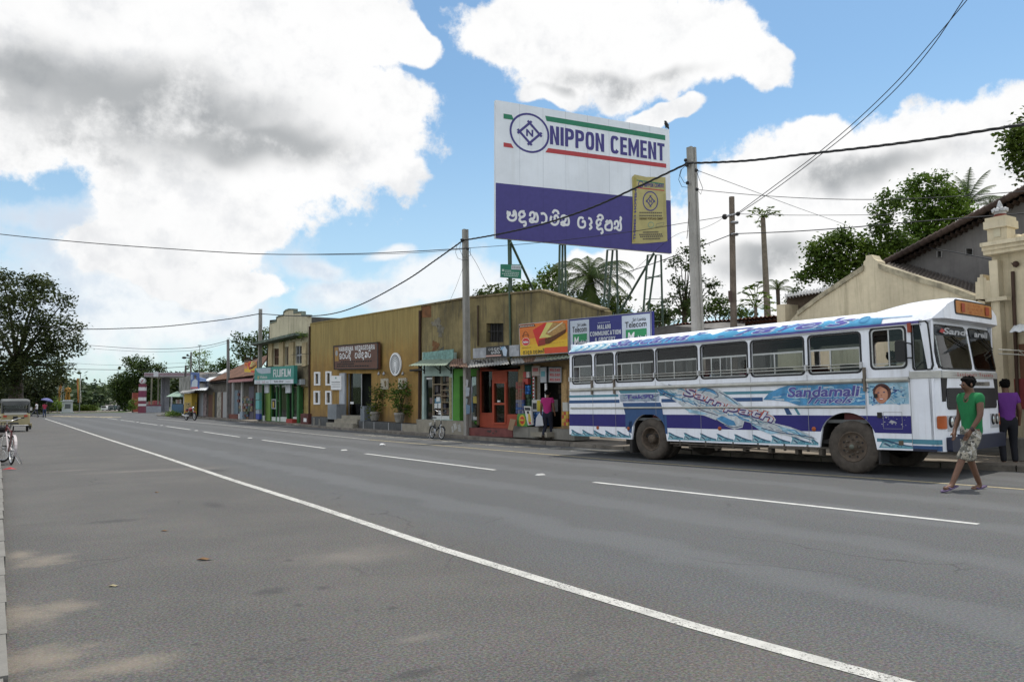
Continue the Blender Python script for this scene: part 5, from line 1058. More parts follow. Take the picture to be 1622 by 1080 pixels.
m.build('pedestal',r);m=MB();PX_=Pl((c.x,c.y-wd*.5-.02,0),(1,0,0));m.prism([(c.x+x*wd*.28,c.y-wd*.5-.012,zp*(.35+.35*y)) for x,y in((-1,0),(1,0),(1,1),(-1,1))],(0,.01,0),flat((.12,.13,.14)));m.build('plaque',r)
h=zt-zp;P3=lambda x,y,z:Vector((x*h,y*h,zp+z*h))
vs=[P3(0,0,.5),P3(0,0,.65),P3(0,0,.8),P3(0,0,.88),P3(0,0,.97),P3(.09,0,.0),P3(-.09,0,.0),P3(.09,0,.25),P3(-.09,0,.25),P3(.15,0,.81),P3(-.15,0,.81),P3(.2,0,.66),P3(-.2,0,.66),P3(.13,-.08,.56),P3(-.12,-.06,.62)]
o=skin([v-Vector((0,0,.1)) for v in vs],[(0,1),(1,2),(2,3),(3,4),(0,7),(7,5),(0,8),(8,6),(2,9),(9,11),(11,13),(2,10),(10,12),(12,14)],[h*x for x in(.13,.11,.12,.045,.06,.1,.1,.09,.09,.055,.055,.045,.045,.035,.035)],'figure',GOLD,r)
D+=6;sc=D/F
def banner(u,vt,vb,du,cols,label,w=5.2,pole=None):
    a=AT(u+du,vt,D-3);b=AT(u,vb,D-3);base=AT(u+du+1,650,D-3);r=thing('banner_flag',Vector((base.x,base.y,.1)),label,'banner','tall banners round the statue')
    m=MB();m.tube([(a.x+.25,a.y,.0),(a.x+.25,a.y,a.z+.7)],.06,flat((.2,.2,.2)),6);m.build('pole',r)
    m=MB();n=len(cols);hw=w*sc/2;K=8
    for i,cc in enumerate(cols):
        for k in range(K):
            q=[]
            for (t,x) in((k/K,i),(k/K,i+1),((k+1)/K,i+1),((k+1)/K,i)):
                p=a.lerp(b,t);q.append(Vector((p.x+hw*(2*x/n-1),p.y+.15*math.sin(6*t+x),p.z)))
            m.quad(q,cc)
    m.build('cloth',r)
YO=flat((.42,.24,.05));YOR=flat((.38,.13,.05));BLF=flat((.1,.13,.35));REDF=flat((.4,.06,.04));WF=flat((.6,.55,.5))
banner(94,596,635,4.5,[YO,YOR,YO,WF],'orange and yellow banner leaning left of the statue');banner(126,599,637.5,-1.5,[YOR,YO,flat((.25,.3,.08)),WF],'striped yellow and maroon banner right of the statue')
banner(88.5,594,607,1,[BLF,WF,REDF],'short drooping multicoloured flag on a thin pole left of the statue',2.6)
# --- vehicles beyond the roundabout
def blocky(u,vb,wpx,hpx,D,label,name,cat,body,glassc,cab=.45,heading=0.):
    p=AT(u,vb,D);s=D/F;W=wpx*s;Hh=hpx*s;z=p.z-.02;g=Vector((p.x,p.y,max(0.012,z)));r=thing(name,g,label,cat)
    X=Pl((g.x,g.y,g.z),RT0);m=MB();hw=W/2
    m.prism([X.W(x*hw,y*Hh) for x,y in((-1,.2),(1,.2),(1,.62),(.85,.97),(.6,1),(-.6,1),(-.85,.97),(-1,.62))],-X.n*3.8,body);m.build('body',r)
    m=MB();m.prism([X.W(x*hw,y*Hh,.01) for x,y in((-.84,.6),(.84,.6),(.72,.92),(-.72,.92))],-X.n*.02,glassc);m.build('windscreen',r)
    for sx in(-.72,.72):
        m=MB();c=X.W(sx*hw,.18*Hh,-.5);m.lathe([(0,-.1),(.16*Hh,-.1),(.19*Hh,-.06),(.19*Hh,.06),(.16*Hh,.1),(0,.1)],c,RT0,RUBBER,14);m.build('wheel',r)
        m=MB();m.disc(X.W(sx*hw*.9,.45*Hh,.012),X.n,.08*Hh,WHITE,10);m.build('headlight',r)
blocky(164,651.5,9,7.5,150,'small white car driving in beyond the roundabout','car','car',flat((.6,.6,.6)),DARK)
blocky(176,651.5,11,8.5,146,'dark green three wheeler in the middle of the queue beyond the roundabout','three_wheeler','three wheeler',flat((.03,.05,.05)),flat((.15,.16,.17)))
blocky(191,651.5,13,11,140,'dark lorry with a pale windscreen, rightmost vehicle beyond the roundabout','lorry','lorry',flat((.035,.05,.045)),flat((.4,.42,.43)))
m=MB();a,b,c,d=[AT(u,v,dd) for u,v,dd in((170,650,210),(186,636,380),(178,636,380),(160,651,210))];m.quad([p for p in(a,b,c,d)],mt((.32,.2,.10),.95,var=.3,name='laterite bank'));m.build('roadside_bank',kind='structure')
# --- power poles and cables
CONC=mt((.33,.315,.285),.9,var=.18,scale=1.5,bump=.15,streak=.35,dirt=(.16,.15,.13),name='pole concrete');WOOD=mt((.17,.135,.105),.9,var=.35,scale=3,bump=.5,bscale=12,streak=.6,name='pole wood')
def pole(name,top,bot,X,wt,wb,label,mat=CONC,round_=False,D=None):
    if D: b=AT(bot[0],bot[1],D);b.z=min(b.z,.0) if bot[1]>600 else 0.;t=AT(top[0],top[1],D);b=Vector((t.x+(AT(bot[0],bot[1],D)-t).dot(RT0)*RT0.x*1.0,t.y+(AT(bot[0],bot[1],D)-t).dot(RT0)*RT0.y,0))
    else:
        pl=FX(X);b=pl.P(*bot);t=pl.P(*top);b=b+(b-t).normalized()*max(0,b.z/((t-b).normalized().z))
    b.z=-.05;r=thing(name,Vector((b.x,b.y,0)),label,'power pole')
    m=MB()
    if round_: m.tube([b,b.lerp(t,.5)+Vector((.02,.02,0)),t],[wb/2,(wt+wb)/4*1.02,wt/2],mat,12)
    else:
        for (rel,ins) in((1.,0),):
            a=wb/2;c=wt/2;vs=[]
            for p,h in((b,a),(t,c)):
                for x,y in((-1,-.8),(-.35,-.8),(-.35,-.55),(.35,-.55),(.35,-.8),(1,-.8),(1,.8),(-1,.8)): vs.append(p+Vector((x*h,y*h,0)))
            vs=[Vector(v) for v in vs];n=8;m.add(vs,[(i,(i+1)%n,n+(i+1)%n,n+i) for i in range(n)]+[tuple(range(n,2*n))],mat)
    m.build('shaft',r);return r,t,b
def fit(m,t,u,v,mat=BLACK): pass
r1,t1,b1=pole('power_pole',(736.9,363.6),(740.9,686),14.95,.20,.25,'grey concrete power pole standing in front of the green shop door')
m=MB();m.tube([FX(14.9).P(735,382),FX(14.7).P(733,379)],.03,BLACK,6);m.ball(FX(14.8).P(741,394),.06,BLACK);m.ball(FX(14.8).P(731,380),.05,BLACK)
pts=[FX(14.8).P(u,v) for u,v in((733,380),(724,388),(721.5,400),(725,409),(733,412),(743,411))];m.tube(pts,.008,BLACK,4)
pts=[FX(14.8).P(u,v) for u,v in((730,382),(728,395),(734,408),(745,405),(745,393))];m.tube(pts,.008,BLACK,4);m.build('cable_loops',r1)
m=MB()
for c,k in(((737.5,612,744,627),(.3,.33,.36)),((738,640,745,655),(.10,.17,.24)),((738,600,742,612),(.35,.35,.36)),((737.8,630,741,640),(.2,.25,.27))):
    a,b,c2,d=c;ppoly(m,FX(14.80),[(a,b),(c2,b+2),(c2-1,d),(a+.5,d+1)],-.0,.004,flat(k))
m.build('bill_scraps',r1)
r2,t2,b2=pole('power_pole',(1095,233.8),(1105.3,523),15.75,.21,.30,'tall concrete power pole rising behind the bus roof');P2=FX(15.55)
m=MB();m.tube([P2.P(1098,258),P2.P(1086,259)],.035,BLACK,6)
for u,v in((1086,254),(1088,262),(1103,270),(1104,300),(1089,290)): m.ball(P2.P(u,v),.05,BLACK)
for pts in([(1087,262),(1078,270),(1075,285),(1080,296),(1090,297)],[(1080,268),(1077,278),(1084,290),(1090,289)],[(1103,270),(1108,285),(1113,298),(1110,308),(1104,300)],[(1104,276),(1107,272),(1103,268)]): m.tube([P2.P(u,v) for u,v in pts],.007,BLACK,4)
m.tube([P2.P(1092,320),P2.P(1089,370),P2.P(1088,378)],.008,BRP,4);m.build('cable_loops',r2)
r3,t3,b3=pole('power_pole',(1159,312),(1162.4,520),19.,.165,.235,'round wooden power pole left of the tall papaya tree',WOOD,True);P3_=FX(18.9)
m=MB();m.tube([P3_.P(1150,343),P3_.P(1170,338)],.035,STEEL,6);m.ball(P3_.P(1148,343.5),.09,DARK);m.ball(P3_.P(1169,339),.07,DARK)
for v in(371,352): m.lathe([(.105,-.03),(.12,-.03),(.12,.03),(.105,.03)],P3_.P(1160,v)+Vector((.1,0,0)),(0,0,1),STEEL,14)
prect(m,FX(18.8),1155,461,1158.5,478,-.05,.05,mt((.08,.05,.04),.7,name='fuse box'));m.build('fittings',r3)
r4,t4,b4=pole('power_pole',(412.6,489.5),(411,668),15.5,.21,.27,'concrete power pole in front of the photo shop sign')
m=MB()
for v0,v1,k in((622,633,(.12,.30,.28)),(634,648,(.10,.34,.33)),(649,655,(.25,.3,.36)),(655,664,(.03,.05,.28))): prect(m,FX(15.5),409,v0,414.5,v1,.0,.17,flat(k))
m.build('bill_scraps',r4)
r5,t5,b5=pole('power_pole',(361.2,537.5),(362,662),16.2,.19,.27,'slim dark power pole above the far tile roof',mt((.2,.19,.18),.9,var=.2,name='dark concrete'))
r6,t6,b6=pole('street_lamp',(302.8,557.5),(303,650),None,.2,.26,'thin lamp pole with a short lamp arm beyond the far shops',mt((.17,.16,.15),.9,name='lamp pole'),True,D=95)
r6['category']='street lamp';m=MB();a=AT(301.5,567,95);b=AT(293,566,94);m.tube([a,b],.05,DARK,6);m.ball(AT(291.8,566.5,94),.22,DARK,(1.3,1,.7),8);m.tube([AT(303,566,95),AT(297,562.5,94)],.05,DARK,6);m.ball(AT(297,562.5,94),.15,DARK,seg=8);m.build('lamp_arm',r6)
r7,t7,b7=pole('power_pole',(294.4,578.5),(292,645),None,.22,.26,'short dark pole left of the blue portrait poster',mt((.09,.085,.08),.9,name='dark pole'),True,D=92)
r8,t8,b8=pole('antenna_mast',(316.4,546.5),(316.8,600),None,.05,.07,'thin antenna mast with a crossbar above the grey roof',DARK,True,D=100);r8['category']='antenna'
m=MB();m.tube([AT(313.5,547.2,100),AT(319,547.2,100)],.05,DARK,5);m.build('crossbar',r8)
CAB=flat((.012,.012,.013),.6)
def cable(pts,label,r=.014,twist=False,group='overhead cables'):
    """pts: points in space; smoothed run"""
    P=[Vector(p) for p in pts];out=[]
    for i in range(len(P)-1):
        p0,p1,p2,p3=P[max(0,i-1)],P[i],P[i+1],P[min(len(P)-1,i+2)]
        for k in range(12):
            t=k/12;out.append(.5*((2*p1)+(p2-p0)*t+(2*p0-5*p1+4*p2-p3)*t*t+(3*p1-p0-3*p2+p3)*t**3))
    out.append(P[-1]);m=MB()
    if twist:
        L=0;fine=[]
        for a,b in zip(out,out[1:]):
            for k in range(4): fine.append(a.lerp(b,k/4))
        fine.append(out[-1])
        for ph in(0,2.1,4.2):
            q=[];L=0
            for i,p in enumerate(fine):
                if i:L+=(p-fine[i-1]).length
                d=(fine[min(i+1,len(fine)-1)]-fine[max(0,i-1)]).normalized();u=d.cross(Vector((0,0,1))).normalized();w=d.cross(u);a=L*7+ph;q.append(p+(u*math.cos(a)+w*math.sin(a))*r*.9)
            m.tube(q,r,CAB,5)
    else: m.tube(out,r,CAB,5)
    o=m.build('overhead_cable',label=label,cat='cable',group=group);return o
def lerpD(pix,A,B):
    """points on the image curve with depth running from point A to B"""
    da=(A-EYE).dot(FW);db=(B-EYE).dot(FW);u0,u1=pix[0][0],pix[-1][0];out=[]
    for u,v in pix:
        t=(u-u0)/(u1-u0);inv=(1-t)/da+t/db;out.append(AT(u,v,1/inv))
    return out
k1=FX(14.8).P(732.5,381);k2=P2.P(1087,260)
cable(lerpD([(733,381),(800,369),(870,352),(940,328),(1000,301),(1045,280),(1087,260)],k1,k2),'thick twisted cable crossing the billboard between the two concrete poles',.017,True)
cable(lerpD([(1100,258.5),(1180,255),(1270,245),(1370,234),(1470,221),(1560,207),(1640,194),(1760,172)],P2.P(1100,258),AT(1760,172,13)),'thick twisted cable running right from the tall pole across the clouds',.017,True)
far=AT(-60,366,30)
cable(lerpD([(-60,362),(0,371),(120,383),(250,393),(415,402.5),(560,402),(660,398),(741,393)],far,FX(14.8).P(741,393)),'long sagging cable crossing the road from the left edge to the near concrete pole',.016)
cable(lerpD([(415,403),(560,403.5),(660,400.5),(741,394)],AT(415,403,40),FX(14.8).P(741,394)),'thin second strand just under the long sagging cable',.009)
cable(lerpD([(741,393),(860,384),(1000,367),(1080,354),(1148,343)],FX(14.8).P(741,393),P3_.P(1148,343)),'thin cable passing low over the billboard to the wooden pole',.010)
cable(lerpD([(413,497),(470,500.5),(520,498),(570,483),(640,446),(690,412),(732,382)],FX(15.4).P(413,497),k1),'sagging twisted cable from the photo shop pole up to the near concrete pole',.017,True)
cable(lerpD([(411,497),(370,504),(320,510.5),(260,517),(200,520),(130,521),(40,515)],FX(15.4).P(411,497),AT(40,515,60)),'cable running left from the photo shop pole over the junction',.018,True)
cable(lerpD([(361,539.5),(330,547),(290,551.5),(230,552.5),(170,549),(120,545)],FX(16.1).P(361,539.5),AT(120,545,85)),'upper thin cable left of the slim dark pole',.022)
cable(lerpD([(361,543),(320,553),(290,556),(230,557),(160,553),(110,548)],FX(16.1).P(361,543),AT(110,548,85)),'lower thin cable left of the slim dark pole',.014)
cable(lerpD([(300,580),(250,583.5),(200,585.5),(120,584.5),(60,582)],AT(300,580,95),AT(60,582,100)),'dark flat cable low over the far junction',.03)
cable(lerpD([(300,574),(240,577),(170,578),(100,574)],AT(300,574,95),AT(100,574,100)),'thin cable just above the dark one over the far junction',.014)
cable(lerpD([(1160,371),(1100,394),(1030,419),(960,442),(880,467),(800,492),(735,511),(668,531),(600,545),(530,556),(462,562)],P3_.P(1160,371),FX(15.3).P(462,562)),'long service cable from the wooden pole down along the ochre facade',.014)
cable(lerpD([(1161,370.5),(1250,367),(1340,361),(1430,353),(1514,346.5),(1622,338),(1720,329)],P3_.P(1161,370.5),AT(1720,329,16)),'cable from the wooden pole to the right passing the grey gable',.014)
cable(lerpD([(1170,339),(1260,341),(1380,340.5),(1440,339)],P3_.P(1170,339),AT(1440,339,30)),'thin level cable right of the wooden pole top',.009)
cable(lerpD([(1168,338),(1230,292),(1290,247),(1350,197),(1420,130),(1480,62),(1532,0),(1580,-60)],P3_.P(1168,338),AT(1580,-60,17)),'steep cable climbing from the wooden pole past the top edge, upper of two',.011)
cable(lerpD([(1168,340),(1230,298),(1295,249),(1355,201),(1425,135),(1478,72),(1522,6),(1565,-60)],P3_.P(1168,340),AT(1565,-60,17)),'steep cable climbing from the wooden pole past the top edge, lower of two',.011)
cable(lerpD([(1104,300.5),(1200,309.5),(1300,315),(1394,316),(1500,312),(1622,303),(1720,294)],P2.P(1104,300),AT(1720,294,14)),'thin cable from the tall concrete pole level across to the right edge',.008)
cable(lerpD([(1104,270),(1180,298),(1260,328),(1342,357)],P2.P(1104,270),AT(1342,357,34)),'thin cable descending right from the tall concrete pole into the trees',.008)
cable(lerpD([(741,395),(756,420),(768,444),(790,480)],FX(14.8).P(741,395),FX(16).P(790,480)),'thin stay wire falling right from the near concrete pole',.007)
cable(lerpD([(733,425),(722,455),(711,480)],FX(14.8).P(733,425),FX(15.5).P(711,480)),'thin stay wire falling left from the near concrete pole',.006)
cable(lerpD([(1148,343),(1135,352),(1110,363),(1066,375),(1000,432),(950,470)],P3_.P(1148,343),FX(18).P(950,470)),'faint wire from the wooden pole insulator down behind the billboard',.006)
# --- billboard
c0=FX(15.).P(785.3,158.5);hd=math.radians(98.3);ex=Vector((math.sin(hd),math.cos(hd),0));BB=Pl(c0,ex)
q=Quad(BB.P(785.3,158.5),BB.P(1060.3,205.2),BB.P(1063.8,401.5),BB.P(785,377),BB.n)
r=thing('billboard',Vector((c0.x,c0.y,0)),'huge cement billboard on steel lattice legs above the shops','billboard')
BBW=mt((.76,.79,.83),.55,var=.07,scale=.8,fine=.012,streak=.16,dirt=(.5,.5,.48),name='billboard white');INK=flat((.055,.045,.20));GRNB=flat((.02,.19,.10));REDB=flat((.42,.045,.05))
m=MB();m.prism([q(0,0),q(1,0),q(1,1),q(0,1)],-BB.n*.14,BBW);pn=m.build('panel',r)
m=MB();q.poly(m,[(0,0),(1,0),(1,.423),(0,.396)],INK,.006)
q.poly(m,[(.04,.872),(.095,.872),(.083,.908),(.04,.908)],GRNB,.006);q.poly(m,[(.27,.905),(.972,.905),(.972,.945),(.262,.943)],GRNB,.006)
q.poly(m,[(.04,.665),(.093,.665),(.08,.695),(.04,.697)],REDB,.006);q.poly(m,[(.262,.668),(.975,.682),(.975,.715),(.278,.703)],REDB,.006)
q.ring(m,.178,.795,.107,.148,.1,INK,.006)
def logo(q,m,cx,cy,sx,sy,d,ink,bg):
    for a in(45,135,225,315):
        ca,sa=math.cos(math.radians(a)),math.sin(math.radians(a))
        pts=[]
        for x,y in((-.56,.335),(.56,.335),(.56,.465),(-.56,.465)):
            pts.append((cx+(x*ca-y*sa)*sx,cy+(x*sa+y*ca)*sy))
        q.poly(m,pts,ink,d+.001*(a//90))
    q.text(m,'N',cx-.2*sx,cy-.2*sy,cx+.2*sx,cy+.2*sy,ink,d,bold=.04,shear=0)
logo(q,m,.178,.795,.095,.132,.008,INK,BBW);
for k in range(1,8): q.poly(m,[(k/8-.0006,.0),(k/8+.0006,.0),(k/8+.0006,1),(k/8-.0006,1)],flat((.42,.44,.48)) ,.0035);q.poly(m,[(k/8-.0006,.0),(k/8+.0006,.0),(k/8+.0006,.39),(k/8-.0006,.39)],flat((.04,.034,.15)) ,.0092)
m.build('artwork',pn)
m=MB();block(q,m,'NIPPON CEMENT',.288,.735,.966,.875,INK,.008,.34,.17,.15)
sinhala(q,m,['sa','da','ka','aa','li','ka'],.055,.115,.395,.255,WHITE,.01,.17);sinhala(q,m,['ba','ae','ndi','ma','k_'],.435,.115,.695,.255,WHITE,.01,.17);m.build('lettering',pn)
# picture of the bag
BAG=mt((.44,.38,.16),.7,var=.12,scale=3,name='bag print');q2=Quad(BB.P(1002,277.5,.02),BB.P(1055.3,281,.02),BB.P(1057.2,384,.02),BB.P(1001,386,.02),BB.n)
m=MB();q2.poly(m,[(0,.0),(.3,-.005),(1,.015),(.985,.5),(.975,1),(.4,.985),(.06,1.01),(-.02,.97),(.02,.5)],BAG,0);q2.poly(m,[(0,.02),(.09,.02),(.115,.96),(.03,.98)],flat((.36,.30,.08)),.004);q2.poly(m,[(.12,.92),(.93,.885),(.93,.9),(.12,.935)],GRNB,.004);q2.poly(m,[(.12,.81),(.93,.785),(.93,.8),(.12,.825)],REDB,.004)
q2.ring(m,.52,.625,.225,.15,.12,INK,.005);logo(q2,m,.52,.625,.19,.125,.006,INK,BAG);q2.ell(m,.24,.87,.08,.05,INK,.005);q2.ell(m,.24,.87,.06,.036,BAG,.006)
for i,(a,b,t) in enumerate(((.2,.86,.44),(.2,.86,.395),(.3,.75,.15),(.2,.86,.115),(.22,.88,.085),(.3,.8,.05))):
    n=12
    for k in range(n): q2.rect(m,a+(b-a)*k/n,t,a+(b-a)*(k+.8)/n,t+.022,flat((.12,.10,.07)),.005)
q2.ell(m,.53,.27,.09,.045,flat((.2,.3,.2)),.005);q2.ell(m,.53,.27,.07,.032,BAG,.006);q2.poly(m,[(.66,.23),(.9,.26),(.92,.31),(.68,.285)],flat((.2,.2,.12)),.005);q2.poly(m,[(.68,.24),(.89,.266),(.9,.3),(.69,.275)],BAG,.006);q2.poly(m,[(.90,.35),(.97,.36),(.97,.75),(.90,.74)],flat((.36,.31,.12)),.004)
m.build('bag_picture',pn)
m=MB();block(q2,m,'NIPPON CEMENT',.34,.835,.93,.895,INK,.008,.3,.18,.2);q2.text(m,'ORDINARY PORTLAND CEMENT',.2,.345,.88,.38,flat((.1,.06,.02)),.008,bold=.03);v,f=text_geo('NIPPON CEMENT',.04,0,1.);m.add([q2(.03+.065*(1-y)+.03*(1-x),.05+.74*(1-x),.008) for x,y in v],[list(g)[::-1] for g in f],INK);m.build('lettering',pn)
LAT=mt((.055,.09,.06),.6,var=.3,scale=4,name='green steel')
def leg(us,vt,us2,vb,rung=None,dr=.5,label=None):
    m=MB();off=(-.12,-.5,-.95)
    tops=[];bots=[]
    for (u,u2,d) in zip(us,us2,off):
        a=BB.P(u,vt,d);b=BB.P(u2,vb,d);b=a+(b-a)*(a.z/(a.z-b.z));tops.append(a);bots.append(b);m.tube([b,a],.045,LAT,5)
    for k in range(9):
        t=k/8;p=[b.lerp(a,t) for a,b in zip(tops,bots)];m.tube([p[0],p[2]],.02,LAT,4)
        if k<8: q_=[b.lerp(a,(k+1)/8) for a,b in zip(tops,bots)]
    m.build('leg',r)
leg((805.5,808,808.5),379,(808,810,810.5),520);leg((886.5,891,895),388,(884.5,890,896.5),510);leg((962,970.5,977),396,(955,962,978.5),500);leg((1026,1039,1047),404,(1018,1025,1049.5),505)
m=MB();a=BB.P(809,384,-.2);b=BB.P(867,507,-2.0);m.tube([a,b+(b-a)*.5],.05,LAT,5);a=BB.P(1036,401,-.2);b=BB.P(983,492,-1.5);m.tube([a,b+(b-a)*.4],.05,LAT,5)
for (u0,v0,u1,v1,d0,d1) in((1023,442,1046,436,-.12,-.95),(884,486,895,480,-.1,-.95)): m.tube([BB.P(u0,v0,d0),BB.P(u1,v1,d1)],.03,LAT,5)
m.build('brace',r)
m=MB();
for t in(.06,.35,.65,.94): m.tube([q(.01,t,-.17),q(.99,t,-.17)],.04,LAT,5)
for s in(.05,.2,.35,.5,.65,.8,.95): m.tube([q(s,.01,-.21),q(s,.99,-.21)],.035,LAT,5)
m.build('back_frame',r)
pq=Pl(BB.P(808,430,.15),ex);q=Quad(pq.P(793.5,418.5),pq.P(826,419),pq.P(825.5,441.5),pq.P(793.2,439),pq.n);m=MB();m.prism([q(0,0),q(1,0),q(1,1),q(0,1)],-pq.n*.05,flat((.02,.17,.10)));o=m.build('direction_sign',label='small green sign plate fixed to the left leg of the billboard',cat='sign')
m=MB();q.rect(m,.5,.62,.97,.95,flat((.5,.55,.58)),.006)
for k in range(5): q.rect(m,.55+.08*k,.72,.6+.08*k,.84,GREY,.01)
for j,(a,b) in enumerate(((.2,.5),(.2,.9),(.05,.9),(.15,.85))):
    n=9
    for k in range(n): q.rect(m,a+(b-a)*k/n,.50-.13*j,a+(b-a)*(k+.75)/n,.57-.13*j,flat((.4,.5,.45)),.006)
q.rect(m,.05,.45,.16,.62,flat((.4,.5,.45)),.006);m.build('lettering',o)
# crow on the corner
p=BB.P(1055.8,203.5,.0);T=Matrix.Rotation(math.radians(-35),3,'Y');r=thing('crow',p,'black crow perched on the top right corner of the billboard','bird');B0=BASE[r.name]
vs=[Vector(x)*1.25 for x in((0,0,.11),(-.03,0,.17),(.04,.0,.07),(.11,0,-.01),(-.045,0,.225),(-.10,0,.22))];o=skin(vs,[(0,1),(0,2),(2,3),(1,4),(4,5)],[.075,.07,.06,.02,.05,.012],'body',BLACK,r)
m=MB();[m.tube([p+Vector((.0,s*.025,0)),p+Vector((0,s*.025,.07))],.006,BLACK,5) for s in(-1,1)];m.build('leg',r)
# --- pale temple like hall and gabled wall behind the bus
XG=17.9;PG=FX(XG);r=thing('gabled_shop',PG.P(1400,700),'long low cream gable wall with a small stepped peak behind the bus','building')
op=[(1232,530),(1262,496),(1300,468),(1367,424),(1368,414),(1371,412),(1371.5,405),(1380,403.5),(1384,410),(1389,413),(1391,421),(1400,424.5),(1450,441),(1500,456),(1546,473.5),(1560,478),(1575,690),(1232,690)]
m=MB();m.prism([PG.P(u,v) for u,v in op],-PG.n*.35,CREAM);m.build('wall',r)
m=MB()
for a,b in zip(op[1:4],op[2:4]): p,k=PG.P(*a,.05),PG.P(*b,.05);m.prism([p-Vector((0,0,.07)),k-Vector((0,0,.07)),k+Vector((0,0,.06)),p+Vector((0,0,.06))],-PG.n*.45,mt((.33,.29,.2),.9,var=.45,scale=4,streak=.6,name='stained coping'))
for a,b in zip(op[10:14],op[11:15]): p,k=PG.P(*a,.05),PG.P(*b,.05);m.prism([p-Vector((0,0,.07)),k-Vector((0,0,.07)),k+Vector((0,0,.06)),p+Vector((0,0,.06))],-PG.n*.45,mt((.33,.29,.2),.9,var=.45,scale=4,streak=.6,name='stained coping'))
m.build('coping',r)
pk=PG.P(1380,404);m=MB();lf=PG.P(1232,530);rt_=PG.P(1546,474)
m.quad([PG.P(1300,470,-.36),PG.P(1372,424,-.36),PG.P(1372,424,-10),PG.P(1300,470,-10)],TIN);m.quad([PG.P(1390,424,-.36),PG.P(1546,476,-.36),PG.P(1546,476,-10),PG.P(1390,424,-10)],TIN);m.build('roof',r)
XH=17.8;PH=FX(XH);r=thing('hall_building',PH.P(1600,710),'cream hall front with a tall moulded corner pilaster at the right edge','building')
m=MB();m.prism([PH.P(u,v) for u,v in((1571,395),(1640,388),(1760,372),(1760,760),(1571,700))],-PH.n*9,CREAM);m.build('wall',r)
m=MB();prect(m,PH,1574,415,1604,700,0,.22,CREAM);m.build('pilaster',r)
m=MB()
for k,(v0,v1,d) in enumerate(((388,394,.42),(394,400,.34),(400,406,.28))):
    a,b=PH.P(1571,v0),PH.P(1571,v1);y0=PH.P(1571,v0).y;m.box(XH-d,XH+.1,-2,y0+.05,b.z,a.z,CREAM)
b=PH.P(1575,477);m.box(XH-.30,XH-.1,PH.P(1606,480).y,b.y+.04,b.z-.03,b.z+.05,CREAM);m.build('cornice',r)
c=PH.P(1592,372,.0);z0=PH.P(1592,391).z;z1=PH.P(1590,364).z;w=(PH.P(1575,380).y-PH.P(1606,380).y)/2;cy_=(PH.P(1575,380).y+PH.P(1606,380).y)/2
m=MB();m.box(XH-.3,XH+2*w-.3,cy_-w,cy_+w,z0,z1,CREAM);m.box(XH-.38,XH+2*w-.22,cy_-w*1.18,cy_+w*1.18,z1,z1+.16,CREAM);m.box(XH-.34,XH+2*w-.26,cy_-w*1.08,cy_+w*1.08,z1+.16,z1+.24,CREAM);m.box(XH-.315,XH-.29,cy_-w*.4,cy_+w*.3,z0+.18,z0+.42,CREAMY);m.build('pedestal',r)
zt=PH.P(1589,318).z;cx=XH+w-.3;hh=zt-(z1+.24);m=MB();FIN=mt((.42,.42,.42),.8,var=.4,scale=8,name='weathered finial');FRED=mt((.16,.04,.025),.8,var=.4,scale=8,name='dull red')
z=z1+.24;m.lathe([(w*.62,0),(w*.66,hh*.1),(w*.58,hh*.2)],(cx,cy_,z),(0,0,1),FRED,16);m.lathe([(w*.55,hh*.2),(w*.62,hh*.27),(w*.6,hh*.38),(w*.42,hh*.44),(w*.36,hh*.5),(w*.27,hh*.72),(w*.1,hh*.95),(0,hh)],(cx,cy_,z),(0,0,1),FIN,16)
for k in range(8): a=2*math.pi*k/8;m.tube([(cx+math.cos(a)*w*.56,cy_+math.sin(a)*w*.56,z+hh*.36),(cx+math.cos(a)*w*.62,cy_+math.sin(a)*w*.62,z+hh*.46),(cx+math.cos(a)*w*.5,cy_+math.sin(a)*w*.5,z+hh*.56)],[.05,.05,.015],FIN,6)
m.build('finial',r)
m=MB();a=PH.P(1610,384,-.1);b=PH.P(1700,372,-.1)
for k in range(6): p=a.lerp(b,k/5);m.ball(p+Vector((0,0,.05)),.16,CREAM,(.6,1,.8),10)
m.tube([a,a.lerp(b,.5)+Vector((0,0,.12)),b],.1,CREAM,8);m.build('scrollwork',r)
m=MB();ppoly(m,PG,[(1548,447),(1551,447),(1551,440),(1555,440),(1555,435.5),(1560,435),(1561,440),(1565,440),(1565,444),(1573,444.5),(1573,474),(1548,474)],-.3,.08,CREAM);m.build('stepped_merlon',r)
m=MB();prect(m,PH,1607,600,1700,648,0,.03,mt((.20,.03,.03),.8,name='dark red dado'));prect(m,PH,1614,545,1700,600,0,.02,mt((.14,.06,.03),.8,name='brown shutter'));m.build('panel',r)
m=MB();m.tube([PH.P(1604,430,.05),PH.P(1613,660,.05)],.035,BRP,6);m.build('drain_pipe',r)
m=MB();a,b=PH.P(1607,515,.02),PH.P(1720,505,.02);c,d=FX(XH-.9).P(1720,522),FX(XH-.9).P(1599,526.5);m.corr(a,b,c,d,9,.012,TINW);m.build('awning',r)
m=MB();prect(m,FX(17.2),1584,694,1720,735,-.5,0,CEMENT);m.build('low_wall',label='low cement kerb wall at the right edge behind the man in purple',cat='wall')
cable(lerpD([(1464.7,392),(1510,399),(1560,409),(1609,418.5)],FX(20.5).P(1464,392),PH.P(1609,418.5,.1)),'short cable from the grey gable to the insulator on the cream pilaster',.012)
m=MB();m.ball(PH.P(1609,418.5,.08),.07,BRP,seg=8);m.build('insulator',label='dark round insulator knob on the cream pilaster',cat='insulator')
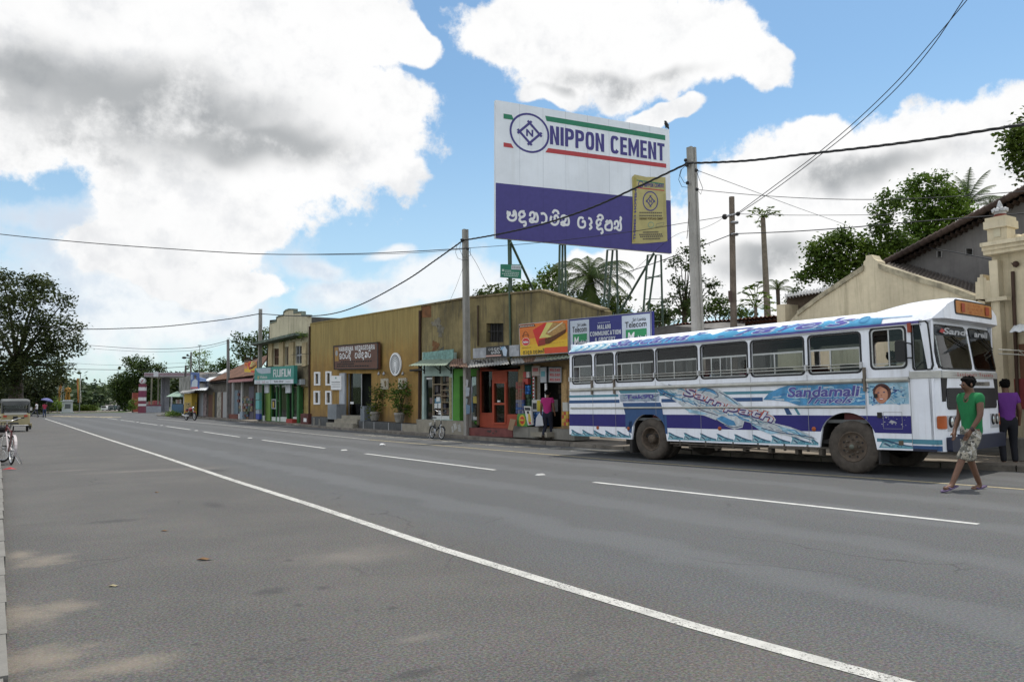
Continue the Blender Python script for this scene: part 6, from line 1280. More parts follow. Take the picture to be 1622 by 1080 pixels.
# grey gabled hall behind
XQ=20.6;PQ=FX(XQ);r=thing('grey_hall',PQ.P(1520,650),'large grey rendered gable with two small square vents and a tiled verge','building')
GR=mt((.155,.147,.142),.95,var=.3,scale=.7,bump=.2,bscale=12,streak=.3,name='grey render');op=[(1404,417),(1625,302),(1770,232),(1770,650),(1404,650)];vents=[(1485.5,398,1491.5,407.5),(1531,394,1541,403.5)]
m=MB();m.holed(hole(PQ,op),[hole(PQ,rpx(*v)) for v in vents],-PQ.n*.3,GR);m.build('wall',r);m=MB();prect(m,PQ,1470,380,1560,420,-.8,-.7,BLACK);m.build('dark_backing',r)
m=MB()
for v in vents: m.holed(hole(PQ,rpx(v[0]-1.2,v[1]-.5,v[2]+1.2,v[3]+.5)),[hole(PQ,rpx(*v))],PQ.n*.03,mt((.25,.245,.24),.9,name='vent rim'))
m.build('vent_frame',r)
m=MB();ROOFD=mt((.055,.036,.028),.95,var=.5,scale=2,bump=.8,bscale=10,name='dark old tiles');a,b=PQ.P(1399,418,.35),PQ.P(1770,223,.35);m.corr(a,b,b-PQ.n*9,a-PQ.n*9,40,.04,ROOFD,4,.14)
n=36
for k in range(n):
    p=a.lerp(b,(k+.5)/n);m.tube([p-(b-a)/n*.5+Vector((0,0,.0)),p+(b-a)/n*.55+Vector((0,0,.03))],.085,ROOFD,6)
m.build('roof',r)
m=MB();a=[(1400,424),(1546,476)];p,k=FX(19.5).P(1395,424),FX(19.5).P(1560,474);m.corr(p,k,FX(20.55).P(1560,455),FX(20.55).P(1415,412),26,.03,mt((.12,.10,.085),.9,var=.4,scale=2,name='dark lean roof'),4,.05);m.build('lean_roof',label='dark lean to roof between the cream gable wall and the grey hall',cat='roof')
# low tiled house and shed behind the bus
PL=FX(20.5);r=thing('low_house',PL.P(1130,600),'low grey walled house with a clay tile ridge behind the wooden pole','building')
m=MB();m.prism([PL.P(u,v) for u,v in((1030,520),(1070,513),(1250,500),(1250,620),(1030,620))],-PL.n*6,mt((.15,.145,.135),.95,var=.3,scale=2,bump=.2,streak=.4,name='grey block wall'));m.build('wall',r)
m=MB();p,k=PL.P(1066,513.5,.25),PL.P(1252,498,.25);m.corr(p,k,k-PL.n*.5-Vector((0,0,.1)),p-PL.n*.5-Vector((0,0,.1)),30,.03,mt((.15,.06,.035),.9,var=.4,scale=3,bump=.6,name='red clay tiles'),4,.12)
m.build('roof',r)
m=MB();p,k=FX(19.7).P(1028,531),FX(19.7).P(1068,516);m.quad([p,FX(19.7).P(1180,524),PL.P(1180,508,.05),k],mt((.17,.16,.15),.9,var=.35,scale=3,name='asbestos sheet'));m.build('lean_roof',r)
PS=FX(19.2);r=thing('tin_shed',PS.P(1270,560),'small brown shed under a corrugated edge left of the cream gable','shed')
m=MB();m.prism([PS.P(u,v) for u,v in((1246,470),(1330,458),(1330,540),(1246,540))],-PS.n*3,mt((.10,.075,.055),.95,var=.3,name='mud brown wall'));m.build('wall',r);m=MB();m.corr(PS.P(1243,472,.35),PS.P(1325,458,.35),PS.P(1325,452,-2.5),PS.P(1243,466,-2.5),16,.03,TIN);m.build('roof',r);m=MB();prect(m,FX(18.6),1230,483,1246,560,-1,0,CREAM);m.build('end_wall',r)
# ---------------------------------------------------------------- trees
tree('rain_tree',[(12,470,34),(58,470,34),(30,520,44),(85,515,36),(112,545,20),(62,568,44),(18,590,44),(92,582,22),(5,440,22),(62,447,20),(100,480,16),(122,520,12),(125,553,8),(45,445,16),(-40,500,60),(-20,580,60),(80,548,22)],95,'huge dark spreading tree at the left edge above the junction','tree',leaf_mat((.042,.064,.026),trans=.25),.38,.72,base=(24,97),tr=.75,limbs=10)
tree('dark_tree',[(10,625,34),(45,615,30),(72,612,22),(92,602,14),(60,640,20),(30,645,24),(-30,620,40)],108,'dense dark low tree under the huge spreading tree','tree',leaf_mat((.03,.048,.019),trans=.15),.35,1.3,tr=.4)
tree('shrub',[(70,640,9),(82,634,7),(92,641,7),(62,645,7)],116,'bright green shrub behind the pedestrians by the roundabout','shrub',LEAF_L,.25,1.,tr=.08,limbs=3)
tree('round_tree',[(195,605,22),(222,592,22),(246,602,18),(190,628,16),(215,632,20),(240,622,16),(252,583,9),(232,577,14),(208,574,12),(186,612,12),(262,595,8),(243,640,12),(200,645,8)],140,'broad dark green tree between the far road and the filling station','tree',leaf_mat((.036,.07,.018)),.42,1.25,tr=.5)
tree('background_tree',[(305,575,8),(312,562,7),(322,572,7),(328,560,6),(318,585,9),(303,592,9),(330,578,5)],125,'sparse tree behind the antenna mast','tree',LEAF_M,.3,.7,tr=.15)
tree('background_tree',[(345,588,12),(356,578,12),(368,584,12),(340,598,9),(335,596,6),(376,592,9)],105,'rounded dark tree behind the slim dark pole','tree',leaf_mat((.036,.075,.018)),.32,1.2,tr=.25)
tree('background_tree',[(398,540,13),(414,530,12),(390,553,10),(410,555,14),(424,545,12),(382,563,11),(375,541,4.5),(373,553,5),(376,532,4),(425,565,12),(398,570,10)],88,'tall open crowned tree behind the photo shop pole','tree',leaf_mat((.04,.08,.018)),.3,.95,tr=.3)
tree('background_tree',[(760,466,8),(768,468,7)],62,'small dark tree top over the ochre roof right of the near pole','tree',LEAF_D,.26,1.2,tr=.2)
tree('background_tree',[(783,461,10),(795,464,8),(788,468,8)],60,'dark rounded tree top left of the billboard leg','tree',LEAF_D,.26,1.3,tr=.2)
tree('background_tree',[(815,457,9),(832,455,10),(848,455,11),(822,464,9),(805,463,7)],58,'mid green tree right behind the roof peak','tree',LEAF_M,.24,1.2,tr=.2)
tree('background_tree',[(862,434,9),(876,430,12),(888,440,13),(868,452,13),(885,458,15),(857,440,6)],55,'tall leafy tree left of the coconut palm','tree',LEAF_M,.24,1.,tr=.25)
tree('background_tree',[(955,485,18),(975,480,12),(985,470,9),(965,495,16),(940,480,16),(990,492,12),(920,470,14)],56,'dark tree mass below the coconut palm','tree',LEAF_D,.26,1.05,tr=.25)
tree('eucalyptus_tree',[(1088,392,9),(1078,410,9),(1108,388,7),(1112,410,9),(1068,420,9),(1090,425,10),(1072,446,11),(1085,465,12),(1106,440,9),(1120,452,8),(1134,448,7),(1128,462,9),(1108,468,8),(1088,485,13),(1066,470,8),(1095,405,8)],50,'tall airy tree behind the tall concrete pole','tree',leaf_mat((.042,.075,.024)),.2,.75,base=(1088,50),tr=.22,limbs=12,dj=.3)
tree('background_tree',[(1112,492,14),(1130,485,14),(1146,478,10),(1150,495,14),(1100,500,12),(1172,498,12)],47,'light green bush right of the tall concrete pole base','tree',leaf_mat((.045,.085,.02)),.2,1.1,tr=.2)
tree('background_tree',[(1035,495,10),(1048,488,8),(1060,500,12),(1045,505,12),(1052,478,5),(1025,505,10),(1022,490,6)],50,'thin bush behind the right end of the navy board','tree',leaf_mat((.045,.08,.025)),.2,.75,tr=.15)
palm((935,437),46,'coconut palm with drooping fronds under the billboard',[(a,e,l) for a,e,l in((.1,.55,1),(.5,.9,.9),(1.0,1.2,.8),(1.6,1.3,.8),(2.1,1.1,.9),(2.7,.75,1.),(3.1,.3,1.),(-.2,.2,1),(3.4,-.1,.9),(-.5,-.2,.9),(0.3,-.5,.85),(2.8,-.5,.9),(4.2,-.1,.9),(4.8,.4,.9),(5.4,.1,.9),(4.5,-.7,.8),(1.5,-.4,.8),(5.8,.7,1),(3.6,.7,1),(.9,.3,.9),(2.3,.2,.9),(5.,-.9,.7),(3.9,-.9,.7))],3.0,.15,leaf_mat((.032,.062,.013),trans=.25))
palm((1533,322),48,'palm with upright wind blown fronds above the grey hall roof',[(.2,.5,1.15),(.45,.75,1.1),(1.2,1.35,.95),(2.2,1.25,1.),(2.9,1.05,1.05),(3.4,.9,1.),(4.4,1.4,1.),(5.2,1.2,1.),(1.7,1.45,1),(-.2,.35,1.2),(-.1,.9,.9),(3.,.8,.9)],2.3,.15,leaf_mat((.045,.085,.02)),sag=.55)
palm((1568,326),52,'small pale palm tuft just right of the upright palm',[(a,e,1.) for a,e in((.2,.4),(1,1),(2,1.1),(2.9,.6),(3.6,.5),(5,1.),(4.3,.9))],1.1,.1,leaf_mat((.05,.075,.04)))
palm((1232,458),36,'low dark palm tuft right of the papaya trunk',[(a,e,1.) for a,e in((.2,.5),(.9,1),(1.8,1.2),(2.7,.7),(3.3,.3),(5,.9),(4.3,.9),(-.2,.1))],1.0,.1,LEAF_D)
def papaya(crown,foot,D,label,lv,tr):
    c=AT(*crown,D);f=AT(*foot,D);f=Vector((f.x,f.y,0));r=thing('papaya_tree',f,label,'papaya tree','papaya trees behind the bus')
    m=MB();m.tube([f,f.lerp(c,.5)+Vector((.06,.03,0)),c],[tr*1.5,tr*1.05,tr*.7],mt((.20,.165,.125),.9,var=.25,scale=6,streak=.3,name='papaya bark'),9);m.build('trunk',r)
    m=MB();V=[];n=0
    for(u,v,s) in lv:
        e=AT(u,v,D+random.uniform(-.5,.5));mid=c.lerp(e,.55)+Vector((0,0,.12));m.tube([c,mid,e],.014,LEAF_L,4)
        for k in range(15):
            a=2*math.pi*k/15+random.random()*.3;d=RT0*math.cos(a)+Vector((FW.x,FW.y,0)).normalized()*math.sin(a)*.8+Vector((0,0,random.uniform(-.55,.15)));L=s*D/F*random.uniform(.7,1.1);sd=d.cross(Vector((random.uniform(-.4,.4),random.uniform(-.4,.4),1))).normalized()*L*.22
            V+= [e,e+d*L*.55+sd,e+d*L,e+d*L*.55-sd];n+=1
    m.build('stem',r);np_mesh('leaves',np.array([tuple(x) for x in V]),n,leaf_mat((.09,.16,.025)),r)
papaya((1208.5,345),(1222,640),33,'tall leaning papaya trunk with a small tuft of leaves at its top',[(1192,334,9),(1186,342,7),(1198,330,8),(1206,334,10),(1214,334,10),(1222,338,9),(1230,334,8),(1236,340,7),(1200,350,9),(1203,358,7),(1212,341,9),(1221,328,7)],.14)
papaya((1197,486),(1198,640),31,'short bright papaya tree left of the tall papaya trunk',[(1176,462,11),(1185,455,12),(1195,452,12),(1202,446,9),(1190,466,13),(1205,462,12),(1215,468,11),(1180,474,11),(1200,475,12),(1224,478,11),(1186,482,10),(1214,486,12),(1227,490,9),(1174,482,8),(1193,492,8),(1180,498,9),(1220,500,9)],.09)
tree('big_tree',[(1380,440,16),(1410,430,16),(1440,420,16),(1340,440,16),(1310,440,15),(1290,430,14),(1270,440,12),(1295,395,14),(1310,385,16),(1330,378,17),(1350,385,18),(1300,415,18),(1325,410,22),(1350,415,20),(1285,405,10),(1375,390,18),(1392,365,14),(1400,345,15),(1412,325,11),(1425,318,11),(1388,330,7),(1405,310,8),(1375,412,18),(1395,400,18),(1415,380,20),(1430,395,22),(1405,415,16)],43,'broad dark leafy tree behind the cream gable, lower left of the leafy group','tree',leaf_mat((.066,.122,.024),trans=.32),.22,1.5,base=(1345,43),tr=.4,limbs=12,dj=.35)
tree('big_tree',[(1470,385,20),(1500,385,18),(1530,370,16),(1550,350,12),(1440,390,18),(1445,292,9),(1458,287,10),(1475,284,10),(1492,280,8),(1450,310,14),(1470,310,17),(1495,305,16),(1510,315,15),(1520,330,16),(1480,335,20),(1455,335,15),(1500,345,20),(1530,345,14),(1445,360,16),(1465,365,18),(1490,365,16),(1435,300,6)],46,'taller lit green tree in front of the upright palm','tree',leaf_mat((.085,.16,.025),trans=.32),.23,1.5,base=(1475,46),tr=.4,limbs=12,dj=.35)
tree('overhanging_tree',[(1612,228,16),(1625,208,20),(1616,262,12),(1640,240,30),(1660,200,40),(1604,215,9),(1632,275,16),(1700,240,50),(1608,245,8)],27,'dark leafy branch hanging in at the right edge above the grey roof','tree',leaf_mat((.055,.10,.02)),.2,1.2,base=(1790,29),tr=.3,dj=.3)
tree('background_tree',[(1255,468,6),(1262,460,5),(1248,474,6)],40,'wispy sapling behind the tin shed','tree',leaf_mat((.05,.085,.03)),.14,.5,tr=.06)
# far wood beyond the roundabout: one mass
bl=[]
for k in range(60):
    u=random.uniform(118,158);D=random.uniform(165,205);bl.append((AT(u,random.uniform(622,648),D),D/F*random.uniform(4,7),.9))
for k in range(90):
    u=random.uniform(112,205);t=random.random();D=random.uniform(210,420);base=640-0;vtop=607+6*abs(math.sin(u*.21))+ (6 if 160<u<182 else 0)
    lo,hi=vtop,648
    if 160<u<196: hi=634-(0 if u>176 else 4)
    v=lo+(hi-lo)*random.random();bl.append((AT(u,v,D),D/F*random.uniform(5,8),.9))
V,n=cloud_leaves(bl,.9,1.1);o=np_mesh('far_wood',V,n,leaf_mat((.035,.062,.030),trans=.15),None,tuple(AT(150,645,260)));tag(o,kind='stuff')
bl=[]
for k in range(120):
    u=random.uniform(-250,125) if k%2 else random.uniform(200,330);D=random.uniform(170,260);v=random.uniform(605,650);bl.append((AT(u,v,D),D/F*random.uniform(8,14),.9))
V,n=cloud_leaves(bl,1.1,.8);o=np_mesh('far_wood',V,n,leaf_mat((.024,.042,.016),trans=.12),None,tuple(AT(60,645,200)));tag(o,kind='stuff')
bl=[]
for k in range(70):
    u=random.uniform(640,1700);D=random.uniform(60,95);v=random.uniform(480,560) if u<1250 else random.uniform(400,560);bl.append((AT(u,v+20,D),D/F*random.uniform(14,22),.8))
V,n=cloud_leaves(bl,.5,.55);o=np_mesh('far_wood',V,n,leaf_mat((.03,.055,.018)),None,tuple(AT(1150,640,75)));tag(o,kind='stuff')
# ---------------------------------------------------------------- the bus
A_=Vector((12.93,13.57,0));B_=Vector((13.46,8.71,0));ax=(B_-A_).normalized();nn_=Vector((ax.y,-ax.x,0))
bus=thing('bus',A_+nn_*.03,'white and blue painted long distance bus parked at the far kerb','bus',rz=math.atan2(ax.y,ax.x))
BASE[bus.name]=None
W_=2.8;TZ=.0042
class BM(MB):
    def build(s,name,parent=None,**k):
        s.v=[(x,y,z*(1+TZ*x)) for x,y,z in s.v];return MB.build(s,name,parent or bus,**k)
PB=mt((.84,.86,.92),.35,var=.06,scale=1.2,spec=.5,fine=.03,streak=.3,dirt=(.46,.44,.41),name='bus white');PBD=mt((.50,.50,.50),.4,var=.1,spec=.5,name='grey bus trim')
PUR=mt((.030,.026,.165),.5,var=.1,scale=2,spec=.25,name='violet band');BLU1=mt((.022,.075,.20),.4,var=.1,name='royal stripe');TEA=mt((.075,.24,.31),.4,var=.1,name='teal stripe');NAV=mt((.012,.016,.04),.5,var=.2,name='navy bumper')
AL=mt((.50,.49,.44),.4,var=.2,scale=4,metal=.35,name='worn aluminium');DUST=mt((.075,.062,.05),.85,var=.35,scale=7,name='dusty tyre');RIM=mt((.10,.075,.055),.8,var=.35,scale=9,name='rusty rim');GASK=mt((.02,.02,.022),.6,name='window rubber')
SEATM=mt((.10,.03,.03),.8,name='seat cloth');INSIDE=mt((.12,.125,.125),.8,var=.2,name='bus inside')
arch=[(0.0,.535,.46,1.075),(4.81,.555,.46,1.115)]
def archz(s):
    for c,h,b,t in arch:
        if abs(s-c)<h: return b+(t-b)*math.sqrt(max(0,1-((s-c)/h)**2))**.75
    return None
Wn=[(-2.51,-1.84),(-1.70,-1.10),(-.98,.18),(.28,1.42),(1.55,2.70),(2.82,3.98),(4.11,5.12)]
ZB,ZT=1.865,2.565;EAVE=2.68;SK=.49
def rr(x0,z0,x1,z1,r,n=4):
    out=[]
    for cx,cz,a0 in((x1-r,z1-r,0),(x0+r,z1-r,90),(x0+r,z0+r,180),(x1-r,z0+r,270)):
        for k in range(n+1):
            a=math.radians(a0+90*k/n);out.append((cx+r*math.cos(a),cz+r*math.sin(a)))
    return out
DRV=(5.34,1.91,5.94,2.60);QU=[(6.12,2.66),(6.30,2.66),(6.335,2.62),(6.385,1.93),(6.36,1.86),(6.11,1.86),(6.085,1.9),(6.085,2.62)]
def sidepoly():
    o=[(-2.68,SK+.04)]
    for c,h,b,t in arch:
        for k in range(17):
            x=c-h+2*h*k/16;o.append((x,archz(max(c-h+.001,min(c+h-.001,x))) if 0<k<16 else SK-.03))
    o+= [(6.38,SK-.02),(6.42,EAVE),(-2.62,EAVE)]
    return o
def shell_side(w,dw,mat):
    m=BM();outer=[Vector((x,w,z)) for x,z in sidepoly()]
    hs=[[Vector((x,w,z)) for x,z in rr(a,ZB,b,ZT,.07)] for a,b in Wn]+[[Vector((x,w,z)) for x,z in rr(*DRV,.07)],[Vector((x,w,z)) for x,z in QU]]
    m.holed(outer,hs,(0,dw,0),mat);return m
shell_side(0,.05,PB).build('side_panel')
# far side without the driver's door art
shell_side(W_,-.05,PB).build('side_panel')
def arc(q):
    """outline of the nose: q = distance across from the near corner (s,w)"""
    w=max(0,min(W_,q));e=min(w,W_-w);r=.15
    d=0 if e>=r else (r-e)
    return 6.53-(r-math.sqrt(max(0,r*r-d*d)))*.95-.04*((w-W_/2)/(W_/2))**2
def nose(m,w0,w1,zb,zt,mat,off=0.,r=0.,th=.03,n=16,lean=True,zb1=None,zt1=None):
    zb1=zb if zb1 is None else zb1;zt1=zt if zt1 is None else zt1;V=[];cols=[]
    for k in range(n+1):
        t=.5-.5*math.cos(math.pi*k/n) if r>0 else k/n
        w=w0+(w1-w0)*t;e=min(w-w0,w1-w);ins=0 if e>=r or r==0 else r-math.sqrt(max(0,r*r-(r-e)**2))
        b_,t_=zb+(zb1-zb)*t+ins,zt+(zt1-zt)*t-ins;rows=[]
        for z in(b_,(b_+t_)/2,t_):
            ln=.12*max(0,(z-1.8))/.9 if lean else 0
            rows.append((arc(w)+off-ln,w,z))
        cols.append(rows)
    fs=[];k3=3
    for c in cols: V+=c
    for c in cols: V+=[(x-th,w,z) for x,w,z in c]
    N_=len(cols)*3
    for k in range(n):
        for j in range(2):
            a=k*3+j;b=a+3;fs.append((a,b,b+1,a+1));fs.append((N_+a,N_+a+1,N_+b+1,N_+b))
        fs.append((k*3,N_+k*3,N_+k*3+3,k*3+3));fs.append((k*3+2,k*3+5,N_+k*3+5,N_+k*3+2))
    fs.append((0,1,2,N_+2,N_+1,N_));q=n*3;fs.append((q,N_+q,N_+q+1,N_+q+2,q+2,q+1))
    m.add(V,fs,mat,False)
m=BM();nose(m,0.,W_,.46,1.86,PB,n=40);nose(m,0.,.06,1.86,EAVE,PB,n=4,zb1=1.86);nose(m,1.425,1.525,1.86,EAVE,PB,n=3);nose(m,W_-.06,W_,1.86,EAVE,PB,n=4);nose(m,0,W_,2.60,EAVE+.03,PB,n=40)
m.add([(6.36,0,.46),(arc(0)+.0,0,.46),(arc(0),0,1.86),(arc(0)-.11,0,EAVE),(6.40,0,EAVE),(6.36,0,1.86)],[(0,1,2,5),(5,2,3,4)],PB);m.add([(6.36,W_,.46),(arc(0),W_,.46),(arc(0),W_,1.86),(arc(0)-.11,W_,EAVE),(6.40,W_,EAVE),(6.36,W_,1.86)],[(0,1,2,5),(5,2,3,4)],PB);m.build('front_panel')
for (a,b) in((.05,1.43),(1.52,W_-.05)):
    m=BM();nose(m,a,b,1.84,2.625,GASK,.004,.12,.02,18);nose(m,a+.03,b-.03,1.87,2.595,GLASSB,.012,.1,.004,18);f=m.build('windscreen')
    m=BM();nose(m,a+.035,b-.035,2.43,2.585,mt((.025,.03,.036),.5,var=.4,scale=6,name='sun strip'),.018,.04,.002,14);o=m.build('sun_strip',f)
    q=Quad((arc(a+.2)-.085,a+.12,2.585),(arc(b-.2)-.085,b-.08,2.585),(arc(b-.2)-.06,b-.08,2.43),(arc(a+.2)-.06,a+.12,2.43),(1,0,0))
    m=BM();q.text(m,'Sand.' if a<1 else 'areli',.12 if a<1 else .02,.15,1. if a<1 else .75,.9,flat((.42,.42,.43)),.035,bold=.03,shear=.3)
    if a<1: q.poly(m,[(.0,.35),(.1,.8),(.2,.6),(.16,.2)],flat((.4,.03,.03)),.034)
    m.build('lettering',f)
    m=BM();gx=lambda w,z:(arc(w)-.12*max(0,z-1.8)/.9+.035,w,z);m.tube([gx(a+.45,2.61),gx(a+.62,2.50),gx(a+.82,2.38),gx(b-.14,2.27)],.011,BLACK,5);m.tube([gx(a+.5,2.40),gx(a+.75,2.33),gx(b-.16,2.22)],.008,BLACK,5);m.build('wiper')
# belt, grille, lamps, bumper
m=BM();nose(m,0.,W_,1.70,1.82,AL,.015,0,.02,36)
for z in(1.715,1.755,1.79): nose(m,.0,W_,z,z+.012,PBD,.022,0,.01,36)
m.box(6.0,6.52,-.015,-.002,1.70,1.82,AL)
for z in(1.715,1.755,1.79): m.box(6.0,6.50,-.02,-.014,z,z+.012,PBD)
m.build('belt_moulding')
q=Quad((arc(1)+.04,.55,1.81),(arc(1)+.04,2.3,1.81),(arc(1)+.04,2.3,1.71),(arc(1)+.04,.55,1.71),(1,0,0));m=BM();q.text(m,'S a n d a m a l i   T r a v e l s',.02,.2,.98,.85,flat((.35,.06,.05)),.002,bold=.02);m.build('lettering')
m=BM();nose(m,.24,2.56,1.16,1.53,GASK,.012,.07,.02,24)
for k in range(7): nose(m,.30,2.50,1.19+k*.047,1.205+k*.047,mt((.022,.022,.024),.6,name='grille bar'),.02,0,.012,16)
m.build('grille')
m=BM();nose(m,.95,2.2,1.57,1.64,mt((.22,.2,.17),.6,var=.3,name='plate'),.014,0,.01,10);o=m.build('number_plate')
q=Quad((arc(1.2)+.03,.97,1.635),(arc(1.2)+.03,1.9,1.635),(arc(1.2)+.03,1.9,1.575),(arc(1.2)+.03,.97,1.575),(1,0,0));m=BM();q.text(m,'LEYLAND',.02,.1,.95,.9,BLACK,.0,bold=.03,space=1.2);m.build('lettering',o)
for a in(.22,2.16):
    m=BM();nose(m,a,a+.46,.80,1.06,mt((.45,.46,.48),.5,name='lamp panel'),.012,.0,.012,8);o=m.build('lamp_panel')
    for k in(.12,.34):
        m=BM();c=(arc(a+k)+.03,a+k,.955);m.lathe([(.0,.01),(.07,.008),(.085,0.),(.097,-.01),(.097,-.03)],c,(1,0,0),BLACK,18);m.lathe([(0,.02),(.05,.017),(.075,.009)],c,(1,0,0),mt((.50,.52,.54),.1,var=.1,metal=.7,name='lens'),18);m.build('headlight',o)
for a in(.02,2.64): m=BM();nose(m,a,a+.15,.84,1.06,mt((.42,.09,.015),.35,name='amber lens'),.02,.02,.03,6);m.build('indicator')
m=BM();nose(m,.15,W_+.05,.46,.70,NAV,.10,.03,.10,30);m.build('bumper')
# roof with raised destination visor
ST=[-2.68,-2.6,-2.4,-1.5,0,2,4,5.2,5.4,5.6,5.8,6.0,6.15,6.3,6.4,6.48,6.54,6.59];V=[];fs=[];K=18
def crown(s):
    base=3.0
    if s<-2.55: return 2.93
    if s>5.2: return base+.13*math.sin(min(1,(s-5.2)/.9)*math.pi/2)-.05*max(0,(s-6.4)/.19)**2
    return base
for i,s in enumerate(ST):
    for k in range(K+1):
        t=k/K;e=(abs(2*t-1));c=crown(s);fl=max(0,(s-5.6)/1.1)
        z=EAVE+(c-EAVE)*(1-e**3.4)**.62
        w=W_*t
        if s>6.25:
            x=min(s,arc(w)+.06);z=min(z,c)
        else:x=s
        V.append((x,w,z))
for i in range(len(ST)-1):
    for k in range(K): a=i*(K+1)+k;fs.append((a,a+1,a+K+2,a+K+1))
m=BM();m.add(V,fs,PB,True)
# visor face below the dome
vf=[]
for k in range(K+1):
    t=k/K;w=W_*t;e=abs(2*t-1);vf+= [(arc(w)+.06,w,EAVE+(crown(6.59)-EAVE)*(1-e**3.4)**.62),(arc(w)+.07,w,EAVE+.03),(arc(w)-.10,w,EAVE+.0)]
m.add(vf,[(3*k,3*k+1,3*k+4,3*k+3) for k in range(K)]+[(3*k+1,3*k+2,3*k+5,3*k+4) for k in range(K)],PB,False)
m.add([(-2.68,W_*k/K,EAVE+(2.93-EAVE)*(1-abs(2*k/K-1)**3.4)**.62) for k in range(K+1)]+[(-2.68,W_*k/K,EAVE-.05) for k in range(K+1)],[(k,k+1,K+2+k,K+1+k) for k in range(K)],PB);m.build('roof')
m=BM();nose(m,.58,2.34,2.80,3.065,GASK,.075,.05,.02,18,lean=False);DORG=mt((.50,.19,.035),.5,var=.15,name='orange panel');nose(m,.61,2.31,2.825,3.04,DORG,.08,.03,.008,16,lean=False);o=m.build('destination_box')
q=Quad((arc(.7)+.088,.68,3.03),(arc(.7)+.088,2.24,3.03),(arc(.7)+.088,2.24,2.83),(arc(.7)+.088,.68,2.83),(1,0,0));m=BM();RD=flat((.36,.05,.01))
sinhala(q,m,['ra','va','ta'],.26,.68,.66,1.,RD,.012,.12);sinhala(q,m,['ma','sa','ka','li'],.24,.36,.72,.66,RD,.012,.12);sinhala(q,m,['da','ba','ra'],.28,.04,.66,.34,RD,.012,.12);q.rect(m,.08,.1,.18,.88,RD,.01);q.rect(m,.80,.1,.92,.88,RD,.01);m.build('lettering',o)
# gutter
m=BM();m.box(-2.64,6.2,-.03,.0,EAVE-.035,EAVE+.01,mt((.10,.085,.28),.5,name='violet gutter'));m.box(-2.64,6.2,-.032,-.001,EAVE-.055,EAVE-.036,PBD);m.build('gutter')
# roof side art: blue panel with lettering following the curve
def roofpt(s,h): # h 0..1 up the curved cove
    e0=1.;tt=h;w=.0+.32*tt**1.6;e=1-2*w/W_;return Vector((s,w,EAVE+(3.0-EAVE)*(1-e**3.4)**.62))
class RoofQ:
    def __init__(q,s0,s1): q.s0,q.s1=s0,s1
    def __call__(q,s,t,d=0):
        p=roofpt(q.s0+(q.s1-q.s0)*s,max(0.01,t));return p+Vector((0,-.6,.8))*d
    rect=Quad.rect;poly=Quad.poly;text=Quad.text;ell=Quad.ell;ring=Quad.ring;stroke=Quad.stroke
q=RoofQ(-2.6,6.2);m=BM();SKYB=mt((.07,.31,.52),.4,var=.25,scale=3,name='roof sky blue');SKYL=mt((.40,.60,.68),.4,var=.3,scale=5,name='pale foam')
n=80
for k in range(n-6):
    a,b=k/n,(k+1)/n
    t0=.02;h0=.62+.12*math.sin(k*.9)+.08*math.sin(k*2.3);h1=.62+.12*math.sin((k+1)*.9)+.08*math.sin((k+1)*2.3)
    for j in range(5): q.poly(m,[(a,t0+(h0-t0)*j/5),(b,t0+(h1-t0)*j/5),(b,t0+(h1-t0)*(j+1)/5),(a,t0+(h0-t0)*(j+1)/5)],SKYL if k<12 else SKYB,.003)
for k in range(10):
    a=.02+k*.016;q.stroke(m,[(a,.1),(a+.02,.4),(a+.01,.6),(a+.035,.75)],.05,WHITE if k%2 else SKYB,.006,.12)
q.ring(m,.885,.5,.012,.3,.35,flat((.03,.2,.4)),.007);q.poly(m,[(.915,.42),(.985,.38),(.985,.52),(.915,.56)],flat((.25,.42,.62)),.006);m.build('roof_art')
m=BM();INKV=mt((.09,.08,.30),.4,name='violet ink')
for (txt,a,b) in(('Sandamali',.16,.47),('Travels',.52,.865)):
    q.text(m,txt,a-.006,.10,b+.006,.95,flat((.42,.52,.66)),.007,bold=.045,shear=.5);q.text(m,txt,a,.16,b,.88,INKV,.010,bold=.015,shear=.5)
m.build('lettering')
# side windows
ALW=mt((.46,.47,.46),.45,var=.12,metal=.3,name='window aluminium');CUR=mt((.30,.31,.29),.9,name='curtain')
op_=[('open',.36),('shut',.5),('open2',.14),('shut',.44),('open3',.22),('shut',.45),('openL',.42)]
for (a,b),(kind,f) in zip(Wn,op_):
    m=BM();o=[Vector((x,-.006,z)) for x,z in rr(a-.035,ZB-.035,b+.035,ZT+.035,.09)];i=[Vector((x,-.006,z)) for x,z in rr(a,ZB,b,ZT,.07)];m.holed(o,[i],(0,.012,0),GASK);g=m.build('window')
    zm=ZB+.46*(ZT-ZB)+.09;m=BM();h=b-a
    m.box(a,b,.012,.03,zm,zm+.035,ALW);m.box(a,a+.022,.012,.03,ZB,zm,ALW);m.box(b-.022,b,.012,.03,ZB,zm,ALW);m.box(a,b,.012,.03,ZB,ZB+.02,ALW);m.box(a+h*f-.015,a+h*f+.015,.008,.034,ZB,zm,ALW)
    if kind in('open2','open3'):
        for t in(.42,.66): m.box(a+h*t-.013,a+h*t+.013,.01,.034,ZB,zm,ALW)
    m.build('frame',g)
    m=BM();m.box(a+.01,b-.01,.034,.038,zm+.02,ZT-.01,GLASSD);m.build('pane',g)
    m=BM()
    lo,hi=a+.01,b-.01
    if kind.startswith('open'): lo=a+h*f
    if kind in('open2','open3'): hi=b-.07
    m.box(lo,hi,.022,.026,ZB+.01,zm,GLASSB);m.build('pane',g)
m=BM();
for z in(2.0,1.945): m.tube([(-2.6,-.05,z)]+[(s,-.05,z) for s in(-1,1,3)]+[(5.15,-.05,z)],.010,AL,6)
for s in(-2.6,-1.77,-1.04,.23,1.485,2.76,4.045,5.15): m.box(s-.02,s+.02,-.06,-.0,1.92,2.03,PBD)
m.build('guard_rail')
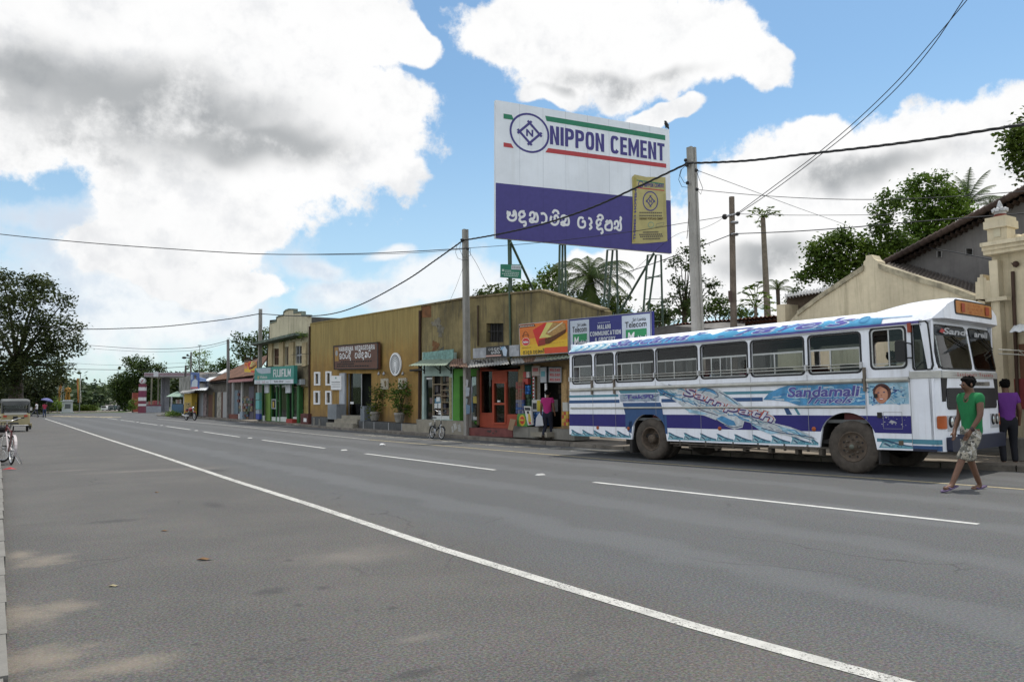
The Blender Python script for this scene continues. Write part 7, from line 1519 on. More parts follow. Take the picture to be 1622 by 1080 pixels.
m=BM();o=[Vector((x,-.006,z)) for x,z in rr(DRV[0]-.035,DRV[1]-.035,DRV[2]+.035,DRV[3]+.035,.09)];i=[Vector((x,-.006,z)) for x,z in rr(*DRV,.07)];m.holed(o,[i],(0,.012,0),GASK)
i2=[Vector((x,-.002,z)) for x,z in rr(DRV[0]+.025,DRV[1]+.025,DRV[2]-.025,DRV[3]-.025,.06)];m.holed([Vector((p.x,-.002,p.z)) for p in i],[i2],(0,.02,0),ALW);m.box(5.64,5.665,.01,.03,1.93,2.58,ALW);m.box(5.35,5.93,.02,.03,1.97,1.985,ALW);g=m.build('driver_window')
m=BM();m.box(5.65,5.92,.016,.02,1.93,2.58,GLASSB);m.build('pane',g)
m=BM();m.holed([Vector((x+(x-6.23)*.22,-.006,z+(z-2.25)*.06)) for x,z in QU],[[Vector((x,-.006,z)) for x,z in QU]],(0,.012,0),GASK);g=m.build('quarter_window');m=BM();m.prism([Vector((x,.02,z)) for x,z in QU][::-1],(0,.004,0),GLASSD);m.build('pane',g)
# rub rails and trim
m=BM()
for a,b in((-2.6,-1.82),(-1.79,-1.06),(-1.03,5.16),(5.24,5.99)):
    m.tube([(a,-.02,1.69),(b,-.02,1.69)],.045,AL,10)
m.tube([(-2.6,-.012,1.22),(5.18,-.012,1.22)],.022,AL,8);m.box(-2.6,5.18,-.015,0,1.195,1.205,GASK)
m.build('rub_rail')
for s in(-1.805,-1.045,5.2): m=BM();m.box(s-.02,s+.02,-.055,-.0,1.56 if s<0 else 1.5,1.93,mt((.16,.13,.10),.6,var=.4,name='rusty strap'));m.build('rail_strap')
# panel seams
m=BM();SEAM=flat((.28,.28,.28))
for s in(-1.8,-1.03,.24,1.50,2.78,4.05,5.21,6.0): m.box(s-.004,s+.004,-.0125,-.0115,.52 if archz(s) is None else archz(s)+.03,1.84,SEAM)
m.build('seam')
# painted stripes
def band(m,s0,s1,zb,zt,mat,d,skew=0.):
    n=max(1,int((s1-s0)/.05))
    for k in range(n):
        a,b=s0+(s1-s0)*k/n,s0+(s1-s0)*(k+1)/n
        za,zb_=(max(zb,(archz(x) or 0)+.002) for x in(a,b))
        if za>=zt and zb_>=zt: continue
        m.quad([(a+skew*za,-d,min(za,zt)),(b+skew*zb_,-d,min(zb_,zt)),(b+skew*zt,-d,zt),(a+skew*zt,-d,zt)],mat)
m=BM();band(m,-2.67,5.99,.755,1.06,PUR,.003)
band(m,-2.67,-.93,1.49,1.55,TEA,.003);band(m,.35,3.3,1.49,1.55,TEA,.003);band(m,-2.67,-.90,1.34,1.42,BLU1,.003);band(m,.40,3.05,1.34,1.42,BLU1,.003)
q=lambda pts,mat,d: m.quad([(x,-d,z) for x,z in pts],mat)
q([(-.92,1.645),(-.86,1.565),(.315,1.565),(.27,1.645)],TEA,.003);q([(-.80,1.34),(-.77,1.235),(.41,1.235),(.375,1.34)],BLU1,.003)
q([(-.765,1.195),(-.72,1.06),(.44,1.06),(.42,1.195)],BLU1,.003)
for k in range(20):
    a=-.72+1.2*k/20;b=a+.06;f=lambda x:max(.72,(archz(x) or 0)+.004)
    if f(a)<1.06 or f(b)<1.06: m.quad([(a,-.005,min(1.06,f(a))),(b,-.005,min(1.06,f(b))),(b,-.005,1.062),(a,-.005,1.062)],BLU1)
m.quad([(.50,-.005,.62),(.56,-.005,.62),(.535,-.005,1.06),(.44,-.005,1.06)],BLU1);m.quad([(-.66,-.005,.66),(-.53,-.005,.60),(-.50,-.005,.9),(-.6,-.005,.9)],BLU1)
m.box(6.0,6.40,-.004,0,.58,.66,TEA);band(m,5.37,6.0,.60,.66,TEA,.004);m.box(6.0,6.40,-.004,0,.48,.555,BLU1);m.box(6.0,6.402,-.0045,-.004,.46,.50,NAV)
nose(m,.0,.06,.58,.66,TEA,.004,0,.003,3);nose(m,.0,.06,.47,.555,BLU1,.004,0,.003,3);m.build('stripe')
# wave border along the skirt
m=BM();WV=mt((.13,.34,.42),.5,var=.35,scale=14,name='wave teal');WD=mt((.03,.09,.16),.5,var=.3,scale=10,name='wave dark');WL=mt((.38,.52,.56),.5,var=.3,scale=16,name='wave light')
def wave(s0,s1,step):
    s=s0
    while s<s1-.05:
        e=min(s+step,s1);w=e-s
        P=lambda x,z:(s+x*w,.495+z)
        q([P(0,0),P(1,0),P(1,.045),P(.75,.06),P(.45,.09),P(.12,.155),P(.02,.165),P(.1,.11),P(.06,.06)],WV,.004)
        q([P(.05,.162),P(.15,.16),P(.5,.10),P(.8,.065),P(1,.05),P(1,.035),P(.75,.045),P(.45,.075),P(.14,.13)],WD,.006)
        q([P(.08,.02),P(.3,.02),P(.42,.055),P(.2,.10),P(.12,.08)],WL,.005)
        q([P(.12,.075),P(.2,.09),P(.36,.045),P(.33,.02),P(.24,.045)],WD,.0065)
        c=(s+.62*w,.495+.035);q([(c[0]+.08*w*math.cos(a),c[1]+.022*math.sin(a)) for a in np.linspace(0,2*math.pi,11)[:-1]],WD,.0055);q([(c[0]+.055*w*math.cos(a),c[1]+.014*math.sin(a)) for a in np.linspace(0,2*math.pi,11)[:-1]],WV,.007)
        c=(s+.45*w,.495+.07);q([(c[0]+.04*w*math.cos(a),c[1]+.012*math.sin(a)) for a in np.linspace(0,2*math.pi,9)[:-1]],WL,.0075);s=e
wave(-2.62,-.56,.40);wave(.56,4.23,.44);wave(5.40,6.0,.6);m.build('wave_border')
# big scrolled mural with the word Sampath
m=BM();CRM=mt((.54,.58,.60),.5,var=.3,scale=9,name='mural cream');MBL=mt((.07,.26,.47),.5,var=.4,scale=6,name='mural blue');MDK=mt((.03,.05,.12),.5,var=.3,name='mural ink');MLB=mt((.32,.52,.64),.5,var=.35,scale=7,name='mural pale blue')
fin=lambda pts,mat,d:q(pts,mat,d)
fin([(.2,1.74),(.45,1.72),(.85,1.68),(1.15,1.69),(1.45,1.62),(1.72,1.66),(2.0,1.60),(2.25,1.45),(2.5,1.31),(2.62,1.22),(3.0,1.2),(3.1,1.05),(3.34,.98),(3.3,.90),(3.62,.84),(4.0,.72),(4.22,.6),(3.7,.64),(3.3,.70),(3.05,.80),(2.75,.90),(2.6,.93),(2.55,.8),(2.35,.76),(2.15,.82),(1.95,.93),(1.6,1.04),(1.15,1.10),(1.25,1.20),(1.0,1.25),(.75,1.40),(.5,1.50),(.33,1.6)],CRM,.0085)
fin([(.22,1.73),(.4,1.67),(.6,1.56),(.8,1.50),(.7,1.42),(.45,1.52),(.3,1.62)],MBL,.010);fin([(.62,1.75),(.9,1.71),(1.1,1.66),(.95,1.62),(.75,1.68)],MBL,.010)
fin([(1.35,1.58),(1.6,1.66),(1.85,1.60),(1.95,1.48),(1.75,1.56),(1.55,1.58)],MBL,.010);fin([(1.9,.98),(2.05,1.04),(2.35,.93),(2.4,.84),(2.2,.84)],MBL,.010);fin([(1.05,1.2),(1.4,1.15),(1.7,1.08),(1.5,1.06),(1.2,1.11)],MLB,.010)
fin([(2.75,.88),(3.0,.82),(3.25,.74),(3.5,.72),(3.2,.68),(2.95,.76)],MLB,.010);fin([(3.35,.86),(3.6,.80),(3.9,.72),(4.15,.62),(3.8,.68),(3.5,.74)],MLB,.0105);fin([(2.1,1.52),(2.3,1.40),(2.5,1.28),(2.35,1.30),(2.15,1.42)],MLB,.010)
QM=Quad((0,-.0,2),(5,-.0,2),(5,-.0,0),(0,-.0,0),(0,-1,0))
def st(pts,w,mat,d): QM.stroke(m,[(x/5,z/2) for x,z in pts],w/2,mat,d,asp=.4)
for pts in([(.22,1.735),(.38,1.62),(.6,1.52),(.82,1.47)],[(.3,1.6),(.5,1.50),(.72,1.42)],[(.62,1.75),(.9,1.66),(1.15,1.69),(1.4,1.62)],[(1.5,1.5),(1.7,1.62),(1.9,1.56),(1.97,1.46),(1.85,1.42)],[(1.35,1.22),(1.6,1.14),(1.95,1.05)],[(1.9,.96),(2.1,.86),(2.35,.80),(2.55,.84)],[(3.0,.80),(3.4,.72),(3.8,.68),(4.15,.63)],[(2.0,1.55),(2.25,1.42),(2.45,1.28)],[(1.1,1.32),(1.0,1.42),(1.15,1.48)],[(3.1,1.04),(3.25,1.0),(3.3,.93)]): st(pts,.016,MDK,.012)
for k in range(70):
    tt=random.random();x=.35+3.5*tt;z=1.66-.98*tt+random.uniform(-.13,.13)*(1.1-.75*tt);L=random.uniform(.12,.4)
    st([(x,z),(x+L*.5,z-L*.16+random.uniform(-.05,.05)),(x+L,z-L*.26+random.uniform(-.04,.04))],random.uniform(.008,.028)*(1.1-.5*tt),random.choice([MBL,MLB,MLB,MBL,MDK,TEA,WHITE]),.0108+k*.00001)
RDM=flat((.42,.075,.045));INKM=flat((.06,.035,.16))
def wtext(txt,x0,z0,x1,z1,tilt,mat,d,bold,grow=0):
    v,f=text_geo(txt,bold,.25,1.);n=len(v);out=[]
    for x,y in v:
        X=x0+(x1-x0)*x;Z=z0+(z1-z0)*y-tilt*(x)+.02*math.sin(9*x);out.append((X,-d,Z))
    m.add(out,f,mat)
wtext('Sampath',1.0,1.42,3.32,1.72,.62,flat((.58,.60,.60)),.0125,.07);wtext('Sampath',1.02,1.435,3.30,1.70,.62,RDM,.0135,.038);wtext('Sampath',1.03,1.42,3.29,1.66,.615,INKM,.0145,.022);wtext('Sampath',1.05,1.455,3.28,1.69,.62,flat((.58,.60,.66)),.0155,.0)
m.build('mural')
# name panel with water
m=BM();fin([(3.06,1.37),(3.2,1.5),(3.45,1.62),(3.62,1.72),(5.19,1.645),(5.19,1.26),(4.4,1.255),(3.75,1.255),(3.6,1.33),(3.3,1.36)] if False else [(3.06,1.37),(3.2,1.5),(3.45,1.60),(3.62,1.64),(5.19,1.64),(5.19,1.25),(4.4,1.25),(3.85,1.25),(3.6,1.33),(3.3,1.36)],MBL,.009)
for k in range(46):
    x=random.uniform(3.25,5.1);z=random.uniform(1.29,1.61)
    if x<3.6 and (z>1.5 or z<1.36): continue
    L=random.uniform(.08,.26);mat=random.choice([MLB,CRM,flat((.04,.16,.42)),MLB]);st([(x,z),(min(5.17,x+L*.5),z+random.uniform(-.025,.03)),(min(5.18,x+L),z+random.uniform(-.02,.02))],random.uniform(.012,.03),mat,.0102+k*.00001)
fin([(3.52,1.2),(3.62,1.2),(3.7,1.07),(3.58,1.07)],BLU1,.0045);fin([(3.74,1.2),(3.80,1.2),(3.88,1.07),(3.82,1.07)],TEA,.0045)
v=lambda t,x0,z0,x1,z1,mat,d,b,sh: [m.add([(x0+(x1-x0)*x,-d,z0+(z1-z0)*y) for x,y in text_geo(t,b,sh,1.)[0]],text_geo(t,b,sh,1.)[1],mat)]
v('Sandamali',3.60,1.40,5.12,1.62,flat((.5,.58,.66)),.0115,.05,.15);v('Sandamali',3.62,1.41,5.10,1.61,INKV,.013,.028,.15);v('Travels',4.02,1.275,4.98,1.42,flat((.5,.58,.66)),.0115,.045,.45);v('Travels',4.04,1.285,4.96,1.41,INKV,.013,.02,.45);m.build('name_panel')
# portrait panel on the driver's door
m=BM();m.quad([(5.25,-.004,1.265),(5.97,-.004,1.265),(5.97,-.004,1.64),(5.25,-.004,1.64)],MLB)
for k in range(60):
    x=random.uniform(5.27,5.93);z=random.uniform(1.28,1.62);mat=random.choice([MBL,flat((.03,.05,.2)),CRM,MBL]);st([(x,z),(x+random.uniform(-.06,.06),z+random.uniform(-.04,.04)),(min(5.96,max(5.26,x+random.uniform(-.09,.09))),min(1.635,max(1.27,z+random.uniform(-.06,.06))))],random.uniform(.008,.02),mat,.0055+k*.00001)
el=lambda cx,cz,rx,rz,mat,d,n=20:q([(cx+rx*math.cos(2*math.pi*k/n),cz+rz*math.sin(2*math.pi*k/n)) for k in range(n)],mat,d)
FS_=flat((.46,.20,.12));el(5.50,1.47,.165,.16,flat((.10,.035,.025)),.008);el(5.49,1.43,.12,.155,FS_,.0095);el(5.52,1.44,.075,.12,flat((.55,.27,.17)),.0105);el(5.44,1.47,.022,.01,MDK,.012);el(5.54,1.475,.022,.01,MDK,.012);el(5.49,1.355,.05,.018,flat((.36,.04,.04)),.012);el(5.49,1.357,.038,.009,WHITE,.013);el(5.49,1.42,.014,.02,flat((.4,.16,.1)),.0125)
fin([(5.31,1.5),(5.40,1.585),(5.47,1.62),(5.58,1.60),(5.63,1.5),(5.60,1.56),(5.48,1.585),(5.38,1.54)],flat((.06,.02,.02)),.0128);m.build('portrait_panel')
# Tok90 badge
m=BM();m.quad([(-.87,-.004,1.365),(.33,-.004,1.365),(.35,-.004,1.55),(-.90,-.004,1.55)],mt((.34,.40,.48),.5,var=.3,scale=8,name='badge grey'))
for k in range(30):
    x=random.uniform(-.83,.2);z=random.uniform(1.38,1.53);st([(x,z),(x+.06,z+random.uniform(-.03,.03)),(x+.12,z+random.uniform(-.02,.02))],.012,random.choice([MDK,TEA,flat((.16,.15,.3))]),.006+k*.00001)
v('Tok90',-.70,1.43,.18,1.535,INKV,.009,.03,.0);m.build('badge')
# underside, arches, skirts, step, wheels
m=BM();m.box(-2.5,6.3,.12,W_-.12,.52,.60,DARK);m.box(-2.3,6.1,.75,.85,.42,.56,DARK);m.box(-2.3,6.1,1.7,1.8,.42,.56,DARK)
for c,h,b,t in arch:
    n=12
    for k in range(n):
        a0,a1=math.pi*k/n,math.pi*(k+1)/n;f=lambda a,w:(c+h*math.cos(a),w,.46+(t-b)*max(0,math.sin(a))**.75)
        m.quad([f(a0,.04),f(a1,.04),f(a1,.7),f(a0,.7)],DARK);m.quad([f(a0,W_-.04),f(a1,W_-.04),f(a1,W_-.7),f(a0,W_-.7)],DARK)
    m.box(c-h,c+h,.68,.70,.46,t,DARK);m.box(c-h,c+h,W_-.70,W_-.68,.46,t,DARK)
m.box(-.10,.10,.3,W_-.3,.38,.52,DARK);m.box(4.72,4.88,.3,W_-.3,.38,.5,DARK);m.lathe([(0,-.25),(.14,-.25),(.2,-.1),(.2,.1),(.14,.25),(0,.25)],(0,W_/2,.46),(0,1,0),DARK,14)
m.box(1.5,2.4,.5,1.2,.34,.56,DARK);m.tube([(-.1,1.2,.45),(4.6,1.2,.5)],.05,DARK,8);m.build('chassis')
GRT=mt((.09,.075,.06),.85,var=.35,scale=8,name='dusty iron')
m=BM();m.box(.62,4.2,-.01,.03,.40,.43,GRT);m.box(.7,3.2,.02,.05,.35,.37,GRT)
for s in(.9,1.6,2.3,2.9,3.5,4.0): m.box(s-.02,s+.02,.0,.04,.36,.5,GRT);m.box(s+.2,s+.27,.05,.2,.30,.42,GRT)
m.build('side_guard')
m=BM();m.box(-.62,-.54,.02,.5,.14,.7,RUBBER);m.build('mud_flap');m=BM();m.box(5.36,5.40,.05,.4,.2,.5,RUBBER);m.build('mud_flap')
def wheel(s,w,sgn,front):
    r=.49;m=BM();o=(s,w,r);m.lathe([(.27,.0),(.30,.015),(.38,.02),(.45,.0),(.485,-.03),(.49,-.07),(.485,-.24),(.45,-.27),(.30,-.28)],o,(0,-sgn,0),DUST,36)
    for k in range(48):
        a=2*math.pi*k/48;p=Vector((s+math.cos(a)*.488,w,r+math.sin(a)*.488));d=Vector((math.cos(a),0,math.sin(a)));t=Vector((-math.sin(a),0,math.cos(a)))
        if k%2==0: m.tube([p+Vector((0,sgn*.035,0)),p+Vector((0,sgn*.12,0))+t*.02],.012,DUST,4)
    T=m.build('wheel');m=BM()
    if front:
        m.lathe([(.0,.035),(.05,.035),(.055,.02),(.075,.02),(.08,-.01),(.13,-.015),(.2,-.03),(.245,-.015),(.26,.012),(.28,.012),(.285,-.02)],o,(0,-sgn,0),RIM,28)
        for k in range(8): a=2*math.pi*k/8;m.lathe([(0,.03),(.018,.03),(.02,-.01)],(s+math.cos(a)*.135,w,r+math.sin(a)*.135),(0,-sgn,0),GRT,8)
        for k in range(8):
            a=2*math.pi*(k+.5)/8;m.disc((s+math.cos(a)*.195,w-sgn*(-.024),r+math.sin(a)*.195),(0,-sgn,0),.022,DARK,10)
        m.lathe([(0,.06),(.04,.055),(.05,.02)],o,(0,-sgn,0),mt((.14,.15,.12),.6,name='hub cap'),14)
    else:
        m.lathe([(.285,-.01),(.28,.012),(.255,.012),(.24,-.03),(.225,-.13),(.20,-.15),(.12,-.15),(.11,-.10),(.1,-.02),(.09,.0),(.0,.005)],o,(0,-sgn,0),RIM,28)
        for k in range(10): a=2*math.pi*k/10;m.lathe([(0,-.12),(.016,-.12),(.018,-.155)],(s+math.cos(a)*.165,w,r+math.sin(a)*.165),(0,-sgn,0),GRT,8)
        for k in range(8): a=2*math.pi*k/8;m.lathe([(0,.015),(.012,.015),(.012,0)],(s+math.cos(a)*.07,w,r+math.sin(a)*.07),(0,-sgn,0),GRT,6)
    m.build('rim',T)
wheel(0.03,.035,1,False);wheel(0.03,.36,1,False);wheel(4.89,.035,1,True);wheel(0.03,2.3,-1,False);wheel(4.89,2.3,-1,True)
for s,z in((-1.65,.72),(-.63,.72),(1.98,.77),(4.15,.80)): m=BM();m.lathe([(0,.02),(.03,.018),(.045,.008),(.045,0)],(s,-.004,z),(0,-1,0),mt((.36,.08,.02),.4,name='amber marker'),12);m.build('side_marker')
m=BM();m.box(6.015,6.075,-.05,-.0,2.5,2.66,mt((.30,.05,.02),.4,name='side lamp red'));m.build('side_lamp')
m=BM();m.box(5.40,5.48,-.02,0,1.02,1.12,DARK);m.box(5.36,5.42,-.03,0,1.38,1.45,BLACK);m.box(5.76,5.84,-.012,0,.55,.63,mt((.12,.09,.06),.7,name='rust'));m.build('fuel_flap')
m=BM();SCR=flat((.42,.42,.44))
for k in range(22):
    x=5.46+random.random()*.45;z=.82+random.random()*.22;L=random.uniform(.006,.03);m.quad([(x,-.0062,z),(x+L,-.0062,z+random.uniform(-.01,.01)),(x+L*.8,-.0062,z+L*.6),(x,-.0062,z+L*.5)],SCR)
m.quad([(5.6,-.0064,.94),(5.66,-.0064,.93),(5.74,-.0064,.94),(5.7,-.0064,.965),(5.64,-.0064,.985)],SCR)
for a in((5.5,.83,5.84,.836),(5.5,1.12,5.84,1.126),(5.5,.83,5.506,1.126),(5.834,.83,5.84,1.126)): m.box(a[0],a[2],-.0066,-.006,a[1],a[3],SEAM)
m.build('paint_scratches')
# mirror arms
m=BM();m.tube([(6.06,-.0,2.30),(6.02,-.22,2.32),(5.98,-.25,2.2)],.014,BLACK,6);m.tube([(6.06,0,2.06),(6.0,-.22,2.05)],.012,BLACK,6)
m.add([(x,-.21+.0*y,z) for x,z in rr(5.86,1.98,6.05,2.36,.05)]+[(x+.02,-.29,z) for x,z in rr(5.87,1.99,6.04,2.35,.04)],[tuple(range(20)),tuple(range(39,19,-1))]+[(i,20+i,20+(i+1)%20,(i+1)%20) for i in range(20)],BLACK);m.build('side_mirror')
m=BM()
for z in(2.24,2.16): m.tube([(6.52,W_-.02,z+.02),(6.75,W_+.35,z),(6.8,W_+.75,z-.02)],.012,AL,6)
m.tube([(6.75,W_+.35,2.24),(6.78,W_+.55,2.16)],.01,AL,5);m.box(6.74,6.79,W_+.72,W_+.86,1.95,2.3,BLACK);m.build('mirror_arm')
# inside
m=BM();m.box(-2.6,6.2,.06,W_-.06,.92,.98,INSIDE);m.box(-2.64,-2.6,.06,W_-.06,.55,2.9,PB);m.box(-2.6,6.3,.06,W_-.06,2.69,2.72,INSIDE);m.build('floor')
sm=BM();sm.box(-.21,.21,0,.85,.98,1.42,SEATM);sm.box(-.26,-.17,0,.85,1.4,2.05,SEATM)
S1=None
k=0
for s in np.arange(-2.1,5.0,.78):
    for w in(.12,W_-.97):
        if S1 is None: S1=sm.build('seat');o=S1
        else: o=S1.copy();COL.objects.link(o);o.parent=bus
        o.location=(s,w,0)
m=BM();m.tube([(5.95,.35,1.75),(6.15,.35,1.5)],.03,BLACK,6)
for k in range(20):
    a,b=2*math.pi*k/20,2*math.pi*(k+1)/20;c=Vector((5.93,.55,1.80));u=Vector((.5,0,.86));w=Vector((0,1,0));m.tube([c+(u*math.cos(a)+w*math.sin(a))*.23,c+(u*math.cos(b)+w*math.sin(b))*.23],.014,BLACK,5)
m.build('steering_wheel')
m=BM();m.box(6.25,6.5,.1,W_-.1,1.3,1.82,DARK);m.ball((6.1,.85,2.18),.11,flat((.45,.40,.33)),(.3,.9,1.2),10);m.box(6.1,6.2,2.0,2.15,1.84,2.1,flat((.45,.5,.55)));m.box(6.15,6.2,1.6,1.7,1.85,2.2,flat((.5,.48,.42)));m.build('dashboard')
for i,(a,b) in enumerate(((.0,.16),(1.0,1.18),(3.9,3.98))): pass
bw=bus.matrix_world
def busW(s,w,z):
    return A_+nn_*.03+ax*s-nn_*w+Vector((0,0,z))
sit=dict(hiR=(.09,.02,.50),hiL=(-.09,.02,.50),pel=(0,0,.50),wai=(0,0,.62),che=(0,.0,.82),nec=(0,0,.98),hb=(0,.015,1.05),hm=(0,.03,1.13),cr=(0,.02,1.2),shR=(.17,0,.93),shL=(-.17,0,.93),elR=(.22,.05,.68),elL=(-.22,.05,.68),wrR=(.18,.28,.62),wrL=(-.18,.28,.62),haR=(.16,.36,.62),haL=(-.16,.36,.62),knR=(.1,.42,.5),knL=(-.1,.42,.5),anR=(.1,.4,.08),anL=(-.1,.4,.08),toR=(.1,.54,.04),toL=(-.1,.54,.04),look=(-.3,1,0))
person(busW(1.72,.33,.98),hdg(ax),'bus passenger in a pale blue shirt looking out of the half open middle window',sit,flat((.36,.42,.50)),.6,DARK,1.)
person(busW(2.42,.36,.98),hdg(ax),'bus passenger in a pink top behind the sliding pane of the middle window',sit,flat((.42,.05,.14)),.6,DARK,1.)
dr=dict(sit);dr.update(elR=(.23,.12,.72),wrR=(.14,.36,.80),haR=(.12,.43,.82),elL=(-.23,.12,.72),wrL=(-.14,.36,.80),haL=(-.12,.43,.82))
person(busW(5.47,.5,1.02),hdg(ax),'bus driver in a green shirt seen through the cab window',dr,flat((.05,.16,.05)),.6,DARK,1.)
m=MB();T=Matrix.Rotation(math.atan2(ax.y,ax.x),4,'Z');p=busW(5.3,.5,.98);T.translation=p;m.box(-.25,.25,-.25,.25,0,.52,DARK,T);m.box(-.3,-.2,-.25,.25,.5,1.0,DARK,T);m.v=[tuple((T0:=bus.matrix_basis.inverted())@Vector(v)) for v in m.v];MB.build(m,'driver_seat',bus)
# ---------------------------------------------------------------- bicycles, motorcycle, three wheeler
def local_thing(name,loc,heading,label,cat,group=None,lean=0.,scale=1.):
    r=thing(name,loc,label,cat,group,rz=-heading if abs(heading)>1e-6 else 1e-6);r.rotation_euler=(0,lean,-heading);r.scale=(scale,)*3;BASE[r.name]=None;return r
def ring_tyre(m,c,axis,R,r,mat,seg=32):
    c=Vector(c);ax=Vector(axis).normalized();u=ax.orthogonal().normalized();w=ax.cross(u);pts=[c+(u*math.cos(2*math.pi*k/seg)+w*math.sin(2*math.pi*k/seg))*R for k in range(seg+1)];m.tube(pts,r,mat,7,False)
def spoked(name,parent,c,axis,R,tr,rimmat,nsp=20):
    m=MB();ring_tyre(m,c,axis,R-tr,tr,RUBBER);w=m.build(name,parent);m=MB();ring_tyre(m,c,axis,R-tr*2.4,tr*.7,rimmat);c=Vector(c);ax=Vector(axis).normalized();u=ax.orthogonal().normalized();v=ax.cross(u)
    m.tube([c-ax*.04,c+ax*.04],.02,STEEL,8)
    for k in range(nsp):
        a=2*math.pi*k/nsp;m.tube([c+ax*(.03 if k%2 else -.03),c+(u*math.cos(a)+v*math.sin(a))*(R-tr*2.5)],.0022,CHROME,3,False)
    m.build('rim',w)
def bicycle(loc,heading,steer,label,R=.335,wb=1.06,fr=None,fr2=None,lean=.05,basket=True,fold=False,scale=1.):
    r=local_thing('bicycle',loc,heading,label,'bicycle',lean=lean,scale=scale);fr=fr or flat((.10,.02,.02));fr2=fr2 or (flat((.40,.36,.36)) if not fold else fr)
    ca,sa=math.cos(steer),math.sin(steer);fa=Vector((ca,sa,0));fd=Vector((-sa,ca,0))
    rear=Vector((0,0,R));front=Vector((0,wb,R));hd_t=Vector((0,wb-.16 if not fold else wb-.1,.92));hd_b=Vector((0,wb-.11 if not fold else wb-.08,.72 if not fold else .55));bb=Vector((0,.44 if not fold else .36,.29));st=Vector((0,.27 if not fold else .2,.80 if not fold else .62))
    if fold: hd_t.z=.68
    spoked('wheel',r,rear,(1,0,0),R,.02,CHROME);spoked('wheel',r,front,fa,R,.02,CHROME)
    m=MB();m.tube([hd_t,hd_b],.022,fr,8);m.tube([hd_b+Vector((0,0,.04)),bb],.019,fr2,8)
    if not fold: m.tube([hd_t-Vector((0,0,.05)),st-Vector((0,0,.06))],.017,fr,8)
    m.tube([bb,st],.017,fr,8)
    for x in(-.05,.05): m.tube([bb,rear+Vector((x,0,0))],.010,fr,6);m.tube([st-Vector((0,0,.05)),rear+Vector((x,0,0))],.009,fr,6)
    m.build('frame',r)
    m=MB();off=front-fd*.0
    for x in(-.05,.05): m.tube([hd_b,hd_b.lerp(front,.25)+fa*x,front+fa*x],.011,CHROME,6)
    m.build('fork',r)
    top=hd_t+Vector((0,-.02,.10 if not fold else .32));m=MB();m.tube([hd_t,top],.012,CHROME,6)
    bw_=.29 if not fold else .24
    m.tube([top-fa*bw_-fd*.14+Vector((0,0,.07)),top-fa*(bw_*.95)+Vector((0,0,.06)),top-fa*bw_*.45+fd*.05-Vector((0,0,.01)),top,top+fa*bw_*.45+fd*.05-Vector((0,0,.01)),top+fa*bw_*.95+Vector((0,0,.06)),top+fa*bw_-fd*.14+Vector((0,0,.07))],.011,CHROME,7)
    for s in(-1,1): m.tube([top+fa*bw_*s-fd*.05+Vector((0,0,.065)),top+fa*bw_*s-fd*.17+Vector((0,0,.075))],.017,BLACK,7)
    m.build('handlebar',r)
    m=MB();m.tube([st,st+Vector((0,-.02,.12))],.012,CHROME,6);c=st+Vector((0,-.04,.14));m.add([c+Vector(v) for v in((-.10,-.13,0),(.10,-.13,0),(.07,0,0.01),(.022,.15,.0),(-.022,.15,0),(-.07,0,.01),(-.09,-.12,.045),(.09,-.12,.045),(.06,0,.04),(.018,.14,.03),(-.018,.14,.03),(-.06,0,.04))],[(0,5,4,3,2,1),(6,7,8,9,10,11)]+[(i,(i+1)%6,6+(i+1)%6,6+i) for i in range(6)],BLACK);m.build('saddle',r)
    m=MB()
    for s in(-1,1):
        e=bb+Vector((s*.07,.10*s,-.13*s));m.tube([bb+Vector((s*.07,0,0)),e],.010,STEEL,6);m.box(e.x+(0 if s>0 else -.09),e.x+(.09 if s>0 else 0),e.y-.04,e.y+.04,e.z-.012,e.z+.012,BLACK)
    m.lathe([(.0,.0),(.09,0),(.09,.006),(0,.006)],bb+Vector((.06,0,0)),(1,0,0),STEEL,20);m.build('pedal',r)
    m=MB()
    for c,ax_ in((rear,Vector((1,0,0))),(front,fa)):
        d=fd if c is front else Vector((0,1,0));R2=R+.025;n=12
        a0,a1=(math.radians(20),math.radians(150)) if c is front else (math.radians(30),math.radians(200))
        for k in range(n):
            q=[]
            for a,x in((a0+(a1-a0)*k/n,-.028),(a0+(a1-a0)*k/n,.028),(a0+(a1-a0)*(k+1)/n,.028),(a0+(a1-a0)*(k+1)/n,-.028)): q.append(c+d*math.cos(a)*R2+Vector((0,0,math.sin(a)*R2))+ax_*x)
            m.quad(q,fr2)
    m.build('mudguard',r)
    m=MB();m.tube([bb+Vector((.05,-.12,.0)),Vector((.20,.15,.0))],.010,STEEL,5);m.tube([rear+Vector((.06,0,0)),Vector((.22,-.05,.0)),Vector((.10,-.05,.0))],.008,STEEL,5);m.build('kickstand',r)
    if basket:
        m=MB();c=hd_t+fd*.20+Vector((0,0,-.08));bk=flat((.02,.02,.02))
        for zz,ss in((-.12,.75),(-.04,.85),(.04,.93),(.12,1)):
            p=[c+fa*x*.19*ss+fd*y*.13*ss+Vector((0,0,zz)) for x,y in((-1,-1),(1,-1),(1,1),(-1,1),(-1,-1))];m.tube(p,.007,bk,4,False)
        for k in range(20):
            t=2*math.pi*k/20;x=max(-1,min(1,1.4*math.cos(t)));y=max(-1,min(1,1.4*math.sin(t)));m.tube([c+fa*x*.19*.75+fd*y*.13*.75-Vector((0,0,.12)),c+fa*x*.19+fd*y*.13+Vector((0,0,.12))],.006,bk,4,False)
        m.quad([c+fa*x*.14+fd*y*.1-Vector((0,0,.12)) for x,y in((-1,-1),(1,-1),(1,1),(-1,1))],bk);m.ball(c-Vector((0,0,.02)),.11,flat((.03,.03,.032)),(1.2,.9,.8),8);m.build('basket',r)
    else:
        m=MB()
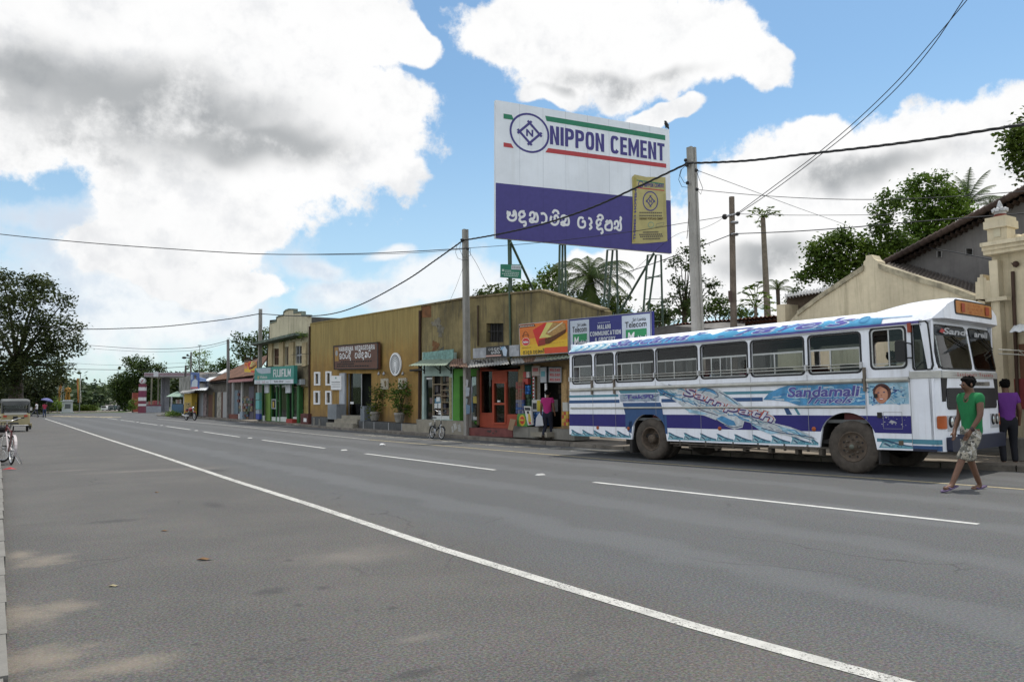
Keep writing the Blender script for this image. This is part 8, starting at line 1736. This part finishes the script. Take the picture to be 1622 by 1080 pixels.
        for x in(-.06,0,.06): m.tube([st+Vector((x,-.05,-.14)),Vector((x,-.25,st.z-.14))],.006,CHROME,4)
        m.build('carrier',r)
    return r
g=G(24.5,735.3);bicycle(Vector((g.x-.09,g.y,0)),math.radians(-9),math.radians(24),'dark red and pale bicycle with a dark front basket parked at the left kerb',scale=1.03,basket=True)
g=G(686.5,694,.0);g2=G(707,696,.0);d=(g2-g)
bicycle(Vector((g.x-.05,g.y,0)),hdg(d),.1,'small wheeled dark folding bicycle parked against the right kerb',R=.235,wb=.86,fr=flat((.03,.035,.035)),basket=False,fold=True,lean=-.04,scale=1.0)
# motorcycle
g=G(302,665.5);r=local_thing('motorcycle',Vector((g.x,g.y,0)),math.radians(165),'red motorcycle parked facing this way in front of the far shops','motorcycle',lean=.08,scale=1.12);MR=mt((.25,.02,.025),.35,name='motorcycle red')
for y in(-.62,.62):
    m=MB();ring_tyre(m,(0,y,.29),(1,0,0),.245,.05,RUBBER,24);w=m.build('wheel',r);m=MB();m.lathe([(0,.04),(.05,.04),(.06,.01),(.19,.01),(.21,.025)],(0,y,.29),(1,0,0),STEEL,16);m.lathe([(0,.04),(.05,.04),(.06,.01),(.19,.01),(.21,.025)],(0,y,.29),(-1,0,0),STEEL,16);m.build('rim',w)
m=MB();m.tube([(0,.62,.29),(0,.42,.85),(0,.38,.98)],.045,STEEL,8);m.ball((0,.12,.78),.2,MR,(.75,1.5,.7),12);m.box(-.14,.14,-.15,.3,.3,.6,DARK);m.tube([(0,.4,.8),(0,-.2,.62),(0,-.62,.29)],.05,STEEL,8);m.ball((0,-.55,.68),.13,MR,(.8,1.8,.5),10);m.tube([(.15,.1,.35),(.17,-.4,.33),(.18,-.85,.42)],.045,CHROME,8);m.build('body',r)
m=MB();m.ball((0,-.32,.80),.14,BLACK,(.95,2.1,.45),10);m.build('seat',r);m=MB();m.tube([(-.36,.28,1.02),(-.2,.36,1.0),(0,.4,.98),(.2,.36,1.0),(.36,.28,1.02)],.018,BLACK,6)
for s in(-1,1): m.tube([(s*.2,.36,1.0),(s*.28,.36,1.18)],.008,BLACK,4);m.ball((s*.28,.37,1.2),.06,BLACK,(1,.3,.7),8)
m.build('handlebar',r);m=MB();m.lathe([(0,.04),(.08,.03),(.1,-.02),(.05,-.12),(0,-.12)],(0,.5,.88),(0,1,0),CHROME,14);m.build('headlight',r);m=MB();m.ball((0,.66,.60),.12,MR,(.6,1.7,.35),10);m.build('mudguard',r)
# three wheeler seen from behind
g=G(23.5,684);r=local_thing('three_wheeler',Vector((g.x,g.y,0)),math.radians(-1.5),'cream three wheeler with a dark canvas hood driving away on the left','three wheeler');TB=mt((.34,.29,.16),.45,var=.12,scale=3,name='cream yellow paint');HOOD=mt((.10,.105,.105),.8,var=.2,name='dark canvas')
hw=.66
def loft(m,secs,mat,cap=True):
    n=len(secs[0]);V=[p for s in secs for p in s];fs=[]
    for i in range(len(secs)-1):
        for k in range(n): fs.append((i*n+k,i*n+(k+1)%n,(i+1)*n+(k+1)%n,(i+1)*n+k))
    m.add(V,fs,mat,True)
    if cap: m.add(secs[0],[tuple(range(n))[::-1]],mat);m.add(secs[-1],[tuple(range(n))],mat)
def sec(y,w,z0,z1,r=.1):
    return [Vector((x,y,z)) for x,z in rr(-w,z0,w,z1,min(r,w*.9,(z1-z0)*.45),3)]
m=MB();loft(m,[sec(-.02,hw*.93,.36,.95,.12),sec(.06,hw,.32,1.0,.1),sec(.7,hw,.30,1.0,.1),sec(.9,hw*.98,.28,.62,.08),sec(1.6,hw*.9,.28,.55,.08),sec(1.75,hw*.8,.28,.95,.1),sec(2.2,.42,.32,.98,.12),sec(2.5,.25,.4,.85,.1)],TB);m.build('body',r)
m=MB();loft(m,[sec(-.0,hw*.88,1.45,1.62,.06),sec(.10,hw*.98,1.42,1.70,.1),sec(1.2,hw*.98,1.46,1.74,.1),sec(1.9,hw*.85,1.45,1.66,.08)],HOOD);o=m.build('hood',r)
for x in(-1,1):
    m=MB();m.tube([(x*hw*.92,.04,.98),(x*hw*.92,.06,1.5)],.045,HOOD,6);m.tube([(x*hw*.9,1.85,.95),(x*hw*.86,1.75,1.5)],.025,TB,6);m.box(x*hw*.92-.03,x*hw*.92+.03,.05,.5,.98,1.45,HOOD);m.build('pillar',r)
m=MB();m.box(-hw*.80,hw*.80,-.0,.02,1.0,1.08,HOOD);m.box(-hw*.85,hw*.85,.0,.02,1.40,1.46,HOOD);m.build('hood_frame',r)
m=MB();m.box(-hw*.8,hw*.8,.005,.012,1.08,1.40,GLASSB);m.build('rear_window',r);m=MB();m.box(-hw*.7,hw*.7,1.95,1.96,1.0,1.45,GLASSB);m.build('windscreen',r)
m=MB();m.box(-hw*.86,hw*.86,.25,.45,.9,1.22,mt((.06,.05,.05),.8,name='dark seat'));m.box(-hw*.75,hw*.75,-.04,-.01,.90,1.0,flat((.45,.44,.40)));m.build('seat',r)
m=MB();m.box(-.11,.11,-.045,-.02,.60,.82,BLACK);m.box(-.05,.05,-.05,-.046,.64,.68,GREY);m.build('number_plate',r)
for x in(-1,1): m=MB();m.box(x*hw*.70-.08,x*hw*.70+.08,-.05,-.0,.78,.88,mt((.40,.05,.02),.35,name='tail lamp red'));m.build('tail_light',r)
m=MB();m.tube([(-hw*.9,-.06,.33),(hw*.9,-.06,.33)],.035,STEEL,7);m.build('bumper',r)
for x,y in((-hw+.09,.45),(hw-.09,.45),(0,2.15)):
    m=MB();ring_tyre(m,(x,y,.2),(1,0,0),.15,.055,RUBBER,20);m.lathe([(0,.03),(.1,.03),(.12,0),(.1,-.03),(0,-.03)],(x,y,.2),(1,0,0),STEEL,14);m.build('wheel',r)
for s in(-1,1): m=MB();m.box(s*hw-.07+(.04*s),s*hw+.07+(.04*s),.2,.72,.20,.42,TB);m.box(s*(hw+.02)-.05,s*(hw+.02)+.05,.05,.07,.12,.32,BLACK);m.build('mudguard',r)
m=MB();m.tube([(hw*.9,1.8,1.15),(hw*1.15,1.75,1.18)],.012,BLACK,5);m.box(hw*1.1,hw*1.3,1.73,1.75,1.1,1.28,WHITE);m.build('side_mirror',r)
m=MB();m.ball((.05,1.35,1.22),.11,SKINM,(.9,1,1.15),8);m.ball((.05,1.33,1.27),.11,HAIR,(.95,1,.9),8)
# ---------------------------------------------------------------- people
lft=-RT0;CAMO=None
def camo():
    m,t,b=nt('camouflage cloth');b.inputs['Roughness'].default_value=.9;tc=N(t,'ShaderNodeTexCoord');v=tc.outputs['Object']
    c=mixc(t,ramp(t,noise(t,13,3,.6,v),.47,.53),(.32,.29,.23),(.12,.115,.095));n2=N(t,'ShaderNodeVectorMath',operation='ADD');t.links.new(v,n2.inputs[0]);n2.inputs[1].default_value=(3,7,1)
    c=mixc(t,ramp(t,noise(t,15,3,.6,n2.outputs[0]),.55,.60),c,(.48,.46,.42));n3=N(t,'ShaderNodeVectorMath',operation='ADD');t.links.new(v,n3.inputs[0]);n3.inputs[1].default_value=(9,2,5)
    c=mixc(t,ramp(t,noise(t,20,3,.6,n3.outputs[0]),.60,.64),c,(.035,.03,.025));t.links.new(c,b.inputs['Base Color']);return m
GSH=mt((.015,.17,.055),.9,var=.16,scale=5,bump=.35,bscale=9,fine=.05,name='green t shirt')
f0=G(1500,770);f1=G(1558,777);c=(f0+f1)/2;c=G(1545,776)-Vector((0,0,.05))
hd_=(lft+Vector((-FW.x,-FW.y,0)).normalized()*.25).normalized()
J=dict(hiR=(.09,.0,.90),knR=(.09,-.02,.50),anR=(.10,-.19,.09),toR=(.11,-.04,.045),hiL=(-.09,.02,.90),knL=(-.10,.29,.53),anL=(-.11,.52,.135),toL=(-.12,.66,.10),
  elR=(.24,-.02,1.13),wrR=(.20,.12,.91),haR=(.16,.17,.83),elL=(-.22,.06,1.13),wrL=(-.19,.20,.93),haL=(-.16,.24,.85),look=(.1,1,-.12),che=(0,.01,1.28),nec=(0,.0,1.45),hm=(0,.045,1.58),hb=(0,.025,1.52),cr=(0,.04,1.66))
gm=person(c,hdg(hd_),'man in a green t shirt and camouflage shorts walking across the road before the bus',J,GSH,.5,camo(),.5,mt((.10,.07,.14),.7,name='purple flip flop'),scale=1.045,fingers=True,shirt_low=.80)
m=MB();m.tube([(-.215,.18,.955),(-.19,.205,.93)],.036,flat((.04,.02,.02)),10);m.build('bracelet',gm)
m=MB();m.tube([(.055,.0,1.44),(.05,.06,1.40),(0,.10,1.345),(-.05,.06,1.40),(-.055,0,1.44)],.014,mt((.01,.09,.03),.9,name='collar green'),6);m.build('collar',gm)
m=MB();p=gm.matrix_basis@Vector((-.05,.22,.83));d=hd_;r_=Vector((d.y,-d.x,0));m.prism([p+r_*x+Vector((0,0,z)) for x,z in((-.09,-.035),(.09,-.035),(.09,.035),(-.09,.035))],d*.012,flat((.03,.035,.06)));m.build('wallet',label='dark folded wallet held by the man in green',cat='wallet')
rj=lambda k,**e: dict(dict(hiR=(.09,0,.90),knR=(.09,.10,.51),anR=(.10,.10,.10),toR=(.11,.25,.035),knL=(-.09,.02,.50),anL=(-.10,-.22,.16),toL=(-.11,-.10,.04),wrR=(.25,.02,.90),haR=(.25,.05,.82),wrL=(-.25,.04,.90),haL=(-.25,.06,.82)),**e)
g=G(868,697.5,.11);person(Vector((g.x,g.y,.11)),hdg((RT0*.35+Vector((FW.x,FW.y,0))*.9)),'man in a bright pink shirt and dark jeans walking away before the grocery',rj(0),mt((.36,.02,.14),.85,var=.1,name='pink shirt',bump=.3,bscale=10),.55,mt((.015,.017,.03),.9,name='dark denim'),1.,flat((.06,.045,.035)),scale=.95)
m=MB();p=g+(-RT0)*.27+Vector((0,0,.48));m.add([p+Vector((FW.x,FW.y,0))*y*.07+RT0*x*.13+Vector((0,0,z)) for x,y,z in((-1,-1,-.02),(1,-1,0),(1,1,0),(-1,1,-.02),(-.8,-.6,.24),(.75,-.6,.26),(.75,.6,.26),(-.8,.6,.24),(0,0,.42))],[(0,3,2,1),(0,1,5,4),(1,2,6,5),(2,3,7,6),(3,0,4,7),(4,5,8),(5,6,8),(6,7,8),(7,4,8)],flat((.55,.56,.58)));m.build('shopping_bag',label='white plastic bag in the hand of the man in pink',cat='bag')
g=G(1599.5,740.3,.0);person(Vector((g.x,g.y,.0)),hdg(Vector((FW.x,FW.y,0))+RT0*.25),'man in a purple shirt standing beyond the front corner of the bus',dict(toR=(.13,.13,.035)),mt((.13,.03,.22),.85,var=.12,name='purple shirt',bump=.3,bscale=10),.62,mt((.012,.013,.018),.9,name='black trousers'),1.,BLACK,scale=1.02)
g=G(363,661.5,.11);person(Vector((g.x,g.y,.11)),hdg(Vector((FW.x,FW.y,0))-RT0*.1),'person in a pale blue shirt and grey sarong walking on the far pavement',rj(0),flat((.30,.36,.46)),.62,mt((.20,.19,.18),.9,var=.3,name='grey sarong'),1.,flat((.1,.07,.05)),scale=1.02)
m=MB();p=g+RT0*.42+Vector((0,0,.35));m.ball(p,.2,flat((.6,.6,.6)),(.7,.5,1.2),8);m.tube([p+Vector((0,0,.2)),p+Vector((-.05,0,.45))],.02,WHITE,5);m.build('shopping_bag',label='white plastic bag beside the person in the pale blue shirt',cat='bag')
g=G(57.5,661);person(g,hdg(-RT0*.7-Vector((FW.x,FW.y,0))*.2),'pedestrian in a white shirt and dark trousers crossing near the three wheeler',J,flat((.55,.55,.58)),.6,flat((.02,.022,.035)),1.,BLACK,scale=.98)
g=G(70.3,660.6);pr=person(g,hdg(Vector((FW.x,FW.y,0))*.4-RT0*.2),'pedestrian in a red top and blue trousers under a blue umbrella',rj(0,elR=(.22,.08,1.15),wrR=(.16,.22,1.30),haR=(.14,.24,1.37)),flat((.34,.02,.06)),.6,flat((.03,.045,.10)),1.,BLACK,scale=.95)
u=thing('umbrella',g+Vector((.16,.0,1.2)),'faded blue umbrella held over the pedestrian in red','umbrella');p=g+Vector((.2,.1,0));m=MB();m.tube([p+Vector((-.02,0,1.2)),p+Vector((.05,0,2.05))],.012,STEEL,5);m.build('shaft',u)
m=MB();m.lathe([(.62,-.22),(.58,-.12),(.42,-.0),(.2,.09),(0,.12)],p+Vector((.06,0,1.95)),(.25,.1,1),mt((.11,.12,.26),.8,var=.4,scale=6,name='faded blue cloth'),10);m.build('canopy',u)
# merge leftovers: smooth shading limits
for o in list(S.objects):
    if o.type=='MESH' and len(o.data.vertices)==0: bpy.data.objects.remove(o)
S.cycles.max_bounces=6;S.cycles.transparent_max_bounces=12;S.cycles.diffuse_bounces=3;S.cycles.caustics_reflective=False;S.cycles.caustics_refractive=False
